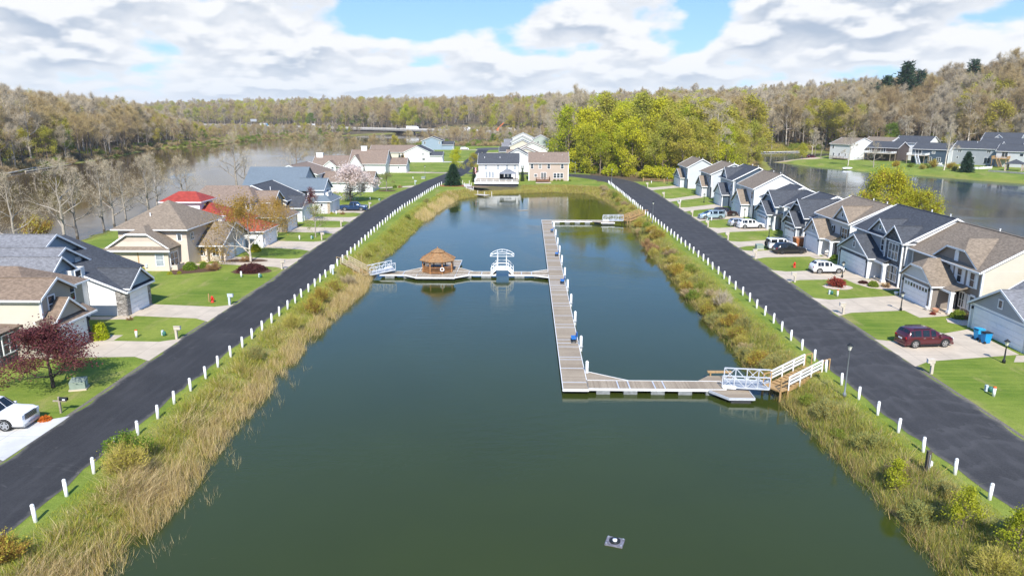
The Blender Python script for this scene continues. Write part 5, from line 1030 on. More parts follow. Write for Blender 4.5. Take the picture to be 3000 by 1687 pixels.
# private stair and pier by the white deck house
t = thing('private_pier', 'grey wooden steps and small pier below the white deck house', 'pier', (-15.5, 205, WL)); m = MB(); path = [(-18.4, 215, .25), (-17.4, 209.5, .1), (-16.4, 204, -.45), (-14.8, 199.0, -1.0), (-10.8, 196.4, -1.05)]
for p, q in zip(path, path[1:]):
    P_, Q_ = Vector(p), Vector(q); d = (Q_-P_); s_ = Vector((-d.y, d.x, 0)).normalized()*.95; n = max(2, int(d.length/.5))
    for i in range(n): a = P_+d*i/n; b2 = P_+d*(i+.85)/n; m.plate([tuple(a-s_), tuple(b2-s_), tuple(b2+s_), tuple(a+s_)], .08)
m.build('step', M('bleached_boards', (.52, .48, .44), .85, .15, 4), t); m = MB()
for p in path:
    for s_ in (-1.0, 1.0): m.box(p[0]+s_-.08, p[0]+s_+.08, p[1]-.08, p[1]+.08, -2.4, p[2]+1.0)
m.build('post', M('bleached_posts', (.60, .57, .52), .85, .15, 4), t)
# ------------------------------------------------------------------ bollards, lamps, boxes
def first_or_dup(store, key, builder, loc, rz, label, cat, group, name, sc=None):
    if key not in store:
        o = thing(name, label, cat, loc, rz, group); builder(o); store[key] = o
        if sc: o.scale = (sc,)*3
        return o
    return dup(store[key], loc, rz, sc, label, group)
ST = {}
def b_bollard(o):
    m = MB(); m.lathe([(.10, -.3), (.10, .93), (.0, .93)], 0, 0, 12); m.build('post', WHITE_PAINT, o, True, True)
    m = MB(); m.lathe([(.104, .93), (.104, .97), (.085, 1.03), (.03, 1.06), (0, 1.06)], 0, 0, 12); m.build('cap', WHITE_PAINT, o, True, True)
LY = [28.0+2.62*i for i in range(26)]+[97.9, 101.0, 104.1]+[107.0+2.86*i for i in range(38)]
LY = [y for y in LY if y < 213]; RY = [36.6+2.87*i for i in range(41)]+[156+2.85*i for i in range(23)]
for i, y in enumerate(LY):
    o = first_or_dup(ST, 'bollard', b_bollard, (lerp_at(LB, y)+.05*math.sin(i*2.1), y, 0), i*.7, 'white post edging the riverside road, %s up from the photo bottom' % nth(i+1), 'bollard', 'white posts along the riverside road', 'bollard'); o.rotation_euler[0] = R(rnd.gauss(0, 1.6)); o.rotation_euler[1] = R(rnd.gauss(0, 1.6))
for i, y in enumerate(RY):
    if 56.4 < y < 57.6: y += .2
    o = first_or_dup(ST, 'bollard', b_bollard, (lerp_at(RB, y)+.05*math.sin(i*1.7), y, 0), i*.9, 'white post edging the lakeside road, %s up from the photo bottom' % nth(i+1), 'bollard', 'white posts along the lakeside road', 'bollard'); o.rotation_euler[0] = R(rnd.gauss(0, 1.6)); o.rotation_euler[1] = R(rnd.gauss(0, 1.6))
def b_lamp(H_):
    def f(o):
        m = MB(); m.lathe([(.14, 0), (.14, .25), (.07, .35), (.055, 1.2), (.045, H_-.65), (.07, H_-.62), (.07, H_-.58), (0, H_-.58)], 0, 0, 8); m.build('pole', GREYM if H_ > 3 else BLACKM, o, True, True)
        m = MB(); m.lathe([(.10, H_-.58), (.20, H_-.22), (0, H_-.22)], 0, 0, 6); m.build('lamp_glass', LAMPG, o, False, True)
        m = MB(); m.lathe([(.26, H_-.22), (.24, H_-.18), (.08, H_-.05), (.03, H_), (0, H_)], 0, 0, 8); m.build('lamp_cap', BLACKM, o, False, True)
    return f
for x, y, lab in ((24.2, 51.5, 'tall grey street lamp on the verge near the timber stair'), (24.4, 139.2, 'tall grey street lamp by the lakeside posts near the far gangway'), (26.0, 223.6, 'tall street lamp where the lakeside road bends'), (-33.4, 234.5, 'tall street lamp on the lawn before the long white house'), (16.8, 256, 'dark street lamp by the grove beyond the beige house'), (-20.0, 319, 'street lamp beside the upper straight of the road')):
    first_or_dup(ST, 'lamp', b_lamp(4.3), (x, y, 0), 0, lab, 'street lamp', 'street lamps', 'street_lamp')
for x, y, lab in ((41.2, 59.4, 'black yard lamp by the walk of the house with blue bins'), (40.8, 76.2, 'black yard lamp at the lawn tip before the taupe house'), (41.3, 92.4, 'black yard lamp behind the white crossover at the stone-front house'), (41.8, 123.3, 'black yard lamp on the lawn between the dark ranch houses'), (44.0, 145.4, 'black yard lamp by the tall white house'), (42.3, 172.4, 'black yard lamp beside the blue-grey sided house'), (42.0, 217.8, 'black yard lamp by the last driveway of the lake row')):
    first_or_dup(ST, 'ylamp', b_lamp(2.15), (x, y, 0), 0, lab, 'yard lamp', 'black yard lamps', 'yard_lamp')
def b_mail(mat):
    def f(o):
        m = MB(); m.box(-.10, .10, -.10, .10, 0, .95); m.build('post', mat, o, False, True); m = MB(); m.prism([(-.45, -.14), (.14, -.14), (.14, .14), (-.45, .14)], .95, 1.22); m.plate([(-.47, -.16, 1.27), (.16, -.16, 1.27), (.16, .16, 1.33), (-.47, .16, 1.33)], .08); m.build('mailbox_body', mat, o, False, True)
        m = MB(); m.box(-.46, -.45, -.11, .11, .98, 1.2); m.build('mailbox_door', WHITE, o, False, True); m = MB(); m.box(-.3, -.12, -.22, -.14, .80, .95); m.build('paper_slot', mat, o, False, True)
    return f
RM = [(33.5, 56.6, 'at the lawn beside the blue-bin house'), (33.9, 74.6, 'by the taupe house driveway'), (34.1, 89.5, 'by the stone-front house driveway'), (33.9, 105.0, 'in front of the black wagon'), (34.0, 120.5, 'below the slate-fronted ranch house'), (34.0, 134.4, 'below the white crossover pair'), (34.3, 148.8, 'above the minivan driveway'), (34.6, 163.0, 'before the blue-grey sided house'), (34.7, 183.0, 'before the light grey house'), (34.7, 208.6, 'by the last driveway of the lake row')]
for x, y, w in RM: first_or_dup(ST, 'mailr', b_mail(TANPL), (x, y, 0), 0, 'tan mailbox on a square post '+w, 'mailbox', 'tan mailboxes on the lake side', 'mailbox')
LM = [(-33.4, 64.5, TANPL, 'tan mailbox on the lawn by the plum tree drive'), (-33.4, 77.0, GREYPL, 'pale grey mailbox across from the red hydrant'), (-33.8, 95.8, TANPL, 'tan mailbox at the driveway of the beige hip-roofed house'), (-34.8, 119.0, TANPL, 'tan mailbox by the young tree of the red-roofed house'), (-35.2, 133.5, TANPL, 'tan mailbox by the tan brick house lawn'), (-35.7, 160.8, TANPL, 'tan mailbox just past the blue pickup'), (-33.6, 214.4, GREYPL, 'pale grey mailbox on the lawn before the road bend'), (-20.6, 323.6, WHITE, 'white mailbox beside the upper road')]
for x, y, mt, lab in LM: first_or_dup(ST, 'maill'+mt.name, b_mail(mt), (x, y, 0), math.pi, lab, 'mailbox', 'mailboxes on the river side', 'mailbox')
t = thing('mailbox', 'black metal mailbox on a crossed timber post by the white pickup', 'mailbox', (-33.5, 47.2, 0)); m = MB(); m.box(-.06, .06, -.06, .06, 0, 1.25); m.build('post', WOOD_OLD, t, False, True); m = MB(); m.box(-.45, .5, -.05, .05, .88, .97); m.build('crossarm', WOOD_OLD, t, False, True)
m = MB(); m.prism([(.05, -.10), (.62, -.10), (.62, .10), (.05, .10)], .98, 1.12); m.tube((.05, 0, 1.12), (.62, 0, 1.12), .10, .10, 10); m.build('mailbox_body', BLACKM, t, False, True); m = MB(); m.box(.30, .50, -.115, -.10, 1.02, 1.10); m.build('number_plate', WHITE, t, False, True)
def b_hyd(o):
    m = MB(); m.lathe([(.20, 0), (.20, .06), (.13, .08), (.12, .52), (.17, .54), (.17, .6), (.13, .64), (.08, .74), (.03, .78), (0, .78)], 0, 0, 12); m.build('barrel', HYDR, o, True, True)
    for s_ in (-1, 1): m = MB(); m.tube((0, s_*.1, .42), (0, s_*.24, .42), .07, .07, 8); m.tube((0, s_*.22, .42), (0, s_*.28, .42), .05, .05, 6); m.build('outlet', HYDR, o, False, True)
    m = MB(); m.tube((.1, 0, .38), (.25, 0, .38), .09, .09, 8); m.build('outlet', HYDR, o, False, True)
first_or_dup(ST, 'hyd', b_hyd, (-35.8, 78, 0), 0, 'red fire hydrant beside the wooden stake on the riverside lawn', 'hydrant', 'red fire hydrants', 'fire_hydrant')
first_or_dup(ST, 'hyd', b_hyd, (37.3, 98.5, 0), math.pi, 'red fire hydrant on the lawn before the tan-roofed white house', 'hydrant', 'red fire hydrants', 'fire_hydrant')
m = MB(); m.box(-36.35, -36.25, 78.25, 78.35, 0, .95); tag(m.build('wooden_stake', WOOD_NEW), 'thin wooden stake beside the red hydrant', 'stake')
def b_tube(cap):
    def f(o):
        m = MB(); m.lathe([(.11, 0), (.11, .68), (0, .68)], 0, 0, 10); m.build('tube', WHITE, o, True, True); m = MB(); m.lathe([(.12, .68), (.12, .78), (.0, .8)], 0, 0, 10); m.build('cap', cap, o, True, True)
    return f
for x, y, c, lab in ((-37.5, 64.9, ORANGE, 'white utility marker with orange cap on the lawn by the plum drive'), (35.6, 51.8, ORANGE, 'white utility marker with orange cap beside green pedestal on the wide lawn'), (36.5, 82.3, ORANGE, 'white utility marker with orange cap below the red maple bed'), (-37.5, 90.8, WHITE, 'white utility marker before the dark barberry bush'), (-38.6, 119, WHITE, 'white utility marker by the red-roofed house driveway'), (-38.7, 175.4, WHITE, 'white utility marker beyond the blossoming tree'), (-37.1, 232.8, WHITE, 'white utility marker on the lawn before the long white house'), (36.6, 171.9, WHITE, 'white utility marker before the blue-grey sided house'), (36.7, 142.6, WHITE, 'white utility marker beside the minivan'), (37.6, 219.5, WHITE, 'white utility marker by the split-rail fence'), (-40.5, 150.2, WHITE, 'white utility marker in the planted strip by the blue pickup')):
    first_or_dup(ST, 'tube'+c.name, b_tube(c), (x, y, 0), 0, lab, 'utility marker', 'white utility markers', 'utility_marker')
def b_ped(o):
    m = MB(); m.lathe([(.16, 0), (.18, .3), (.12, .42), (0, .45)], 0, 0, 10); m.build('dome', TEAL, o, True, True); m = MB(); m.box(-.32, -.12, .05, .25, 0, .5); m.build('box', GREYPL, o, False, True)
for x, y, lab in ((-35.1, 65.5, 'green domed utility pedestal beside the tan mailbox'), (-34.9, 90.7, 'green domed utility pedestal below the barberry'), (-36.7, 120.1, 'green domed utility pedestal near the young tree'), (-36.1, 174.6, 'green domed utility pedestal past the blossoming tree'), (36.2, 83.2, 'green domed utility pedestal by the red maple bed'), (35.9, 52.7, 'green domed utility pedestal on the wide lawn'), (36.2, 143.0, 'green domed utility pedestal before the minivan'), (36.3, 172.2, 'green domed utility pedestal before the blue-grey sided house')):
    first_or_dup(ST, 'ped', b_ped, (x, y, 0), 0, lab, 'utility pedestal', 'green utility pedestals', 'utility_pedestal')
def b_trans(o):
    m = MB(); m.box(-.62, .62, -.5, .5, 0, .12); m.build('pad', CONC, o, False, True); m = MB(); m.add([(-.55,-.45,.12),(.55,-.45,.12),(.55,.45,.12),(-.55,.45,.12),(-.55,-.45,.70),(.55,-.45,.70),(.55,.45,.84),(-.55,.45,.84)], [(0,3,2,1),(4,5,6,7),(0,1,5,4),(1,2,6,5),(2,3,7,6),(3,0,4,7)]); m.build('cabinet', GRNBOX, o, False, True); m = MB(); m.box(.56, .575, -.2, .05, .35, .62); m.build('warning_plate', GREYPL, o, False, True)
for x, y, rz, lab in ((-35.0, 51.8, .3, 'grey-green transformer cabinet under the plum tree'), (36.7, 112.2, 0, 'grey-green transformer cabinet behind the jeep'), (-33.8, 232.9, 0, 'grey-green transformer cabinet before the road bend')):
    first_or_dup(ST, 'trans', b_trans, (x, y, 0), rz, lab, 'transformer', 'transformer cabinets', 'transformer_cabinet')
def b_bin(body, lid, lab, x, y, emblem):
    o = thing('wheeled_bin', lab, 'bin', (x, y, 0), R(100), 'wheeled bins by the garage'); m = MB()
    m.add([(-.24,-.28,.06),(.24,-.28,.06),(.24,.28,.06),(-.24,.28,.06),(-.31,-.36,1.0),(.31,-.36,1.0),(.31,.36,1.0),(-.31,.36,1.0)], [(0,3,2,1),(4,5,6,7),(0,1,5,4),(1,2,6,5),(2,3,7,6),(3,0,4,7)]); m.build('body', body, o, False, True)
    m = MB(); m.plate([(-.34, -.40, 1.06), (.34, -.40, 1.06), (.34, .38, 1.12), (-.34, .38, 1.12)], .07); m.build('lid', lid, o, False, True)
    for s_ in (-.26, .26): m = MB(); m.tube((s_-.04, .30, .13), (s_+.04, .30, .13), .13, .13, 10); m.build('wheel', RUBBER, o, False, True)
    m = MB(); m.tube((-.26, .43, 1.0), (.26, .43, 1.0), .025, .025, 6); m.build('handle', BLACK, o, False, True)
    if emblem:
        m = MB()
        for k in range(3):
            a = math.pi/2+k*2.0944
            for j in range(3):
                b0 = a+j*.45; b1 = b0+.38; r = .11; m.add([(r*math.cos(b0), -.345, .62+r*math.sin(b0)), (r*math.cos(b1), -.345, .62+r*math.sin(b1)), ((r-.045)*math.cos(b1), -.345, .62+(r-.045)*math.sin(b1)), ((r-.045)*math.cos(b0), -.345, .62+(r-.045)*math.sin(b0))], [(0, 1, 2, 3)])
        m.build('recycling_emblem', WHITE, o, False, True)
    return o
b_bin(BINL, BINL, 'blue wheeled bin with matching blue lid against the grey garage', 43.05, 66.1, False); b_bin(BINB, BLACK, 'blue wheeled bin with dark lid and white recycling emblem', 43.0, 64.9, True)
# split-rail fence by the grove
for k, (a, b2) in enumerate((((36.2, 226.4), (42.0, 222.6)), ((42.0, 222.6), (47.2, 220.2)))):
    t = thing('split_rail_fence', ('split-rail timber fence at the foot of the green grove', 'split-rail fence run reaching the last lake house')[k], 'fence', (*a, 0), 0, 'split-rail fence runs')
    for q in ((a, b2) if k == 0 else (b2,)): m = MB(); m.box(q[0]-.1, q[0]+.1, q[1]-.1, q[1]+.1, 0, 1.25); m.build('post', WOOD_NEW, t)
    for z in (.5, .95): m = MB(); m.bar((*a, z), (*b2, z+.03), .1, .13); m.build('rail', WOOD_NEW, t)
# power posts on the verges
def b_post(o):
    m = MB(); m.box(-.11, .11, -.11, .11, 0, 1.25); m.box(-.13, .13, -.13, .13, 1.25, 1.3); m.build('post', M('dark_post', (.09, .075, .06), .8, .2, 5), o, False, True); m = MB(); m.box(.11, .26, -.09, .09, .35, .62); m.tube((.18, 0, .2), (.18, 0, .35), .04, .04, 6); m.build('meter_box', WHITE, o, False, True); m = MB(); m.box(-.02, .02, -.17, -.11, .1, 1.1); m.build('conduit', GALV, o, False, True)
first_or_dup(ST, 'ppost', b_post, (24.2, 39.9, 0), 0, 'dark square post with white meter box on the grassy verge', 'power post', None, 'power_post')
def b_ped2(o):
    m = MB(); m.box(-.1, .1, -.08, .08, 0, .95); m.build('post', GREYPL, o, False, True); m = MB(); m.box(-.24, .24, -.12, .12, .85, 1.3); m.build('cabinet', WHITE, o, False, True); m = MB(); m.box(-.18, .18, -.13, -.12, .92, 1.2); m.build('cabinet_door', GREYPL, o, False, True)
first_or_dup(ST, 'ped2', b_ped2, (-25.9, 92.7, 0), 0, 'white electric pedestal among the riverside posts near the stair', 'power pedestal', 'white electric pedestals', 'power_pedestal')
first_or_dup(ST, 'ped2', b_ped2, (24.5, 166.8, 0), 0, 'white electric pedestal among the lakeside posts near the far stair', 'power pedestal', 'white electric pedestals', 'power_pedestal')
# planters and pots at the taupe house
def pot(x, y, r, h, mat, lab):
    m = MB(); m.lathe([(r*.7, 0), (r, h*.8), (r*1.1, h), (r*.95, h), (r*.9, h*.85), (0, h*.85)], x, y, 12); tag(m.build('flower_pot', mat, None, True), lab, 'flower pot', 'flower pots and stones by the taupe house')
pot(43.75, 76.35, .22, .4, WHITE, 'white flower pot at the garage corner of the taupe house'); pot(43.7, 83.1, .22, .4, WHITE, 'white flower pot at the far garage jamb of the taupe house'); pot(44.2, 75.6, .33, .42, M('terracotta', (.45, .23, .14), .8), 'terracotta pot by the steps of the taupe house')
# flag on the white deck house
t = thing('flag', 'striped flag hanging from a pole at the white deck house', 'flag', (-15.9, 228, 3.0)); m = MB(); m.bar((.2, .4, -.3), (-1.2, -.6, 1.2), .05, .05); m.build('flag_pole', WHITE, t, False, True)
FR, FW, FB = M('flag_red', (.55, .03, .04), .7), M('flag_white', (.75, .73, .72), .7), M('flag_blue', (.03, .05, .22), .7); m = MB()
for i in range(7):
    x0 = -1.2+.13*i; m.add([(x0, -.6+.03*math.sin(i), 1.2), (x0+.13, -.6+.03*math.sin(i+1), 1.15), (x0+.12, -.58, -.9), (x0, -.58, -.9)], [(0, 1, 2, 3)], i % 2)
m.add([(-1.2, -.63, 1.2), (-.7, -.63, 1.15), (-.7, -.63, .4), (-1.2, -.63, .4)], [(0, 1, 2, 3)], 2); m.build('cloth', [FR, FW, FB], t, False, True)
# deck pavilion
t = thing('deck_canopy', 'grey soft-top canopy standing on the white-railed deck', 'canopy', (-6.1, 221.5, .75)); G1 = M('grey_canopy_cloth', (.19, .20, .22), .8, .1, 2); m = MB(); r0, r1 = 2.55, .95
for z0, z1, a, b2 in ((2.1, 2.95, 2.55, 1.0), (3.0, 3.3, 1.15, .55)):
    q0 = [(-a, -a*.8, z0), (a, -a*.8, z0), (a, a*.8, z0), (-a, a*.8, z0)]; q1 = [(-b2, -b2*.8, z1), (b2, -b2*.8, z1), (b2, b2*.8, z1), (-b2, b2*.8, z1)]
    for k in range(4): m.plate([q0[k], q0[(k+1) % 4], q1[(k+1) % 4], q1[k]], .05)
    m.plate(q1, .05)
m.build('canopy_top', G1, t, False, True)
for sx in (-2.4, 2.4):
    for sy in (-1.9, 1.9): m = MB(); m.box(sx-.06, sx+.06, sy-.06, sy+.06, 0, 2.15); m.build('post', BLACKM, t, False, True)
m = MB(); m.box(-2.38, -1.2, 1.86, 1.9, .1, 2.1); m.box(-2.42, -2.38, -1.8, 1.8, .1, 2.1); m.build('net_curtain', M('dark_net', (.06, .07, .08), .9), t, False, True)
t = thing('patio_sofa', 'dark outdoor sofa under the grey canopy', 'sofa', (-6.0, 222.4, .75)); m = MB(); m.box(-1.6, 1.6, -.4, .4, .1, .42); m.build('seat', M('charcoal_cushion', (.05, .055, .07), .9), t, False, True); m = MB(); m.box(-1.6, 1.6, .25, .42, .42, .85); m.build('backrest', M('charcoal_cushion_back', (.06, .065, .08), .9), t, False, True)
# deck furniture of the beige house
t = thing('patio_table', 'small brown table on the beige house deck', 'table', (5.4, 225.0, .5)); m = MB(); m.lathe([(.5, .7), (.5, .74), (0, .74)], 0, 0, 12); m.build('tabletop', WOOD_OLD, t, False, True); m = MB(); m.tube((0, 0, 0), (0, 0, .7), .05, .05, 6); m.build('leg', BLACKM, t, False, True)
# far-shore bits: fence, retaining wall, pergola, boats
t = thing('vinyl_fence', 'white vinyl fence in front of the grey shore house', 'fence', (167, 288, -.8)); pts = [(171, 303), (163.5, 296.5), (167, 284.5), (172, 279.5), (179, 283)]; m = MB()
for p, q in zip(pts, pts[1:]): m.bar((*p, .0), (*q, .0), .06, 1.5)
m.build('panel', WHITE, t); m = MB()
for p, q in zip(pts, pts[1:]):
    n = max(1, int(math.dist(p, q)/2.4))
    for i in range(n+1): x, y = p[0]+(q[0]-p[0])*i/n, p[1]+(q[1]-p[1])*i/n; m.box(x-.07, x+.07, y-.07, y+.07, -1.2, .95)
m.build('post', WHITE, t)
t = thing('retaining_wall', 'stepped grey block retaining wall below the timber-deck house', 'wall', (165, 258, -1.4)); m = MB(); m.bar((162.5, 265.5, -.9), (168.5, 250.5, -.9), .5, 1.2); m.build('lower_course', BLOCK, t); m = MB(); m.bar((168.5, 268, -.1), (175.5, 253, -.1), .5, 1.3); m.build('upper_course', BLOCK, t)
t = thing('pergola', 'dark hip-topped pavilion with stone posts on the shore', 'pavilion', (180.5, 272, 0), R(-45)); m = MB(); q = [(-3, -2.4, 2.6), (3, -2.4, 2.6), (3, 2.4, 2.6), (-3, 2.4, 2.6)]
for k in range(4): m.plate([q[k], q[(k+1) % 4], (.0, 0, 4.2)], .08)
m.build('roof', RF_DK, t, False, True)
for sx in (-2.6, 2.6):
    for sy in (-2, 2): m = MB(); m.box(sx-.25, sx+.25, sy-.25, sy+.25, -1, 2.6); m.build('post', BRICK, t, False, True)
def rowboat(lab, x, y, z, rz, mat, s_=1.0, flip=False):
    m = MB(); n = 9; vs = []
    for i in range(n):
        u = i/(n-1); w = .62*math.sin(math.pi*min(1, .12+u*.95))**.6; zz = .12*abs(u-.4)**2*4
        for a in (-1, -.75, 0, .75, 1): vs.append(((u-.5)*3.6, a*w, (abs(a)**2.2)*.42+zz))
    fs = [(i*5+j, i*5+j+1, (i+1)*5+j+1, (i+1)*5+j) for i in range(n-1) for j in range(4)]
    t = thing('rowing_boat', lab, 'boat', (x, y, z), rz, 'small boats on the far shore'); mm = MB(); mm.add(vs, fs); h = mm.build('hull', mat, t, True, True); mo = h.modifiers.new('t', 'SOLIDIFY'); mo.thickness = .05
    mm = MB()
    for u in (-.7, .5): mm.box(u-.13, u+.13, -.5, .5, .28, .32)
    mm.build('thwart', WOOD_OLD, t, False, True); t.scale = (s_,)*3
    if flip: t.rotation_euler = (math.pi, 0, rz); t.location.z += .5
    return t
rowboat('dark jet boat drawn up on the sandy spit', 132.5, 349, -.8, .5, BLACKM, 1.6); rowboat('white upturned boat on the grass by the lone birch', 129.4, 295.4, -1.0, .2, WHITE, 1.3, True); rowboat('blue covered boat below the block wall', 159, 260, -1.0, -.9, S_NAVY, 1.5, True)
t = thing('lake_dock', 'long low floating dock across the narrow head of the lake', 'dock', (117, 414, WL)); m = MB(); m.bar((116, 414, -1.1), (158, 428, -1.1), 2.2, .25); m.build('decking', M('pale_dock', (.58, .56, .53), .8), t); m = MB()
for i in range(16): x = 117+42*i/16; y = 414.2+14*i/16; m.box(x, x+1.2, y-.7, y+.7, WL-.2, -1.2)
m.build('float', FLOATB, t)
# ------------------------------------------------------------------ vehicles
def paint(name, col, metal=.0): return M('paint_'+name, col, .28, .03, 1.5, 0, metal, .5, 0, .7)
HL = M('headlamp_glass', (.75, .78, .80), .1); TL = M('tail_lamp', (.45, .015, .015), .25)
PROF = {  # t along the car from tail to nose: (t, belt, top, half-width factor, roof factor)
 'suv':  [(0,.50,.52,.80,.8),(.015,.60,.62,.92,.86),(.04,.62,.78,.97,.84),(.085,.62,.95,.99,.80),(.16,.62,.99,1,.79),(.30,.615,1.0,1,.79),(.325,.615,1.0,1,.79),(.47,.61,.995,1,.79),(.495,.61,.99,1,.79),(.60,.61,.945,1,.78),(.715,.62,.665,.99,.80),(.80,.605,.62,.98,.82),(.90,.56,.575,.96,.82),(.965,.48,.50,.90,.80),(1,.36,.38,.74,.7)],
 'van':  [(0,.50,.54,.86,.84),(.012,.60,.70,.95,.86),(.035,.60,.93,.99,.84),(.09,.60,.99,1,.82),(.28,.60,1.0,1,.82),(.30,.60,1.0,1,.82),(.50,.595,.99,1,.82),(.52,.595,.985,1,.82),(.62,.59,.93,1,.80),(.80,.57,.63,.98,.82),(.88,.53,.56,.96,.82),(.96,.45,.47,.9,.8),(1,.34,.36,.76,.7)],
 'wagon':[(0,.50,.53,.84,.8),(.015,.60,.62,.94,.84),(.05,.62,.80,.98,.82),(.12,.62,.965,1,.78),(.22,.62,1.0,1,.77),(.32,.615,1.0,1,.77),(.345,.615,1.0,1,.77),(.48,.61,.985,1,.77),(.505,.61,.975,1,.77),(.58,.61,.92,1,.76),(.70,.62,.66,.99,.80),(.80,.60,.615,.98,.82),(.90,.56,.575,.95,.82),(.965,.47,.49,.88,.8),(1,.36,.38,.72,.7)],
 'jeep': [(0,.50,.52,.88,.9),(.012,.62,.66,.96,.93),(.02,.62,.93,.98,.93),(.05,.62,.985,1,.92),(.28,.62,1.0,1,.92),(.30,.62,1.0,1,.92),(.49,.62,.99,1,.92),(.51,.62,.985,1,.92),(.60,.62,.96,1,.90),(.68,.62,.66,1,.9),(.80,.61,.63,.99,.9),(.93,.59,.61,.97,.9),(.985,.52,.54,.93,.88),(1,.40,.42,.86,.86)],
 'pickup':[(0,.50,.51,.92,.9),(.006,.60,.605,.97,.94),(.02,.60,.605,.99,.95),(.345,.60,.605,1,.95),(.355,.60,.62,1,.9),(.375,.60,.93,1,.80),(.42,.60,.99,1,.79),(.51,.60,1.0,1,.79),(.53,.60,1.0,1,.79),(.61,.60,.98,1,.79),(.64,.60,.96,1,.78),(.735,.61,.655,1,.84),(.80,.605,.62,1,.88),(.93,.585,.60,.99,.88),(.985,.53,.545,.96,.88),(1,.36,.40,.90,.86)],
}
GLZ = {'suv': (3, 9), 'van': (2, 8), 'wagon': (3, 9), 'jeep': (2, 8), 'pickup': (5, 10)}
def car(kind_, label, mat, x, y, rz, L, Wd, Hh, rim=ALLOY, wr=.36, name='parked_car', rails=True, wx=(.19, .80), spare=False, rack=False, clad=None, z=0, cat='car', group='parked cars', simple=False):
    o = thing(name, label, cat, (x, y, z), rz, group); pr = PROF[kind_]; g0, g1 = GLZ[kind_]; w2 = Wd/2; zb = wr*.62; secs = []
    for tt, be, tp, wf, rf in pr:
        X = (tt-.5)*L; w = w2*wf; rw = w2*wf*rf; zt = tp*Hh; zl = be*Hh; roof_w = rw if tp-be > .1 else w*.93
        half = [(0, zb), (w*.88, zb), (w*.985, zb+.10*Hh), (w, zb+.26*Hh if zb+.26*Hh < zl*.85 else zl*.8), (w*.975, zl), (roof_w, zt-.035*Hh if tp-be > .1 else zt-.01), (roof_w*.82, zt), (0, zt+.012*Hh)]
        secs.append([(X, yv, zv) for yv, zv in half]+[(X, -yv, zv) for yv, zv in half[-2:0:-1]])
    n = len(secs[0]); B = MB(); Wn = []; b0 = []
    for s_ in secs: B.v += s_
    for i in range(len(secs)-1):
        for j in range(n):
            f = [i*n+j, i*n+(j+1) % n, (i+1)*n+(j+1) % n, (i+1)*n+j]; jj = min(j, n-1-j); 
            thin = pr[i+1][0]-pr[i][0] < .03
            side = jj == 4 and g0 <= i < g1-0 and not (thin and i > g0+1); front = i == g1 and jj in (5, 6) ; rear = i == g0-1 and jj in (5, 6)
            if front and kind_ == 'pickup': front = True
            if side or front or rear: Wn.append((('windscreen' if front else 'rear_window' if rear else 'side_window'), [secs[i][j], secs[i][(j+1) % n], secs[i+1][(j+1) % n], secs[i+1][j]]))
            B.f.append(f); B.mi.append(0)
    B.f += [tuple(range(n-1, -1, -1)), tuple((len(secs)-1)*n+k for k in range(n))]; B.mi += [0, 0]
    if kind_ == 'pickup':
        bx0, bx1 = (.03-.5)*L, (.34-.5)*L; zz = .605*Hh+.012; Bd = MB(); Bd.box(bx0, bx1, -w2*.80, w2*.80, zz-.01, zz+.006)
        Bd.build('truck_bed', BLACK, o, False, True)
    body = B.build('body', mat, o, True, True)
    for nm in ('windscreen', 'rear_window', 'side_window'):
        qs = [q for k, q in Wn if k == nm]
        if not qs: continue
        if nm == 'side_window': grp = [[q for q in qs if q[0][1] > 0], [q for q in qs if q[0][1] < 0]]
        else: grp = [qs]
        for G_ in grp:
            m = MB()
            for q in G_:
                c = sum((Vector(p) for p in q), Vector())/4; nrm = (Vector(q[1])-Vector(q[0])).cross(Vector(q[3])-Vector(q[0])).normalized()
                if nrm.dot(c-Vector((c.x*.7, 0, Hh*.5))) < 0: nrm = -nrm
                k = .92; m.add([tuple(c+(Vector(p)-c)*k+nrm*.012) for p in q], [(0, 1, 2, 3)])
            m.build(nm, CARGLASS, o, False, True)
    for a in wx:
        for sg in (-1, 1):
            X = (a-.5)*L; yo = sg*(w2-.11); m = MB(); m.tube((X, yo-.115, wr), (X, yo+.115, wr), wr, wr, 20); wh = m.build('wheel', RUBBER, o, False, True)
            m = MB(); yf = yo+sg*.118; m.tube((X, yf-.012*sg, wr), (X, yf, wr), wr*.40, wr*.40, 14); 
            for k in range(5): an = 2*math.pi*k/5+.3; m.bar((X, yf-.006*sg, wr), (X+wr*.68*math.cos(an), yf-.006*sg, wr+wr*.68*math.sin(an)), .10, .016, 0, (0, 1, 0))
            vs = []
            for r_ in (wr*.62, wr*.72):
                vs += [(X+r_*math.cos(2*math.pi*k/20), yf, wr+r_*math.sin(2*math.pi*k/20)) for k in range(20)]
            m.add(vs, [(k, (k+1) % 20, 20+(k+1) % 20, 20+k) for k in range(20)]); m.build('rim', rim, wh, False, True)
            m = MB(); ya = sg*(w2+.004); vs = []
            for r_ in (wr*1.02, wr*1.24): vs += [(X+r_*math.cos(math.pi*k/14), ya, wr*1.0+r_*math.sin(math.pi*k/14)) for k in range(15)]
            m.add(vs, [(k, k+1, 16+k, 15+k) for k in range(14)]); m.build('wheel_arch', clad or BLACK, o, False, True)
    hz = .455*Hh if kind_ != 'pickup' else .52*Hh
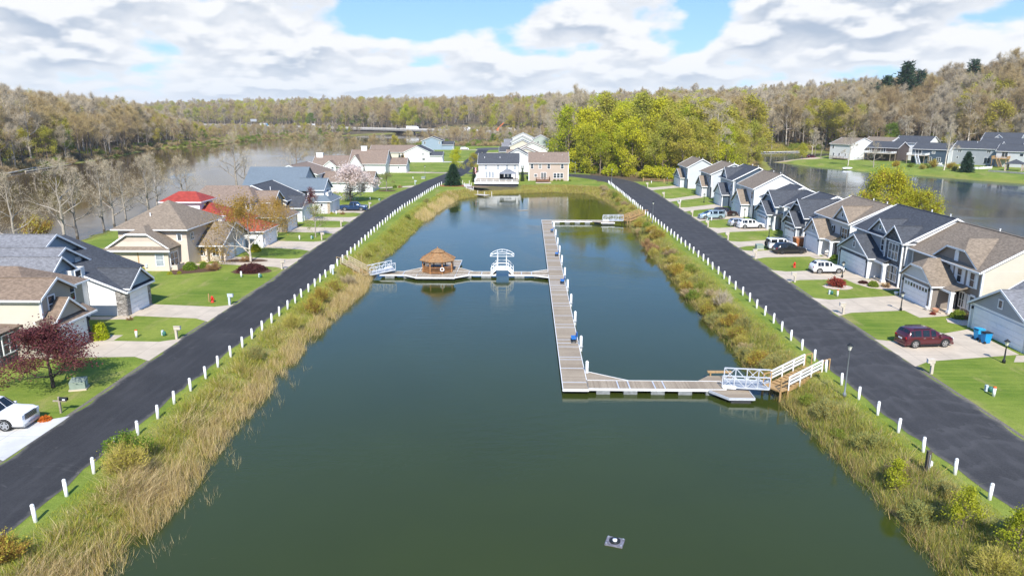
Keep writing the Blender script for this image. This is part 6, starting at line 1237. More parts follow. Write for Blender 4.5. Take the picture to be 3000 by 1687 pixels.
    for sg in (-1, 1):
        m = MB(); m.box(.468*L, (.5015 if kind_ == 'pickup' else .494)*L, sg*w2*(.76 if kind_ == 'pickup' else .60)-.15, sg*w2*(.76 if kind_ == 'pickup' else .60)+.15, hz-(.16 if kind_ == 'pickup' else .07), hz+.05); m.build('headlight', HL, o, False, True)
        m = MB(); m.box(-.499*L, -.48*L, sg*w2*.74-.12, sg*w2*.74+.12, .50*Hh, .60*Hh); m.build('tail_light', TL, o, False, True)
        m = MB(); mx_ = (pr[g1+1][0]-.5)*L-.18; m.box(mx_-.1, mx_+.1, sg*(w2+.09)-.09, sg*(w2+.09)+.09, .60*Hh, .68*Hh); m.build('wing_mirror', mat, o, True, True)
        if rails:
            m = MB(); a, b2 = (pr[g0+1][0]-.5)*L, (pr[g1-1][0]-.5)*L; yr = sg*w2*.66; m.bar((a, yr, Hh*1.02), (b2, yr, Hh*1.012), .05, .05); m.build('roof_rail', BLACK, o, False, True)
        m = MB(); zz = .53*Hh
        for k in (.36, .53): xd = (k-.5)*L; m.box(xd-.1, xd+.1, sg*(w2+.005)-.015, sg*(w2+.005)+.015, zz, zz+.035)
        m.build('door_handle', BLACK if clad else GALV, o, False, True)
    gw, gz0, gz1 = (.60, .34, .53) if kind_ == 'pickup' else (.36, .33, .47)
    m = MB(); m.box(.47*L, .5035*L, -w2*gw, w2*gw, gz0*Hh, gz1*Hh); gr = m.build('grille', BLACK, o, False, True)
    if kind_ == 'pickup':
        m = MB()
        for k in range(4): m.box(.5035*L, .509*L, -w2*gw, w2*gw, (gz0+.012+.05*k)*Hh, (gz0+.028+.05*k)*Hh)
        m.build('chrome_bar', ALLOY, gr, False, True)
    m = MB(); m.box(.455*L, .507*L, -w2*.80, w2*.80, zb-.02, zb+.16); m.box(-.507*L, -.46*L, -w2*.84, w2*.84, zb-.02, zb+.18); m.build('bumper', clad or (GALV if kind_ == 'pickup' else mat), o, False, True)
    m = MB(); m.box(-.505*L, -.497*L, -.26, .26, .42*Hh, .42*Hh+.13); m.build('number_plate', WHITE, o, False, True)
    for sg in (-1, 1): m = MB(); m.box((wx[0]-.5)*L+wr*1.15, (wx[1]-.5)*L-wr*1.15, sg*w2*.985-.03, sg*w2*.985+.03, zb-.03, zb+.10); m.build('sill', clad or BLACK, o, False, True)
    if spare: m = MB(); m.tube((-.5*L-.26, .1, .52*Hh), (-.5*L, .1, .52*Hh), .38, .38, 18); m.build('spare_wheel', RUBBER, o, False, True)
    if rack:
        m = MB()
        for k in range(6): xr = -.3*L+.11*L*k; m.bar((xr, -w2*.7, Hh+.12), (xr, w2*.7, Hh+.12), .04, .04)
        for sg in (-1, 1): m.bar((-.3*L, sg*w2*.7, Hh+.14), (.25*L, sg*w2*.7, Hh+.14), .05, .05)
        m.build('roof_rack', BLACKM, o, False, True)
    return o
P_W = paint('white', (.80, .80, .80)); P_MAR = paint('maroon', (.085, .008, .016), .2); P_BLK = paint('black', (.012, .012, .014)); P_SIL = paint('silver', (.42, .44, .46), .4); P_BLUE = paint('blue', (.008, .035, .10), .2); P_ICE = paint('ice_blue', (.36, .46, .52), .3); P_BRN = paint('dark_brown', (.03, .012, .010), .2); P_TWO = paint('bright_white', (.74, .75, .76))
car('suv', 'maroon family car with roof rails parked below the wide lawn', P_MAR, 36.95, 64.35, R(7), 4.75, 1.98, 1.72, wr=.385)
car('wagon', 'white crossover parked before the ledge-stone fronted house', P_W, 40.45, 95.4, R(3), 4.28, 1.80, 1.62, clad=BLACK)
car('wagon', 'black estate car parked before the tan-roofed white house', P_BLK, 40.25, 109.0, R(7), 4.85, 1.86, 1.66, rim=DARKRIM, clad=BLACK)
car('jeep', 'two-tone off-roader with roof rack and spare wheel beside the black estate', P_TWO, 40.1, 112.3, R(4), 4.5, 1.9, 1.82, rim=DARKRIM, wr=.40, spare=True, rack=True, clad=BLACK, rails=False)
car('suv', 'white crossover parked close to the blue-grey gabled garage', P_W, 41.75, 133.7, R(7), 4.8, 1.92, 1.68, rails=False, wr=.38)
car('wagon', 'silver car half hidden behind the white crossover', P_SIL, 40.5, 136.0, R(8), 4.5, 1.8, 1.5, rails=False)
car('van', 'pale blue minivan parked nose to the lakeside road', P_ICE, 37.4, 145.7, R(186), 5.1, 2.0, 1.74)
car('suv', 'dark brown car behind the minivan at the open garage', P_BRN, 41.3, 149.8, R(6), 4.9, 1.95, 1.75, wr=.38)
car('wagon', 'light car between minivan and dark brown car', P_SIL, 38.9, 148.4, R(188), 4.5, 1.8, 1.55, rails=True)
car('pickup', 'white pickup with chromed grille on the pale new driveway', P_W, -37.1, 45.0, R(2), 5.9, 2.03, 1.96, wr=.41, name='pickup_truck', rails=False, cat='pickup')
car('pickup', 'dark blue pickup parked by the blossoming tree', P_BLUE, -38.2, 156.5, R(1), 5.85, 2.03, 1.95, wr=.41, name='pickup_truck', rails=False, cat='pickup')
car('suv', 'white car parked by the blue-grey house at the road head', P_W, -36.5, 420.5, R(5), 4.8, 1.9, 1.7)
car('suv', 'dark car parked on a driveway of the stacked houses', P_BLK, -13.0, 389, R(4), 5.2, 2.0, 1.8)
car('suv', 'dark red car beyond the sandy spit', P_MAR, 136.5, 352.5, R(20), 4.6, 1.9, 1.7, z=-.4)
# dumpster by the slate-fronted house
t = thing('rubbish_skip', 'rust-orange box skip beside the slate-fronted garage', 'skip', (44.1, 115.0, 0), R(4)); RUST = M('rust_orange', (.36, .13, .05), .8, .3, 4, .2); m = MB(); m.add([(-.9,-.6,.15),(.9,-.6,.15),(.9,.6,.15),(-.9,.6,.15),(-1.0,-.7,1.35),(1.0,-.7,1.35),(1.0,.7,1.35),(-1.0,.7,1.35)], [(0,3,2,1),(0,1,5,4),(1,2,6,5),(2,3,7,6),(3,0,4,7)]); m.build('body', RUST, t, False, True); m = MB(); m.plate([(-1.02,-.72,1.42),(1.02,-.72,1.42),(1.02,.72,1.42),(-1.02,.72,1.42)], .07); m.build('lid', M('pale_orange', (.50, .24, .12), .7), t, False, True)
for s_ in (-.6, 0, .6): m = MB(); m.box(s_-.05, s_+.05, -.74, -.66, .2, 1.3); m.build('rib', RUST, t, False, True)
# ------------------------------------------------------------------ motorway bridge far behind
HZ_ = 2.6
def hwy(sx): return (-470+sx*485, 1090-sx*410)       # 0..1 along the carriageway
t = thing('motorway_bridge', 'long pale concrete motorway viaduct crossing beyond the river', 'bridge', (*hwy(.55), -1)); a, b2 = hwy(-.35), hwy(1.25); m = MB(); m.bar((*a, HZ_-.6), (*b2, HZ_-.6), 26, 1.2); m.build('carriageway', M('carriageway', (.30, .285, .265), .9, .1, .2), t)
dv = Vector((b2[0]-a[0], b2[1]-a[1], 0)).normalized(); nv = Vector((-dv.y, dv.x, 0))
for sg in (-13.1, 13.1, 0):
    m = MB(); p, q = Vector((*a, HZ_+.5))+nv*sg, Vector((*b2, HZ_+.5))+nv*sg; m.bar(p, q, .4, 1.1 if sg else .8); m.build('parapet', CONC_B, t)
m = MB()
for i in range(12):
    u = .28+.075*i; c_ = hwy(u)
    for sg in (-9, 0, 9): p = Vector((*c_, 0))+nv*sg; m.tube((p.x, p.y, -6), (p.x, p.y, HZ_-1.9), .9, .9, 10)
    p, q = Vector((*c_, HZ_-1.7))-nv*12, Vector((*c_, HZ_-1.7))+nv*12; m.bar(p, q, 1.6, 1.0)
m.build('pier', CONC_B, t)
def lorry(lab, u, side, cab, length=14, rz=0):
    c_ = Vector((*hwy(u), HZ_))+nv*side; an = math.atan2(dv.y, dv.x)+rz; t = thing('lorry', lab, 'lorry', tuple(c_), an, 'traffic on the motorway'); L_ = length
    m = MB(); m.box(-L_/2, L_/2-3.6, -1.28, 1.28, 1.1, 4.05); m.build('trailer', WHITE_PAINT, t, False, True); m = MB(); m.add([(L_/2-3.2,-1.22,.6),(L_/2,-1.22,.6),(L_/2,1.22,.6),(L_/2-3.2,1.22,.6),(L_/2-3.2,-1.22,3.7),(L_/2-.9,-1.22,3.4),(L_/2-.9,1.22,3.4),(L_/2-3.2,1.22,3.7)], [(0,3,2,1),(4,5,6,7),(0,1,5,4),(1,2,6,5),(2,3,7,6),(3,0,4,7)]); m.build('cab', cab, t, False, True)
    for xw in (-L_/2+1, -L_/2+2.2, L_/2-3.4, L_/2-1):
        for sg in (-1.1, 1.1): m = MB(); m.tube((xw, sg-.15, .5), (xw, sg+.15, .5), .5, .5, 10); m.build('wheel', RUBBER, t, False, True)
CB = paint('cab_blue', (.05, .22, .35)); 
lorry('white articulated lorry with turquoise cab on the viaduct', .24, -6, CB, 17); lorry('white articulated lorry with white cab further along the viaduct', .385, 6, P_W, 18, math.pi); lorry('white articulated lorry above the blue-grey house', .72, -6, P_W, 18); lorry('short white lorry behind the bare trees', .83, 6, P_W, 11); lorry('small white box lorry by the orange crane', .945, -6, P_W, 9)
for i, (u, sd, mt, lab) in enumerate(((.10, -6, P_W, 'white van in traffic near the river wood'), (.155, 6, P_SIL, 'silver car in traffic close to the river wood'), (.19, -6, P_W, 'white car ahead of the turquoise-cab lorry'), (.345, -6, P_BLUE, 'blue car between the two first lorries'), (.66, 6, P_BLK, 'dark car halfway along the viaduct'), (.93, 6, P_MAR, 'dark red car by the crane'))):
    c_ = Vector((*hwy(u), HZ_))+nv*sd; car('van' if i == 0 else 'wagon', lab, mt, c_.x, c_.y, math.atan2(dv.y, dv.x), 5.0, 1.95, 1.9 if i == 0 else 1.6, z=HZ_, group='traffic on the motorway')
c_ = Vector((*hwy(.91), HZ_)); t = thing('crane', 'small orange crane with raised jib on the viaduct', 'crane', tuple(c_)); OR = M('crane_orange', (.75, .16, .03), .5); m = MB(); m.box(-3, 3, -1.3, 1.3, .8, 2.2); m.box(-1.5, 1.2, -1.2, 1.2, 2.2, 3.6); m.build('body', OR, t, False, True); m = MB(); m.bar((-1, 0, 3), (5.2, 0, 8.5), .6, .6); m.build('jib', OR, t, False, True)
for xw in (-2, 2): m = MB(); m.tube((xw, -1.3, .6), (xw, 1.3, .6), .6, .6, 10); m.build('wheel', RUBBER, t, False, True)
c_ = Vector((*hwy(.215), HZ_))-nv*16; t = thing('gantry_sign', 'grey road sign seen from behind at the viaduct edge', 'sign', tuple(c_)); m = MB(); m.bar((0, 0, -3), (0, 0, 9), .3, .3); m.build('post', GALV, t, False, True); m = MB(); m.box(-.5, 8, -.1, .1, 6.2, 9.6); m.build('panel', GALV, t, False, True)
# ------------------------------------------------------------------ trees and shrubs
def np_mesh(name, verts, faces3, mats, mi=None, col=None):
    me = bpy.data.meshes.new(name); nv, nf = len(verts), len(faces3)
    me.vertices.add(nv); me.vertices.foreach_set('co', np.asarray(verts, np.float32).ravel())
    me.loops.add(nf*3); me.loops.foreach_set('vertex_index', np.asarray(faces3, np.int32).ravel())
    me.polygons.add(nf); me.polygons.foreach_set('loop_start', np.arange(0, nf*3, 3, dtype=np.int32)); me.polygons.foreach_set('loop_total', np.full(nf, 3, np.int32))
    for m in mats: me.materials.append(m)
    if mi is not None: me.polygons.foreach_set('material_index', np.asarray(mi, np.int32))
    if col is not None:
        at = me.color_attributes.new('Col', 'FLOAT_COLOR', 'POINT'); at.data.foreach_set('color', np.concatenate([col, np.ones((len(col), 1))], 1).astype(np.float32).ravel())
    me.update(); me.validate(); return me
def skeleton(rs, H, bole, spread, up, n1, n2, n3, r0, wig=.12, lean=(0, 0), topk=.92):
    """list of (p, q, r0, r1) limbs and the list of twig seats"""
    segs = []; tips = []
    tr = [np.array([0., 0, -.3])]; n = 7
    for i in range(1, n+1):
        tr.append(np.array([lean[0]*H*i/n+rs.normal(0, wig*.35*H/n), lean[1]*H*i/n+rs.normal(0, wig*.35*H/n), H*topk*i/n]))
    rad = [r0*(1-i/n)**.8+.03 for i in range(n+1)]
    for i in range(n): segs.append((tr[i], tr[i+1], rad[i], rad[i+1]))
    def at(t): k = min(n-1, int(t*n)); f = t*n-k; return tr[k]*(1-f)+tr[k+1]*f, rad[k]*(1-f)+rad[k+1]*f
    def limb(p, d, L, r, depth):
        k = 3; pts = [p]; dd = d.copy()
        for i in range(k):
            dd = dd+rs.normal(0, .22, 3)+np.array([0, 0, .10*up]); dd /= np.linalg.norm(dd); pts.append(pts[-1]+dd*L/k)
        rr = [r*(1-.27*i) for i in range(k+1)]
        if r > .012:
            for i in range(k): segs.append((pts[i], pts[i+1], rr[i], rr[i+1]))
        if depth == 0:
            for i in (1, 2, 3): tips.append((pts[i], dd, L))
            return
        m = n2 if depth == 2 else n3
        for j in range(m):
            t = .3+.7*(j+rs.random())/m; kk = min(k-1, int(t*k)); f = t*k-kk; q = pts[kk]*(1-f)+pts[kk+1]*f
            a = rs.normal(0, 1, 3); a -= a.dot(dd)*dd; a /= np.linalg.norm(a)+1e-6
            nd = dd*.75+a*.75+np.array([0, 0, .22*up]); nd /= np.linalg.norm(nd); limb(q, nd, L*(.62-.2*t)*rs.uniform(.8, 1.25), rr[kk]*.55, depth-1)
    for j in range(n1):
        t = bole+(1-bole)*((j+rs.random()*.9)/n1)**.9; p, r = at(min(.99, t)); a = j*2.4+rs.normal(0, .4)
        fr = (t-bole)/(1-bole); el_ = .35+.75*fr*up; L = spread*(1-.62*fr**1.6)*rs.uniform(.75, 1.15)
        d = np.array([math.cos(a)*math.cos(el_), math.sin(a)*math.cos(el_), math.sin(el_)]); limb(p, d, L, max(.04, r*.66), 2)
    tips.append((tr[-1], np.array([0, 0, 1.]), spread*.4)); return segs, tips
def tubes(segs, n=5, rmin=.0):
    V, F = [], []
    for p, q, a, b2 in segs:
        if a < rmin: continue
        d = q-p; d = d/(np.linalg.norm(d)+1e-9); u = np.array([0, 0, 1.]) if abs(d[2]) < .9 else np.array([1., 0, 0]); s1 = np.cross(d, u); s1 /= np.linalg.norm(s1); s2 = np.cross(d, s1); k = len(V); nn = n if a > .08 else 3
        for c_, r in ((p, a), (q, b2)):
            for i in range(nn): t = 2*math.pi*i/nn; V.append(c_+r*(math.cos(t)*s1+math.sin(t)*s2))
        for i in range(nn): j = (i+1) % nn; F += [(k+i, k+nn+i, k+nn+j), (k+i, k+nn+j, k+j)]
    return np.array(V), np.array(F)
def slivers(rs, P, D, L, w, lift=.25, spread=1.0):
    n = len(P); d = D+rs.normal(0, spread, (n, 3)); d[:, 2] += lift; d /= np.linalg.norm(d, axis=1)[:, None]
    s_ = np.cross(d, rs.normal(0, 1, (n, 3))); s_ /= np.linalg.norm(s_, axis=1)[:, None]; Q = P+d*L[:, None]
    V = np.stack([P-s_*w, P+s_*w, Q], 1).reshape(-1, 3); return V, np.arange(3*n).reshape(-1, 3), Q
def cards(rs, P, size, droop=0):
    n = len(P); a = rs.normal(0, 1, (n, 3)); a[:, 2] -= droop; a /= np.linalg.norm(a, axis=1)[:, None]; b2 = np.cross(a, rs.normal(0, 1, (n, 3))); b2 /= np.linalg.norm(b2, axis=1)[:, None]
    sz = size*rs.uniform(.6, 1.3, (n, 1)); V = np.stack([P, P+a*sz*.55+b2*sz*.42, P+a*sz, P+a*sz*.5-b2*sz*.42], 1).reshape(-1, 3)
    k = np.arange(n)*4; return V, np.concatenate([np.stack([k, k+1, k+2], 1), np.stack([k, k+2, k+3], 1)])
def make_tree(seed, H, bole, spread, up, bark, twig, leaf=None, n1=11, n2=4, n3=3, r0=.3, ntw=5200, ltw=1.1, wtw=.028, nlf=0, slf=.3, lift=.25, tws=1.0, lean=(0, 0), wig=.12, droop=0, lspread=.55, topk=.92):
    rs = np.random.RandomState(seed); segs, tips = skeleton(rs, H, bole, spread, up, n1, n2, n3, r0, wig, lean, topk)
    V, F = tubes(segs); trunk = np_mesh('trunk', V, F, [bark]); trunk.polygons.foreach_set('use_smooth', np.ones(len(F), bool))
    P = np.array([t[0] for t in tips]); D = np.array([t[1] for t in tips]); L = np.array([t[2] for t in tips])
    i = rs.randint(0, len(P), ntw); pj = P[i]+rs.normal(0, .22, (ntw, 3))*np.minimum(L[i], 2.2)[:, None]
    V, F, Q = slivers(rs, pj, D[i]*.8, ltw*rs.uniform(.5, 1.2, ntw)*np.clip(H/18, .25, 1.2), wtw, lift, .65*tws)
    mi = np.zeros(len(F), int); mats = [twig]
    if nlf:
        j = rs.randint(0, len(Q), nlf); pl = Q[j]+rs.normal(0, lspread, (nlf, 3)); V2, F2 = cards(rs, pl, slf, droop); F = np.concatenate([F, F2+len(V)]); V = np.concatenate([V, V2]); mi = np.concatenate([mi, np.ones(len(F2), int)]); mats.append(leaf)
    return trunk, np_mesh('crown', V, F, mats, mi)
BARK_B = M('brown_bark', (.19, .145, .10), .9, .25, 3, .3, rand=.25); BARK_G = M('grey_bark', (.31, .27, .22), .9, .25, 3, .3, rand=.25); BARK_W = M('pale_bark', (.56, .50, .42), .85, .25, 1.5, .2, rand=.15); BARK_D = M('dark_bark', (.06, .048, .038), .9, .25, 3, .3)
TW_BR = leafy('brown_twigs', [(.27, .195, .10), (.38, .285, .155), (.43, .325, .14), (.36, .295, .19)], .0, .9); TW_GR = leafy('grey_twigs', [(.37, .305, .205), (.47, .40, .29), (.41, .33, .20)], .0, .9)
TW_OL = leafy('budding_twigs', [(.37, .30, .10), (.44, .36, .10), (.35, .33, .085)], .0, .9); TW_RD = leafy('reddish_twigs', [(.30, .165, .085), (.36, .22, .10), (.27, .19, .10)], .0, .9); TW_GD = leafy('golden_twigs', [(.30, .19, .045), (.36, .22, .05), (.27, .20, .06)], 0, .9)
LF_OL = leafy('olive_buds', [(.40, .36, .05), (.48, .42, .055), (.36, .38, .05)]); LF_YG = leafy('spring_green_leaves', [(.27, .32, .018), (.46, .50, .016), (.56, .53, .028), (.36, .37, .035)]); LF_G = leafy('green_leaves', [(.13, .22, .022), (.19, .27, .03), (.24, .29, .04)])
LF_GD = leafy('golden_buds', [(.34, .22, .035), (.40, .24, .045), (.30, .24, .05)]); LF_YE = leafy('yellow_catkins', [(.40, .40, .03), (.48, .45, .03), (.37, .40, .045)]); LF_PL = leafy('plum_leaves', [(.085, .022, .028), (.13, .035, .04), (.17, .055, .055)]); LF_BL = leafy('pale_blossom', [(.70, .57, .52), (.78, .68, .62), (.62, .47, .42)], .3)
LF_CO = leafy('conifer_needles', [(.018, .050, .022), (.03, .07, .03), (.035, .075, .045)], .1); LF_BB = leafy('barberry_leaves', [(.07, .022, .022), (.10, .035, .03)], .2); LF_RM = leafy('red_maple_leaves', [(.24, .03, .025), (.32, .06, .04)], .3); LF_GS = leafy('grey_green_leaves', [(.23, .25, .085), (.28, .29, .11), (.20, .235, .07)], .3); LF_LM = leafy('lime_leaves', [(.36, .39, .025), (.48, .47, .04)], .4)
LF_OR = leafy('orange_leaves', [(.55, .14, .02), (.65, .2, .03)], .2)
KINDS = {}
def reg(key, name, mats): KINDS[key] = (name, mats)
for i in range(3): reg('bare%d' % i, 'bare_tree', make_tree(10+i, 20, .34, 6.6, 1.0, (BARK_B, BARK_G, BARK_B)[i], (TW_BR, TW_GR, TW_BR)[i], n1=12, n2=5, n3=3, wtw=.021, ntw=4800, ltw=1.5))
for i in range(2): reg('pale%d' % i, 'pale_barked_tree', make_tree(20+i, 22, .35, 6.2, 1.1, BARK_W, TW_GR, n1=10, ntw=3000, wtw=.028, r0=.36, lean=(.05*(1-2*i), .02)))
for i in range(2): reg('bud%d' % i, 'budding_tree', make_tree(30+i, 18.5, .15, 6.6, .9, BARK_B, TW_OL, LF_OL, ntw=3400, nlf=3800, slf=.42, wtw=.03))
for i in range(3): reg('green%d' % i, 'green_tree', make_tree(40+i, 18, .09, 6.4, .8, BARK_B, TW_OL, LF_YG, ntw=1500, nlf=(6800, 5200, 3600)[i], slf=.44, lspread=.6))
reg('mid0', 'green_tree', make_tree(47, 16, .22, 5.6, .8, BARK_G, TW_OL, LF_G, ntw=1800, nlf=5200, slf=.45, lspread=.7))
reg('slim0', 'slender_bare_tree', make_tree(50, 14, .25, 3.4, 1.3, BARK_G, TW_GR, n1=9, ntw=1800, wtw=.018, r0=.15, ltw=1.0)); reg('slim1', 'slender_bare_tree', make_tree(51, 11, .18, 5.2, .8, BARK_G, TW_GR, n1=11, ntw=2300, wtw=.014, r0=.22, ltw=1.1)); reg('slim2', 'slender_bare_tree', make_tree(52, 12, .20, 4.6, 1.0, BARK_G, TW_GR, n1=11, ntw=1700, wtw=.014, r0=.2, ltw=1.1))
def make_conifer(seed, H, R0, pine=False):
    rs = np.random.RandomState(seed); segs = [(np.array([0, 0, -.3]), np.array([0, 0, H*.5]), .2*H/14, .12*H/14), (np.array([0, 0, H*.5]), np.array([0, 0, H]), .12*H/14, .02)]; PP, DD, LL = [], [], []
    lev = 13 if pine else 24
    for i in range(lev):
        f = i/(lev-1); z = H*((.38+.6*f) if pine else (.05+.93*f)); L = R0*((1-f)**.75*.9+.12)*(rs.uniform(.6, 1.2) if pine else 1)
        for k in range(6 if pine else 9):
            a = k*2*math.pi/(6 if pine else 9)+i*.9+rs.normal(0, .25); ll = L*rs.uniform(.75, 1.15); d = np.array([math.cos(a), math.sin(a), .12 if pine else -.22+.5*f]); q = np.array([0, 0, z])
            segs.append((q, q+d*ll, .035*H/14+.01, .012)); m = int((26 if pine else 34)*max(.35, ll/R0))
            t = rs.uniform(.35 if pine else .12, 1.05, m); PP.append(q+d*ll*t[:, None]+rs.normal(0, .10*(3 if pine else 1)*R0/3, (m, 3))); DD.append(np.repeat(d[None], m, 0)); LL.append(np.full(m, R0*(.22 if pine else .24)))
    V, F = tubes(segs); tr = np_mesh('trunk', V, F, [BARK_D]); P = np.concatenate(PP); D = np.concatenate(DD); L = np.concatenate(LL)
    P = np.repeat(P, 2, 0); D = np.repeat(D, 2, 0); L = np.repeat(L, 2); V, F, Q = slivers(rs, P, D*.9, L, R0*.035, .1 if pine else -.12, .55); return tr, np_mesh('crown', V, F, [LF_CO])
reg('spruce', 'spruce', make_conifer(60, 8, 2.7)); reg('pine0', 'pine', make_conifer(61, 25, 6.0, True)); reg('pine1', 'pine', make_conifer(62, 22, 5.0, True)); reg('cypress', 'columnar_cypress', make_conifer(63, 4.6, .62))
reg('plum', 'plum_tree', make_tree(70, 6.6, .16, 3.5, .8, BARK_D, TW_RD, LF_PL, n1=13, n2=5, n3=4, ntw=3200, nlf=15000, slf=.165, lspread=.34, r0=.15, wtw=.015, topk=.85))
reg('blossom', 'blossoming_tree', make_tree(71, 8.0, .16, 4.6, .75, BARK_D, TW_RD, LF_BL, n1=12, n2=5, n3=4, ntw=2600, nlf=11000, slf=.26, lspread=.42, r0=.18, wtw=.018, topk=.82))
reg('willow', 'golden_budding_tree', make_tree(72, 9.0, .12, 6.0, .55, BARK_W, TW_GD, LF_GD, n1=9, n2=5, n3=4, ntw=5200, nlf=3800, slf=.20, lspread=.5, r0=.17, wtw=.014, ltw=1.6, topk=.7))
reg('young', 'young_tree', make_tree(73, 5.2, .30, 1.9, .9, BARK_G, TW_BR, LF_GS, n1=8, n2=3, n3=3, ntw=800, nlf=1500, slf=.14, lspread=.25, r0=.08, wtw=.012)); reg('plumsmall', 'purple_young_tree', make_tree(74, 5.8, .25, 1.8, 1.3, BARK_G, TW_RD, LF_PL, n1=8, n2=3, n3=3, ntw=700, nlf=2200, slf=.14, lspread=.25, r0=.08, wtw=.012))
reg('yellow', 'yellow_weeping_tree', make_tree(75, 12.5, .10, 6.2, .45, BARK_B, TW_GD, LF_YE, n1=13, n2=5, n3=4, ntw=5200, nlf=11000, slf=.34, lspread=.6, r0=.25, lift=-.35, droop=.5, topk=.8))
reg('limeshrub', 'lime_leaved_sapling', make_tree(76, 3.0, .05, 1.0, 1.2, BARK_B, TW_OL, LF_LM, n1=9, n2=3, n3=2, ntw=500, nlf=2200, slf=.13, lspread=.18, r0=.04, wtw=.01))
def make_shrub(seed, H, Rr, twig, leaf=None, n=1500, nl=0, sl=.12, w=.012, up=1.1, stems=26, ball=False):
    rs = np.random.RandomState(seed); segs = []; P, D = [], []
    for i in range(stems):
        a = rs.uniform(0, 2*math.pi); e = rs.uniform(.35, 1.5)*(1 if up > .8 else .8); d = np.array([math.cos(a)*math.cos(e)*Rr, math.sin(a)*math.cos(e)*Rr, math.sin(e)*H])*rs.uniform(.7, 1.0); b0 = np.array([math.cos(a), math.sin(a), 0])*Rr*.15*rs.random()
        segs.append((b0-np.array([0, 0, .15]), b0+d*.55, .02*H, .012*H)); segs.append((b0+d*.55, b0+d*.9, .012*H, .004*H))
        m = n//stems; t = rs.uniform(.25, .95, m); P.append(b0+d*t[:, None]+rs.normal(0, .07*Rr, (m, 3))); D.append(np.repeat(d[None]/np.linalg.norm(d), m, 0))
    V0, F0 = tubes(segs, 4); P = np.concatenate(P); D = np.concatenate(D); V, F, Q = slivers(rs, P, D, H*.26*rs.uniform(.6, 1.3, len(P)), w, .30*up, .42)
    V = np.concatenate([V0, V]); F = np.concatenate([F0, F+len(V0)]); mi = np.zeros(len(F), int); mats = [twig]
    if nl:
        j = rs.randint(0, len(Q), nl); pl = Q[j]+rs.normal(0, .06*Rr, (nl, 3)); pl[:, 2] = np.maximum(pl[:, 2], .05)
        if ball:
            v = rs.normal(0, 1, (nl, 3)); v /= np.linalg.norm(v, axis=1)[:, None]; v[:, 2] = np.abs(v[:, 2])*1.0; rr = rs.uniform(.72, 1.0, (nl, 1))*(1+.13*np.sin(v[:, :1]*7+seed)*np.cos(v[:, 1:2]*6)); pl = v*rr*np.array([Rr, Rr, H])
        V2, F2 = cards(rs, pl, sl); F = np.concatenate([F, F2+len(V)]); V = np.concatenate([V, V2]); mi = np.concatenate([mi, np.ones(len(F2), int)]); mats.append(leaf)
    return np_mesh('shrub', V, F, mats, mi)
SH = {'olive': ('wild_shrub', make_shrub(80, 1.5, 1.35, TW_OL, LF_OL, 3400, 1500, .07, .012)), 'red': ('wild_shrub', make_shrub(81, 1.7, 1.6, TW_RD, None, 3600, 0, .1, .013)), 'brown': ('wild_shrub', make_shrub(82, 1.2, 1.4, TW_BR, None, 3000, 0, .1, .012)),
      'grey': ('wild_shrub', make_shrub(83, 1.2, 1.3, TW_OL, LF_GS, 3200, 2600, .08, .012)), 'green': ('wild_shrub', make_shrub(84, 1.1, .95, TW_OL, LF_G, 1500, 3600, .075, .012)), 'gold': ('wild_shrub', make_shrub(85, 1.6, 1.3, TW_GD, LF_OL, 3000, 1400, .09, .013)), 'spray': ('wild_shrub', make_shrub(86, 2.3, 1.5, TW_GR, None, 900, 0, .1, .016, 1.6, 44)),
      'gball': ('garden_shrub', make_shrub(87, .95, .8, TW_OL, LF_G, 300, 2600, .13, .01, 1, 14, True)), 'yball': ('garden_shrub', make_shrub(88, .85, .7, TW_OL, LF_LM, 300, 2200, .13, .01, 1, 14, True)), 'barb': ('garden_shrub', make_shrub(89, 1.0, 1.55, TW_RD, LF_BB, 1200, 7000, .13, .01, 1, 30, True)), 'purp': ('garden_shrub', make_shrub(90, .9, 1.2, TW_RD, None, 2600, 0, .1, .012)), 'jmap': ('garden_shrub', make_shrub(91, 1.0, 1.0, TW_RD, LF_RM, 1200, 2600, .13, .011)), 'orange': ('garden_shrub', make_shrub(92, .3, .42, TW_GD, LF_OR, 200, 600, .10, .01, 1, 10, True)), 'hedge': ('garden_shrub', make_shrub(93, 1.5, .8, TW_OL, LF_YG, 400, 3600, .15, .01, 1, 14, True)), 'under': ('undergrowth', make_shrub(94, 2.2, 2.4, TW_OL, LF_G, 900, 900, .34, .03)), 'brush': ('brush', make_shrub(96, 2.6, 2.0, TW_OL, LF_YG, 900, 2000, .30, .03)), 'underb': ('undergrowth', make_shrub(95, 2.6, 2.6, TW_BR, None, 1500, 0, .3, .035))}
TREE_SRC = {}
def tree(key, x, y, sc=1.0, label='', cat='tree', group=None, z=None, rz=None, parts=True, name=None):
    nm, (tm, cm) = KINDS[key]; z = landz(x, y) if z is None else z
    o = bpy.data.objects.new(name or nm, None); COL.objects.link(o); o.location = (x, y, z-.05); o.rotation_euler = (0, 0, rnd.uniform(0, 6.28) if rz is None else rz); s_ = sc if hasattr(sc, '__len__') else (sc, sc, sc); o.scale = s_
    tag(o, label, cat, group)
    for n_, me in (('trunk', tm), ('crown', cm)): c_ = bpy.data.objects.new(n_, me); COL.objects.link(c_); c_.parent = o
    return o
def shrub(key, x, y, sc=1.0, label='', cat='shrub', group=None, z=None, name=None):
    nm, me = SH[key]; o = bpy.data.objects.new(name or nm, me); COL.objects.link(o); z = landz(x, y) if z is None else z
    o.location = (x, y, z-.03); o.rotation_euler = (0, 0, rnd.uniform(0, 6.28)); o.scale = sc if hasattr(sc, '__len__') else (sc, sc, sc*rnd.uniform(.85, 1.15)); return tag(o, label, cat, group)
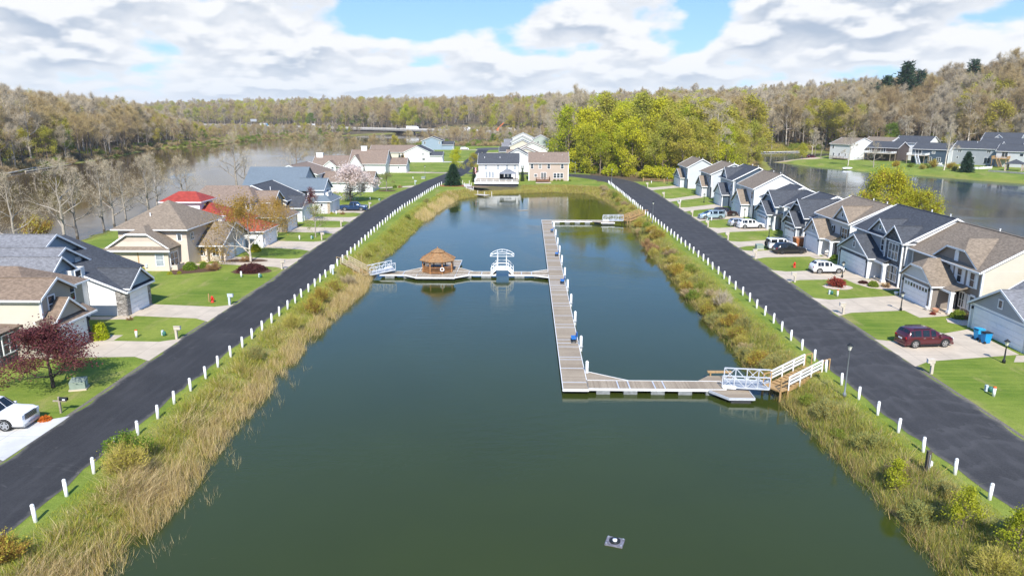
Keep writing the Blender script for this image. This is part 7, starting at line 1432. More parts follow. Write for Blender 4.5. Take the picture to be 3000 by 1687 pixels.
# ------------------------------------------------------------------ planting
# garden and waterside individuals
tree('plum', -37.2, 52.0, (.92, .92, .66), 'purple-leaved plum tree with pale blossom on the lawn by the tan house', 'tree', z=0, rz=1)
tree('willow', -40.1, 100.9, (.92, .92, 1.0), 'golden budding tree in front of the red-roofed house', 'tree', z=0, rz=2)
tree('willow', -43.6, 122.4, (.55, .55, .72), 'smaller golden budding tree between the red roof and the tan brick house', 'tree', z=0, rz=.6)
tree('blossom', -42.2, 170.1, (1.18, 1.18, .98), 'pale blossoming tree behind the dark blue pickup', 'tree', z=0, rz=.4)
tree('young', -36.6, 121.7, 1.0, 'young leafing tree on the lawn by the tan brick house drive', 'tree', z=0)
tree('young', -38.8, 197.3, (1.6, 1.6, .9), 'low round green tree in a mulch ring by the white garage wing', 'tree', z=0)
tree('plumsmall', -42.4, 140.3, 1.0, 'slender purple tree against the white-walled house', 'tree', z=0)
tree('spruce', -21.9, 212.0, (.95, .95, .80), 'dark spruce at the pond corner beside the white deck house', 'tree', z=-.2)
tree('green1', -23.8, 243, (.42, .42, .47), 'yellow-green budding tree behind the dark spruce', 'tree', z=0); tree('bud1', -17.8, 240, (.36, .36, .40), 'pale green tree between spruce and white house', 'tree', z=0)
tree('cypress', -16.6, 223.2, (1.3, 1.3, 1.0), 'dark columnar cypress beside the white railed deck', 'tree', z=0); tree('cypress', -1.6, 226.5, (1.1, 1.1, .9), 'columnar cypress in the gap between white and beige houses', 'tree', z=0)
for i in range(5): tree('cypress', -57.0+1.5*i, 321.5, (1.0, 1.0, .75), 'clipped cypress in the row before the tan-roofed house', 'tree', 'clipped cypress row', z=0)
tree('yellow', 68.0, 137, (.80, .80, .90), 'yellow weeping tree on the lake bank behind the tan-roofed white house', 'tree', z=-.6); tree('yellow', 69.5, 128.5, (.66, .66, .66), 'lower yellow weeping tree behind the ledge-stone house', 'tree', z=-.6)
tree('yellow', 99.0, 318, (.42, .42, .52), 'small pale yellow tree leaning over the lake narrows', 'tree', z=-1)
for k, x, y, s_, lab in (('slim1', 64.5, 152, .5, 'purplish bare shrub tree on the lake bank behind the tall white house'), ('slim2', 65, 144, .55, 'bare twiggy tree on the lake bank by the dark ranch houses'), ('pale0', 144, 372, .62, 'white-stemmed birch behind the sandy spit'), ('slim0', 146.5, 374, 1.0, 'second slender birch behind the sandy spit'), ('slim0', 136.5, 341, .75, 'bare sapling on the point before the tall white shore house'), ('pale1', 131.8, 301, .60, 'lone birch on the grass by the upturned white boat'), ('slim1', 137.5, 291, .82, 'tan twiggy tree on the shore below the brown house'), ('spruce', 158, 263.8, .9, 'spruce on the shore below the vinyl fence'), ('pale0', 156, 274.5, .72, 'leaning birch on the shore before the navy house'), ('bud1', 188, 330, .62, 'pale budding tree rising behind the navy house'), ('green1', 139.5, 372, .42, 'young green tree behind the sandy spit'), ('bud0', 172, 352, .5, 'budding tree behind the brown house')):
    tree(k, x, y, s_, lab, 'tree')
RB_ = [(-80, 100, 'slim1', 1.25), (-82.5, 112, 'slim2', 1.2), (-81, 122, 'slim1', 1.3), (-84.5, 131, 'slim1', 1.15), (-84, 139, 'slim2', 1.2), (-86, 146, 'slim1', 1.15), (-87.5, 153, 'slim2', 1.1), (-86, 160, 'slim1', 1.2), (-89, 166, 'slim1', 1.1), (-90.5, 173, 'slim2', 1.1), (-88, 181, 'slim1', 1.0), (-91, 190, 'slim2', .95), (-88.5, 217, 'slim1', 1.35), (-90, 228, 'slim1', 1.0), (-86, 268, 'bare0', .72), (-83, 281, 'bare1', .78), (-80, 292, 'bare2', .62), (-84, 255, 'slim2', 1.0), (-79, 306, 'bare1', .60), (-77, 322, 'bare0', .58), (-79, 338, 'slim1', 1.1), (-76, 352, 'bare2', .55), (-78, 370, 'bare0', .55), (-77, 389, 'bare1', .5), (-74, 405, 'bud1', .5), (-78, 424, 'bare2', .5), (-72, 440, 'bare0', .5), (-74, 462, 'bare1', .48)]
for i, (x, y, k, s_) in enumerate(RB_): tree(k, x, y, s_*rnd.uniform(.93, 1.06), 'leafless tree on the riverbank behind the houses, %s going upstream from the tan house' % nth(i+1), 'tree', 'leafless riverbank trees behind the houses', rz=i*1.3)
shrub('gold', -89.5, 127, (2.6, 2.6, 2.4), 'pale yellow-green willow bush on the riverbank', 'bush', z=-1.2, name='willow_bush')
for k, x, y, s_, lab in (('yball', -52.9, 94.0, 1.2, 'yellow-green bush at the far corner of the beige house'), ('gball', -46.4, 95.4, 1.15, 'round bright green bush by the beige house porch'), ('gball', -44.9, 96.4, .8, 'small green bush between the round green and purplish ones'), ('purp', -43.0, 95.4, 1.15, 'purplish twiggy bush in the beige house bed'), ('barb', -37.5, 94.4, (1.25, 1.05, 1.05), 'dark barberry mound on its mulch oval'), ('yball', -47.8, 92.4, .5, 'low yellow plant at the edge of the beige house bed'), ('yball', -46.7, 92.8, .42, 'second low yellow plant at the beige house bed edge'), ('hedge', -40.7, 64.4, (.95, .95, 1.05), 'tall clipped green shrub at the tan house garage'), ('orange', -33.8, 45.9, 1.0, 'small orange plant by the white pickup'), ('jmap', 38.5, 87.2, 1.15, 'red maple shrub in a ring of pale stone'),
    ('gball', 45.4, 73.4, 1.0, 'green shrub by the steps of the taupe house'), ('purp', 46.0, 72.5, .8, 'brown twiggy shrub under the taupe house windows'), ('yball', 46.0, 71.0, 1.0, 'yellow-green shrub at the near corner of the taupe house'), ('jmap', 43.4, 74.6, .32, 'small red plant in the taupe house stone bed'), ('gball', 43.0, 87.4, .8, 'green mound in the ledge-stone house bed'), ('purp', 44.6, 87.2, .7, 'dark low shrub in the ledge-stone house bed'), ('barb', 42.6, 89.2, .4, 'dark round shrub by the ledge-stone house walk'), ('gball', 45.4, 104.4, .9, 'green shrub by the porch post of the tan-roofed white house'), ('purp', 46.0, 103.4, .8, 'dark shrub at the near corner of the tan-roofed white house'), ('gold', 46.2, 194.6, .9, 'pale yellow shrub beside the light grey lake-row house'), ('hedge', -42.2, 108.6, .9, 'green shrub at the red-roofed house garage'), ('purp', -41.0, 101.2, .9, 'brown shrub at the foot of the golden tree'), ('gball', -38.0, 205.4, .8, 'green shrub by the far white driveway'), ('purp', -36.4, 205.6, .8, 'brown shrub by the far white driveway'), ('purp', -39.2, 150.4, .6, 'twiggy shrub in the strip before the blue pickup'), ('yball', -41.6, 150.6, .5, 'small yellow shrub in the strip before the blue pickup'), ('purp', -41.4, 70.9, .4, 'dry plant beside the white garage walk')):
    shrub(k, x, y, s_, lab, 'shrub', z=0)
for i in range(4): shrub('gball', 8.5+1.15*i+(1.4 if i == 3 else 0), 227.0, .62, 'clipped ball shrub along the beige house wall, %s from the deck' % nth(i+1), 'shrub', 'ball shrubs at the beige house', z=0)
for i, (x, y, s_) in enumerate(((159.5, 288, 1.5), (154, 283, 1.3), (150.5, 279, 1.1), (161.5, 279, 1.4), (151, 289, 1.2), (158, 271, 1.1), (147, 292, 1.2))): shrub(('gold', 'green', 'olive')[i % 3], x, y, s_*1.2, 'wild bush on the slope below the navy house', 'bush', 'wild bushes on the far slope')
# wild shrubs on the pond banks
def shx(y, side):
    pts = [p for p in POND if (p[0] > 5) == (side > 0) and -41 < p[1] < 192]; pts.sort(key=lambda p: p[1]); return float(np.interp(y, [p[1] for p in pts], [p[0] for p in pts]))
RSH = []
y = 60.0
while y < 206:
    if not (146 < y < 152): RSH.append(y)
    y += rnd.uniform(1.5, 2.5) if y < 165 else rnd.uniform(3, 5)
for i, y in enumerate(RSH):
    k = rnd.choice(['gold', 'gold', 'olive', 'grey', 'brown'] if y < 78 else ['grey', 'olive', 'green', 'brown', 'gold'] if y < 100 else ['red', 'red', 'olive', 'gold', 'brown', 'green'] if y < 126 else ['olive', 'grey', 'green', 'brown', 'gold'])
    x = shx(y, 1)+rnd.choice((.4, 1.0, 1.7, 2.3)); nm = {'gold': 'golden', 'olive': 'olive', 'grey': 'grey-green', 'brown': 'brown', 'red': 'reddish', 'green': 'green'}[k]
    shrub(k, x, y, rnd.uniform(.8, 1.2)*(.95 if y > 78 else .85), '%s wild shrub on the lakeside pond bank, %s counting up from the closer gangway' % (nm, nth(i+1)), 'shrub', 'wild shrubs on the lakeside bank')
shrub('spray', 22.3, 79.3, 1.0, 'pale fountain-like bare shrub on the lakeside bank', 'shrub')
for i, (x, y, s_) in enumerate(((22.2, 39.4, .66), (23.3, 34.6, .74), (24.2, 31.6, .74))): tree('limeshrub', x, y, s_, 'lime-leaved sapling on the lakeside bank, %s up from the photo bottom' % nth(3-i), 'sapling', 'lime saplings on the lakeside bank')
for i, (x, y, k, s_) in enumerate(((22.0, 52.4, 'green', .8), (22.2, 49.6, 'grey', .9), (21.9, 46.8, 'green', .6), (22.8, 44.0, 'grey', .9), (22.2, 36.4, 'grey', 1.0), (23.2, 40.8, 'brown', .7), (23.9, 37.2, 'grey', .7), (22.9, 31.0, 'olive', .9), (24.9, 33.2, 'grey', .7))): shrub(k, x, y, s_, '%s low shrub on the lakeside bank below the lamp, %s from the timber stair' % ({'green': 'green', 'grey': 'grey-green', 'brown': 'brown', 'olive': 'olive'}[k], nth(i+1)), 'shrub', 'low shrubs on the lakeside bank')
for i, (x, y, k, s_) in enumerate(((-24.9, 40.6, 'green', 1.5), (-24.3, 39.2, 'olive', 1.1), (-24.5, 60.8, 'grey', .8), (-24.2, 70.5, 'olive', .9), (-23.9, 76.5, 'gold', 1.1), (-24.3, 81.0, 'gold', 1.0), (-24.2, 86.5, 'gold', .9), (-24.6, 107.5, 'olive', .7), (-24.6, 128, 'green', .7), (-24.6, 146, 'green', .8), (-24.2, 172, 'grey', .9), (-25.3, 29.6, 'gold', 1.0), (-23.4, 90.5, 'brown', 1.0))): shrub(k, x, y, s_, 'bushy wild shrub on the riverside pond bank, %s up from the photo bottom' % nth(i+1), 'shrub', 'wild shrubs on the riverside bank')

# ---- grasses and reeds: blades with their own colours
PAL = {'straw': (.56, .42, .19), 'pale': (.64, .51, .28), 'olive': (.28, .26, .06), 'yg': (.33, .345, .035), 'green': (.17, .24, .03), 'brown': (.22, .145, .075), 'gold': (.45, .345, .085), 'gg': (.21, .245, .075), 'ylw': (.47, .44, .05)}
nr = np.random.RandomState(5)
def patch(x, y, s): return .5+.5*wob(np.asarray(x), np.asarray(y), s, 2)
def blades(name, label, X, Y, h, w, col, lean=.35, cat='grass', zoff=0, flat=False):
    n = len(X); Z = np.maximum(land(X, Y)[0], WL-.25)-.02+zoff; P = np.stack([X, Y, Z], 1); a = nr.uniform(0, 2*math.pi, n); s_ = np.stack([np.cos(a), np.sin(a), np.zeros(n)], 1)*(w/2)[:, None]
    ln = nr.normal(0, lean, (n, 2)) if not hasattr(lean, '__len__') else lean; top = np.stack([ln[:, 0]*h, ln[:, 1]*h, h], 1) if not flat else np.stack([ln[:, 0]*h, ln[:, 1]*h, nr.uniform(-.0, .06, n)], 1)
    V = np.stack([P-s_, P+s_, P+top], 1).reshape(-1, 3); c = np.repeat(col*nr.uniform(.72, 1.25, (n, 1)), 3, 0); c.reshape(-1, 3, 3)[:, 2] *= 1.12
    me = np_mesh(name, V, np.arange(3*n).reshape(-1, 3), [BLADE], None, np.clip(c, 0, 1)); o = bpy.data.objects.new(name, me); COL.objects.link(o); kind(o, 'stuff'); tag(o, label, cat); return o
BLADE = attr_mat('plant_blades', .8, .25, 0)
def mixc(names, n, wts): k = nr.choice(len(names), n, p=np.array(wts)/sum(wts)); return np.array([PAL[a] for a in names])[k]
def bankpts(n, side, d0, d1, y0=22, y1=196, near=1.6):
    y = y0+(y1-y0)*nr.random(n)**near; d = nr.uniform(d0, d1, n); sx = np.array([shx(v, side) for v in y]); return (sx+side*d), y, d
def clumps(nc, per, side, d0, d1):
    X, Y, d = bankpts(nc, side, d0, d1); r = nr.uniform(.10, .34, nc); X = np.repeat(X, per); Y = np.repeat(Y, per); d = np.repeat(d, per); r = np.repeat(r, per); o = nr.normal(0, 1, (nc*per, 2))*r[:, None]
    return X+o[:, 0], Y+o[:, 1], d, o/r[:, None]*.42+nr.normal(0, .25, (nc*per, 2))+np.repeat(nr.normal(0, .22, (nc, 2)), per, 0)
def pick(X, Y, keep): k = nr.random(len(X)) < keep; return X[k], Y[k]
# verge
for side, lab in ((-1, 'mown yellow-green grass beneath the riverside posts'), (1, 'mown yellow-green grass beneath the lakeside posts')):
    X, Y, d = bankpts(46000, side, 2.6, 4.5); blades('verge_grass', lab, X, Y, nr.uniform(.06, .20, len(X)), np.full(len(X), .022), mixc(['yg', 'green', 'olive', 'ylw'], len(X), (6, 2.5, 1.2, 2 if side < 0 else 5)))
X, Y, d, LN = clumps(2600, 40, -1, .2, 3.3); pt = patch(X, Y, .55); h = nr.uniform(.22, .70, len(X))*(.45+1.0*pt)
c = np.where((nr.random(len(X)) < np.clip(.20+.7*patch(X, Y, .31)-.18*d/3*2-.4*smo(Y, 98, 120), .04, .95))[:, None], mixc(['straw', 'pale', 'brown', 'gold'], len(X), (4, 2.5, 1.2, 3)), mixc(['olive', 'yg', 'green', 'gold'], len(X), (3, 4, 2.2, 2)))
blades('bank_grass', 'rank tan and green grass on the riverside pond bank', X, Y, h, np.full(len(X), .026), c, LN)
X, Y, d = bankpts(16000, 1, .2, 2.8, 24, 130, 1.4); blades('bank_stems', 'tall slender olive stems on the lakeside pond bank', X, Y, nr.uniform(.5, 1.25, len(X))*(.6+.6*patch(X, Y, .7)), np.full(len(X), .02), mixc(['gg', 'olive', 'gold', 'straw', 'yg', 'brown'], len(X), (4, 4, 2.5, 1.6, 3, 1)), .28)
X, Y, d, LN = clumps(2600, 36, 1, .2, 3.4); pt = patch(X, Y, .6); h = nr.uniform(.2, .62, len(X))*(.5+.9*pt)
c = np.where((nr.random(len(X)) < np.clip(.10+.5*patch(X, Y, .4), .05, .8))[:, None], mixc(['straw', 'brown', 'gold', 'pale'], len(X), (3, 2.2, 3, 1)), mixc(['gg', 'olive', 'green', 'yg'], len(X), (4, 3, 2.5, 4)))
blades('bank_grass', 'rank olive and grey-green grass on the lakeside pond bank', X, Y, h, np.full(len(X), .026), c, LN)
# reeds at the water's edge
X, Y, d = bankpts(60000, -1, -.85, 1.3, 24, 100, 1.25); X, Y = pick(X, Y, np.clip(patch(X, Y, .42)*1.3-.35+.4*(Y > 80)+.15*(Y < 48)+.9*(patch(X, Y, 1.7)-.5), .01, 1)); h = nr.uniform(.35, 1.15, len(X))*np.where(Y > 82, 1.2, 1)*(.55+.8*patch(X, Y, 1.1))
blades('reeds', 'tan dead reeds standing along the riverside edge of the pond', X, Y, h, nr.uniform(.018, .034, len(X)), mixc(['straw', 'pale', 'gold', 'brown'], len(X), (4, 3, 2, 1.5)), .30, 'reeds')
X, Y, d = bankpts(5200, -1, -2.6, -.5, 24, 62, 1.2); X, Y = pick(X, Y, np.clip(patch(X, Y, 1.1)*2-1.0, 0, 1)); blades('reeds', 'sparse pale reed stalks standing in the riverside shallows', X, Y, nr.uniform(.3, .9, len(X)), np.full(len(X), .025), mixc(['pale', 'straw', 'brown'], len(X), (3, 3, 1)), .25, 'reeds')
X, Y, d = bankpts(26000, -1, 1.0, 3.0, 26, 50, 1.0); X, Y = pick(X, Y, np.clip(patch(X, Y, .5)*1.8-.8, 0, 1)*np.clip((52-Y)/16, 0, 1)); blades('reeds', 'flattened dry straw on the riverside bank', X, Y, nr.uniform(.5, 1.1, len(X)), np.full(len(X), .024), mixc(['straw', 'pale', 'brown'], len(X), (4, 3, 2)), 1.0, 'reeds')
X, Y, d = bankpts(22000, 1, -.5, .9, 26, 200, 1.2); X, Y = pick(X, Y, np.clip(patch(X, Y, .5)*1.3-.3+.4*(Y > 165), .05, 1)); blades('reeds', 'brownish reeds along the lakeside edge of the pond', X, Y, nr.uniform(.3, .9, len(X)), np.full(len(X), .026), mixc(['brown', 'straw', 'gold', 'olive'], len(X), (3, 2, 2, 3)), .35, 'reeds')
X, Y, d = bankpts(16000, -1, -.9, 2.2, 150, 192, 1.0); X, Y = pick(X, Y, np.clip(patch(X, Y, .4)*1.6-.35, .05, 1)); blades('reeds', 'tall tan reeds in the upper riverside corner of the pond', X, Y, nr.uniform(.6, 1.5, len(X)), np.full(len(X), .045), mixc(['straw', 'pale', 'gold'], len(X), (3, 3, 2)), .2, 'reeds')
def headpts(n, d0, d1): 
    pts = [p for p in POND if p[1] > 186]; t = nr.random(n)*(len(pts)-1); k = t.astype(int); f = t-k; A = np.array(pts); P = A[k]*(1-f)[:, None]+A[k+1]*f[:, None]; d = nr.uniform(d0, d1, n); dirv = np.array([1.0, 195.0])-P; dirv /= np.linalg.norm(dirv, axis=1)[:, None]; P = P-dirv*d[:, None]; return P[:, 0], P[:, 1]
X, Y = headpts(42000, -.6, 5.0); blades('bank_grass', 'tan and olive rough grass round the head of the pond', X, Y, nr.uniform(.15, .75, len(X)), np.full(len(X), .05), mixc(['straw', 'gold', 'olive', 'brown', 'yg'], len(X), (3, 3, 3, 2, 3)), .4)
# drowned reed litter near the bottom corner
X = nr.normal(-19.6, 1.0, 700)+nr.uniform(-.5, 2.6, 700); Y = nr.uniform(30.5, 42, 700); X, Y = pick(X, Y, np.clip(patch(X, Y, 1.6)*2.2-1.25, 0, 1)); blades('reed_litter', 'brown drowned reed litter floating off the riverside bank', X, Y, nr.uniform(.3, 1.3, len(X)), np.full(len(X), .03), mixc(['brown', 'straw'], len(X), (4, 1))*.75, .8, 'reeds', .245, True)
# rough grass fringe of the far narrows and river edge
X = nr.uniform(104, 172, 30000); Y = 424+(X-110)*.16+nr.uniform(0, 26, 30000); blades('reeds', 'yellow-green reed fringe at the head of the lake', X, Y, nr.uniform(.8, 2.4, len(X)), np.full(len(X), .16), mixc(['gold', 'olive', 'yg'], len(X), (3, 3, 3)), .25, 'reeds')

# ---- woods
def frame_x(x, y):
    a = R(1.236); xx = x*math.cos(a)+y*math.sin(a); f = -x*math.sin(a)+y*math.cos(a); return xx/np.maximum(f, 1)
def scatter(x0, x1, y0, y1, sp, keep, seed):
    rs = np.random.RandomState(seed); gx_, gy_ = np.meshgrid(np.arange(x0, x1, sp), np.arange(y0, y1, sp)); x = gx_.ravel()+rs.uniform(-.45, .45, gx_.size)*sp; y = gy_.ravel()+rs.uniform(-.45, .45, gx_.size)*sp
    z, dp, dr, dl, q = land(x, y); k = keep(x, y, dp, dr, dl, q) & (np.abs(frame_x(x, y)) < .80); return x[k], y[k], z[k], dr[k], q[k]
def choose(rs, w): ks = list(w); p = np.array([w[k] for k in ks], float); return ks[rs.choice(len(ks), p=p/p.sum())]
def inpoly(x, y, poly): return sdist(np.asarray(x, float), np.asarray(y, float), poly) < 0
GROVE = [(15,264),(26,250),(33,243),(44,231),(52,230),(64,231),(80,264),(95,304),(106,346),(102,402),(64,470),(16,470),(13,330)]
LOTS = [(148,298),(130,330),(134,358),(160,372),(215,330),(235,275),(178,240)]
FOREST = []      # (key, x, y, z, scale, region)
rs = np.random.RandomState(12)
x, y, z, dr, q = scatter(-520, -168, 130, 830, 8.2, lambda x, y, dp, dr, dl, q: (x < -168) & (dr > 2.5) & ((y < 760) | (dr < 0)), 1)
for a, b2, c, d in zip(x, y, z, dr):
    f = rs.random(); w = {'bare0': 4, 'bare1': 4, 'bare2': 4, 'pale0': .8, 'pale1': .8, 'bud0': 2.2 if d > 22 else 1.0, 'bud1': 2.2 if d > 22 else 1.0, 'green2': (.9 if d > 40 else .1), 'mid0': .25}
    FOREST.append((choose(rs, w), a, b2, c, rs.uniform(.95, 1.42)*(1.0 if d > 9 else .72)*float(np.interp(a/b2, [-.56, -.44], [1, .36])), 'L'))
x, y, z, dr, q = scatter(-900, 900, 900, 1750, 17, lambda x, y, dp, dr, dl, q: (dr > 4) & (y > np.interp(x, [-700, -470, 15, 420], [1330, 1120, 710, 450])), 2)
for a, b2, c in zip(x, y, z): FOREST.append((choose(rs, {'bare0': 4, 'bare1': 4, 'bare2': 4, 'pale0': .6, 'bud0': 2.6, 'bud1': 2.6, 'green2': 1.3, 'mid0': .8}), a, b2, c, rs.uniform(.95, 1.65), 'F'))
x, y, z, dr, q = scatter(-420, 420, 560, 905, 14, lambda x, y, dp, dr, dl, q: (dr > 6) & (y > np.interp(x, [-700, -470, 15, 420], [1330, 1125, 716, 450])), 8)
for a, b2, c in zip(x, y, z): FOREST.append((choose(rs, {'bare0': 4, 'bare1': 4, 'bare2': 4, 'pale0': .6, 'bud0': 2.6, 'bud1': 2.6, 'green2': 1.6, 'mid0': .8}), a, b2, c, rs.uniform(.85, 1.5), 'F'))
x, y, z, dr, q = scatter(-72, 125, 474, 640, 8.5, lambda x, y, dp, dr, dl, q: (dr > 4) & (y < np.interp(x, [-70, 15, 125], [738, 665, 575])) & ~((x < 12) & (y < 478)), 3)
for a, b2, c in zip(x, y, z): FOREST.append((choose(rs, {'bare0': 4, 'bare1': 3, 'bare2': 4, 'slim2': 4, 'bud0': 1, 'mid0': .4}), a, b2, c, rs.uniform(.30, .50)*(1.0 if a < 20 else 1.9), 'B'))
x, y, z, dr, q = scatter(8, 112, 226, 474, 6.6, lambda x, y, dp, dr, dl, q: inpoly(x, y, GROVE) & (dl > 2), 4)
for a, b2, c in zip(x, y, z):
    u = frame_x(a, b2); w = {'bare1': 4, 'pale0': 2, 'bud0': 5, 'green2': 3} if u < .10 else {'green0': 6, 'green1': 4, 'green2': 2, 'bud1': 1.6, 'mid0': 1.2, 'pale1': .6} if u < .20 else {'green1': .8, 'green2': 3, 'bud0': 5, 'bud1': 5, 'pale1': 1.6, 'bare0': 1.2}
    FOREST.append((choose(rs, w), a, b2, c, rs.uniform(.72, 1.38)*(.75 if b2 < 262 and rs.random() < .6 else 1), 'G'))
x, y, z, dr, q = scatter(60, 800, 250, 900, 9.2, lambda x, y, dp, dr, dl, q: (q > -1) & (dl > 3) & ~inpoly(x, y, GROVE) & (y < np.interp(x, [15, 420, 900], [690, 640, 600])) & (q < 240) & ~inpoly(x, y, LOTS), 5)
for a, b2, c, d in zip(x, y, z, q):
    FOREST.append((choose(rs, {'bare0': 4, 'bare1': 5, 'bare2': 5, 'pale0': 1.6, 'pale1': 1.6, 'bud0': 1.4, 'bud1': .8, 'green2': .15, 'mid0': .12}), a, b2, c, rs.uniform(1.0, 1.5)*(1 if d > 8 else .8), 'R'))
for a, b2, k, s_ in ((226, 450, 'pine0', 1.62), (217, 455, 'pine0', 1.35), (221, 461, 'pine1', 1.5), (235, 452, 'pine1', 1.55), (211, 457, 'pine1', 1.4), (231, 459, 'pine0', 1.5), (272, 462, 'pine0', 1.3), (372, 452, 'pine0', 1.4), (336, 452, 'pine1', 1.2), (252, 482, 'pine0', 1.15), (306, 452, 'bare1', 1.75), (318, 455, 'bare2', 1.7), (296, 462, 'bare0', 1.6), (352, 446, 'bare1', 1.6), (262, 470, 'bare1', 1.5), (330, 446, 'bare0', 1.65)): FOREST.append((k, a, b2, landz(a, b2), s_, 'R'))
LAB = {'bare_tree': 'leafless brown tree', 'pale_barked_tree': 'leafless tree with pale limbs', 'budding_tree': 'olive budding tree', 'green_tree': 'fresh green tree', 'slender_bare_tree': 'slender leafless tree', 'pine': 'tall dark pine'}
REG = {'L': ('in the front of the wood across the river', 'trees fronting the wood across the river', 82), 'G': ('in the grove beside the lakeside road bend', 'trees of the grove at the road bend', 100), 'R': ('in the hillside wood above the lake houses', 'trees fronting the hillside wood', 105), 'F': (None, None, 0), 'B': ('in the thicket below the viaduct', 'thicket trees below the viaduct', 24)}
rest = []
for rg, (lab, grp, n) in REG.items():
    lst = [t_ for t_ in FOREST if t_[5] == rg]
    cols = {}
    lst.sort(key=lambda t_: (0 if t_[0].startswith('pine') or t_[0] == 'never' else 1, math.hypot(t_[1], t_[2])))
    for i, t_ in enumerate(lst):
        k, a, b2, c, s_, _ = t_
        if i < n: tree(k, a, b2, (s_*rs.uniform(.9, 1.12), s_*rs.uniform(.9, 1.12), s_), LAB[KINDS[k][0]]+' '+lab, 'tree', grp+', '+LAB[KINDS[k][0]], c, rs.uniform(0, 6.28))
        else: rest.append(t_)
# the deep wood: one mass, instanced on its own points
PCOL = {}
def wood_mass(name, label, items, mesh_pairs, cat='forest'):
    keys = sorted(set(t_[0] for t_ in items)); col = bpy.data.collections.new(name+'_kinds'); 
    for i, k in enumerate(keys):
        em = bpy.data.objects.new('%03d_%s' % (i, k), join_pair(k) if mesh_pairs else SH[k][1]); col.objects.link(em)
    n = len(items); me = bpy.data.meshes.new(name); me.vertices.add(n); me.vertices.foreach_set('co', np.array([(t_[1], t_[2], t_[3]-.15) for t_ in items], np.float32).ravel())
    for nm, ty, arr in (('sc', 'FLOAT', np.array([t_[4] for t_ in items], np.float32)), ('rz', 'FLOAT', rs.uniform(0, 6.28, n).astype(np.float32)), ('ki', 'INT', np.array([keys.index(t_[0]) for t_ in items], np.int32))):
        me.attributes.new(nm, ty, 'POINT').data.foreach_set('value', arr)
    ng = bpy.data.node_groups.new(name+'_scatter', 'GeometryNodeTree'); ng.interface.new_socket('Geometry', in_out='INPUT', socket_type='NodeSocketGeometry'); ng.interface.new_socket('Geometry', in_out='OUTPUT', socket_type='NodeSocketGeometry')
    N = ng.nodes.new; gi, go = N('NodeGroupInput'), N('NodeGroupOutput'); ip = N('GeometryNodeInstanceOnPoints'); ci = N('GeometryNodeCollectionInfo'); ci.inputs['Collection'].default_value = col; ci.inputs['Separate Children'].default_value = True; ci.inputs['Reset Children'].default_value = True
    def attr(nm, ty): a = N('GeometryNodeInputNamedAttribute'); a.data_type = ty; a.inputs['Name'].default_value = nm; return a.outputs['Attribute']
    cx_ = N('ShaderNodeCombineXYZ'); Lk = ng.links.new; Lk(attr('rz', 'FLOAT'), cx_.inputs[2]); e2r = N('FunctionNodeEulerToRotation'); Lk(cx_.outputs[0], e2r.inputs[0]); sc_ = N('ShaderNodeCombineXYZ'); s_ = attr('sc', 'FLOAT')
    for i in range(3): Lk(s_, sc_.inputs[i])
    Lk(gi.outputs[0], ip.inputs['Points']); Lk(ci.outputs[0], ip.inputs['Instance']); ip.inputs['Pick Instance'].default_value = True; Lk(attr('ki', 'INT'), ip.inputs['Instance Index']); Lk(e2r.outputs[0], ip.inputs['Rotation']); Lk(sc_.outputs[0], ip.inputs['Scale']); Lk(ip.outputs[0], go.inputs[0])
    o = bpy.data.objects.new(name, me); COL.objects.link(o); md = o.modifiers.new('scatter', 'NODES'); md.node_group = ng; kind(o, 'stuff'); tag(o, label, cat); return o
JP = {}
def join_pair(k):
    if k in JP: return JP[k]
    tm, cm = KINDS[k][1]; parts = []; mats = []; base = 0; V, F, MI = [], [], []
    for me in (tm, cm):
        n = len(me.vertices); v = np.empty(n*3, np.float32); me.vertices.foreach_get('co', v); f = np.empty(len(me.loops), np.int32); me.loops.foreach_get('vertex_index', f); mi = np.empty(len(me.polygons), np.int32); me.polygons.foreach_get('material_index', mi)
        V.append(v.reshape(-1, 3)); F.append(f.reshape(-1, 3)+base); MI.append(mi+len(mats)); mats += list(me.materials); base += n
    JP[k] = np_mesh('far_'+KINDS[k][0], np.concatenate(V), np.concatenate(F), mats, np.concatenate(MI)); return JP[k]
wood_mass('forest', 'distant mixed wood in bud spreading over the hills beyond the river and lake', rest, True)
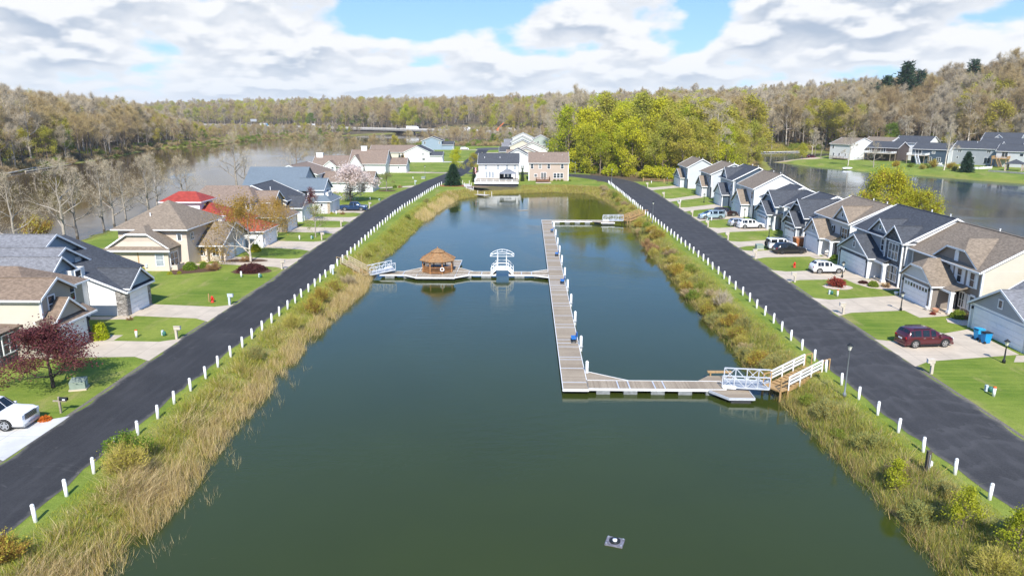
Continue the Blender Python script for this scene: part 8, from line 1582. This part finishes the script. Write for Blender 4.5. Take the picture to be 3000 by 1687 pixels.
# undergrowth at the feet of the woods
UG = []
for rg, (x0, x1, y0, y1, sp, kp) in {'L': (-300, -168, 130, 720, 4.5, lambda x, y, dp, dr, dl, q: (dr > .5) & (dr < 26)), 'G': (8, 112, 226, 474, 4.0, lambda x, y, dp, dr, dl, q: inpoly(x, y, GROVE) & (dl > 1) & ((y < 285) | (dl < 14))), 'R': (60, 500, 250, 640, 4.6, lambda x, y, dp, dr, dl, q: (q > -3) & (q < 60) & (dl > 2) & ~inpoly(x, y, GROVE) & ~inpoly(x, y, LOTS)), 'B': (-72, 60, 470, 600, 5, lambda x, y, dp, dr, dl, q: (dr > 2) & (y < 520))}.items():
    x, y, z, dr, q = scatter(x0, x1, y0, y1, sp, kp, 30)
    for a, b2, c in zip(x, y, z): UG.append(('under' if rs.random() < (.55 if rg in 'GB' else .30) else 'underb', a, b2, c, rs.uniform(.5, 1.25)*(.7 if rg == 'G' else 1), rg))
for i in range(46):      # brush at the foot of the grove, down to the kerb
    u = rs.random(); P_ = [(14, 262), (26, 248), (33, 241.5), (44, 229.5), (53, 228), (64, 229), (80, 262)]; k = min(5, int(u*6)); f = u*6-k; a = P_[k][0]*(1-f)+P_[k+1][0]*f; b2 = P_[k][1]*(1-f)+P_[k+1][1]*f+rs.uniform(.5, 5)
    UG.append(('brush', a, b2, 0, rs.uniform(.6, 1.5), 'G'))
wood_mass('undergrowth', 'brushy undergrowth along the feet of the woods', UG, False, 'undergrowth')
# driftwood on the far bank
t = thing('fallen_tree', 'pale fallen trunks lying along the far riverbank', 'driftwood', (-192, 268, WL)); m = MB(); m.tube((-193, 262, -1.1), (-203, 300, -.7), .35, .15, 7); m.tube((-194, 275, -1.2), (-199, 312, -.9), .25, .1, 7); m.tube((-197, 285, -1), (-195, 293, 1.2), .14, .05, 6); m.tube((-200, 296, -.9), (-193, 304, .6), .12, .04, 6); m.build('trunk', M('bleached_wood', (.55, .47, .36), .9, .2, 2), t)
# ------------------------------------------------------------------ thin spring haze
hm = bpy.data.materials.new('haze_air'); hm.use_nodes = True; ht = NT(hm.node_tree); hm.node_tree.nodes.clear()
pv = ht.n('ShaderNodeVolumePrincipled', i_Color=(.90, .93, .97, 1), i_Density=.00009); ht.L(pv.outputs[0], ht.n('ShaderNodeOutputMaterial').inputs['Volume'])
mb = MB(); mb.box(-5200, 5200, -320, 9200, -9, 110); hz = mb.build('haze', hm); kind(hz, 'stuff'); tag(hz, 'thin pale haze softening the far woods', 'haze')
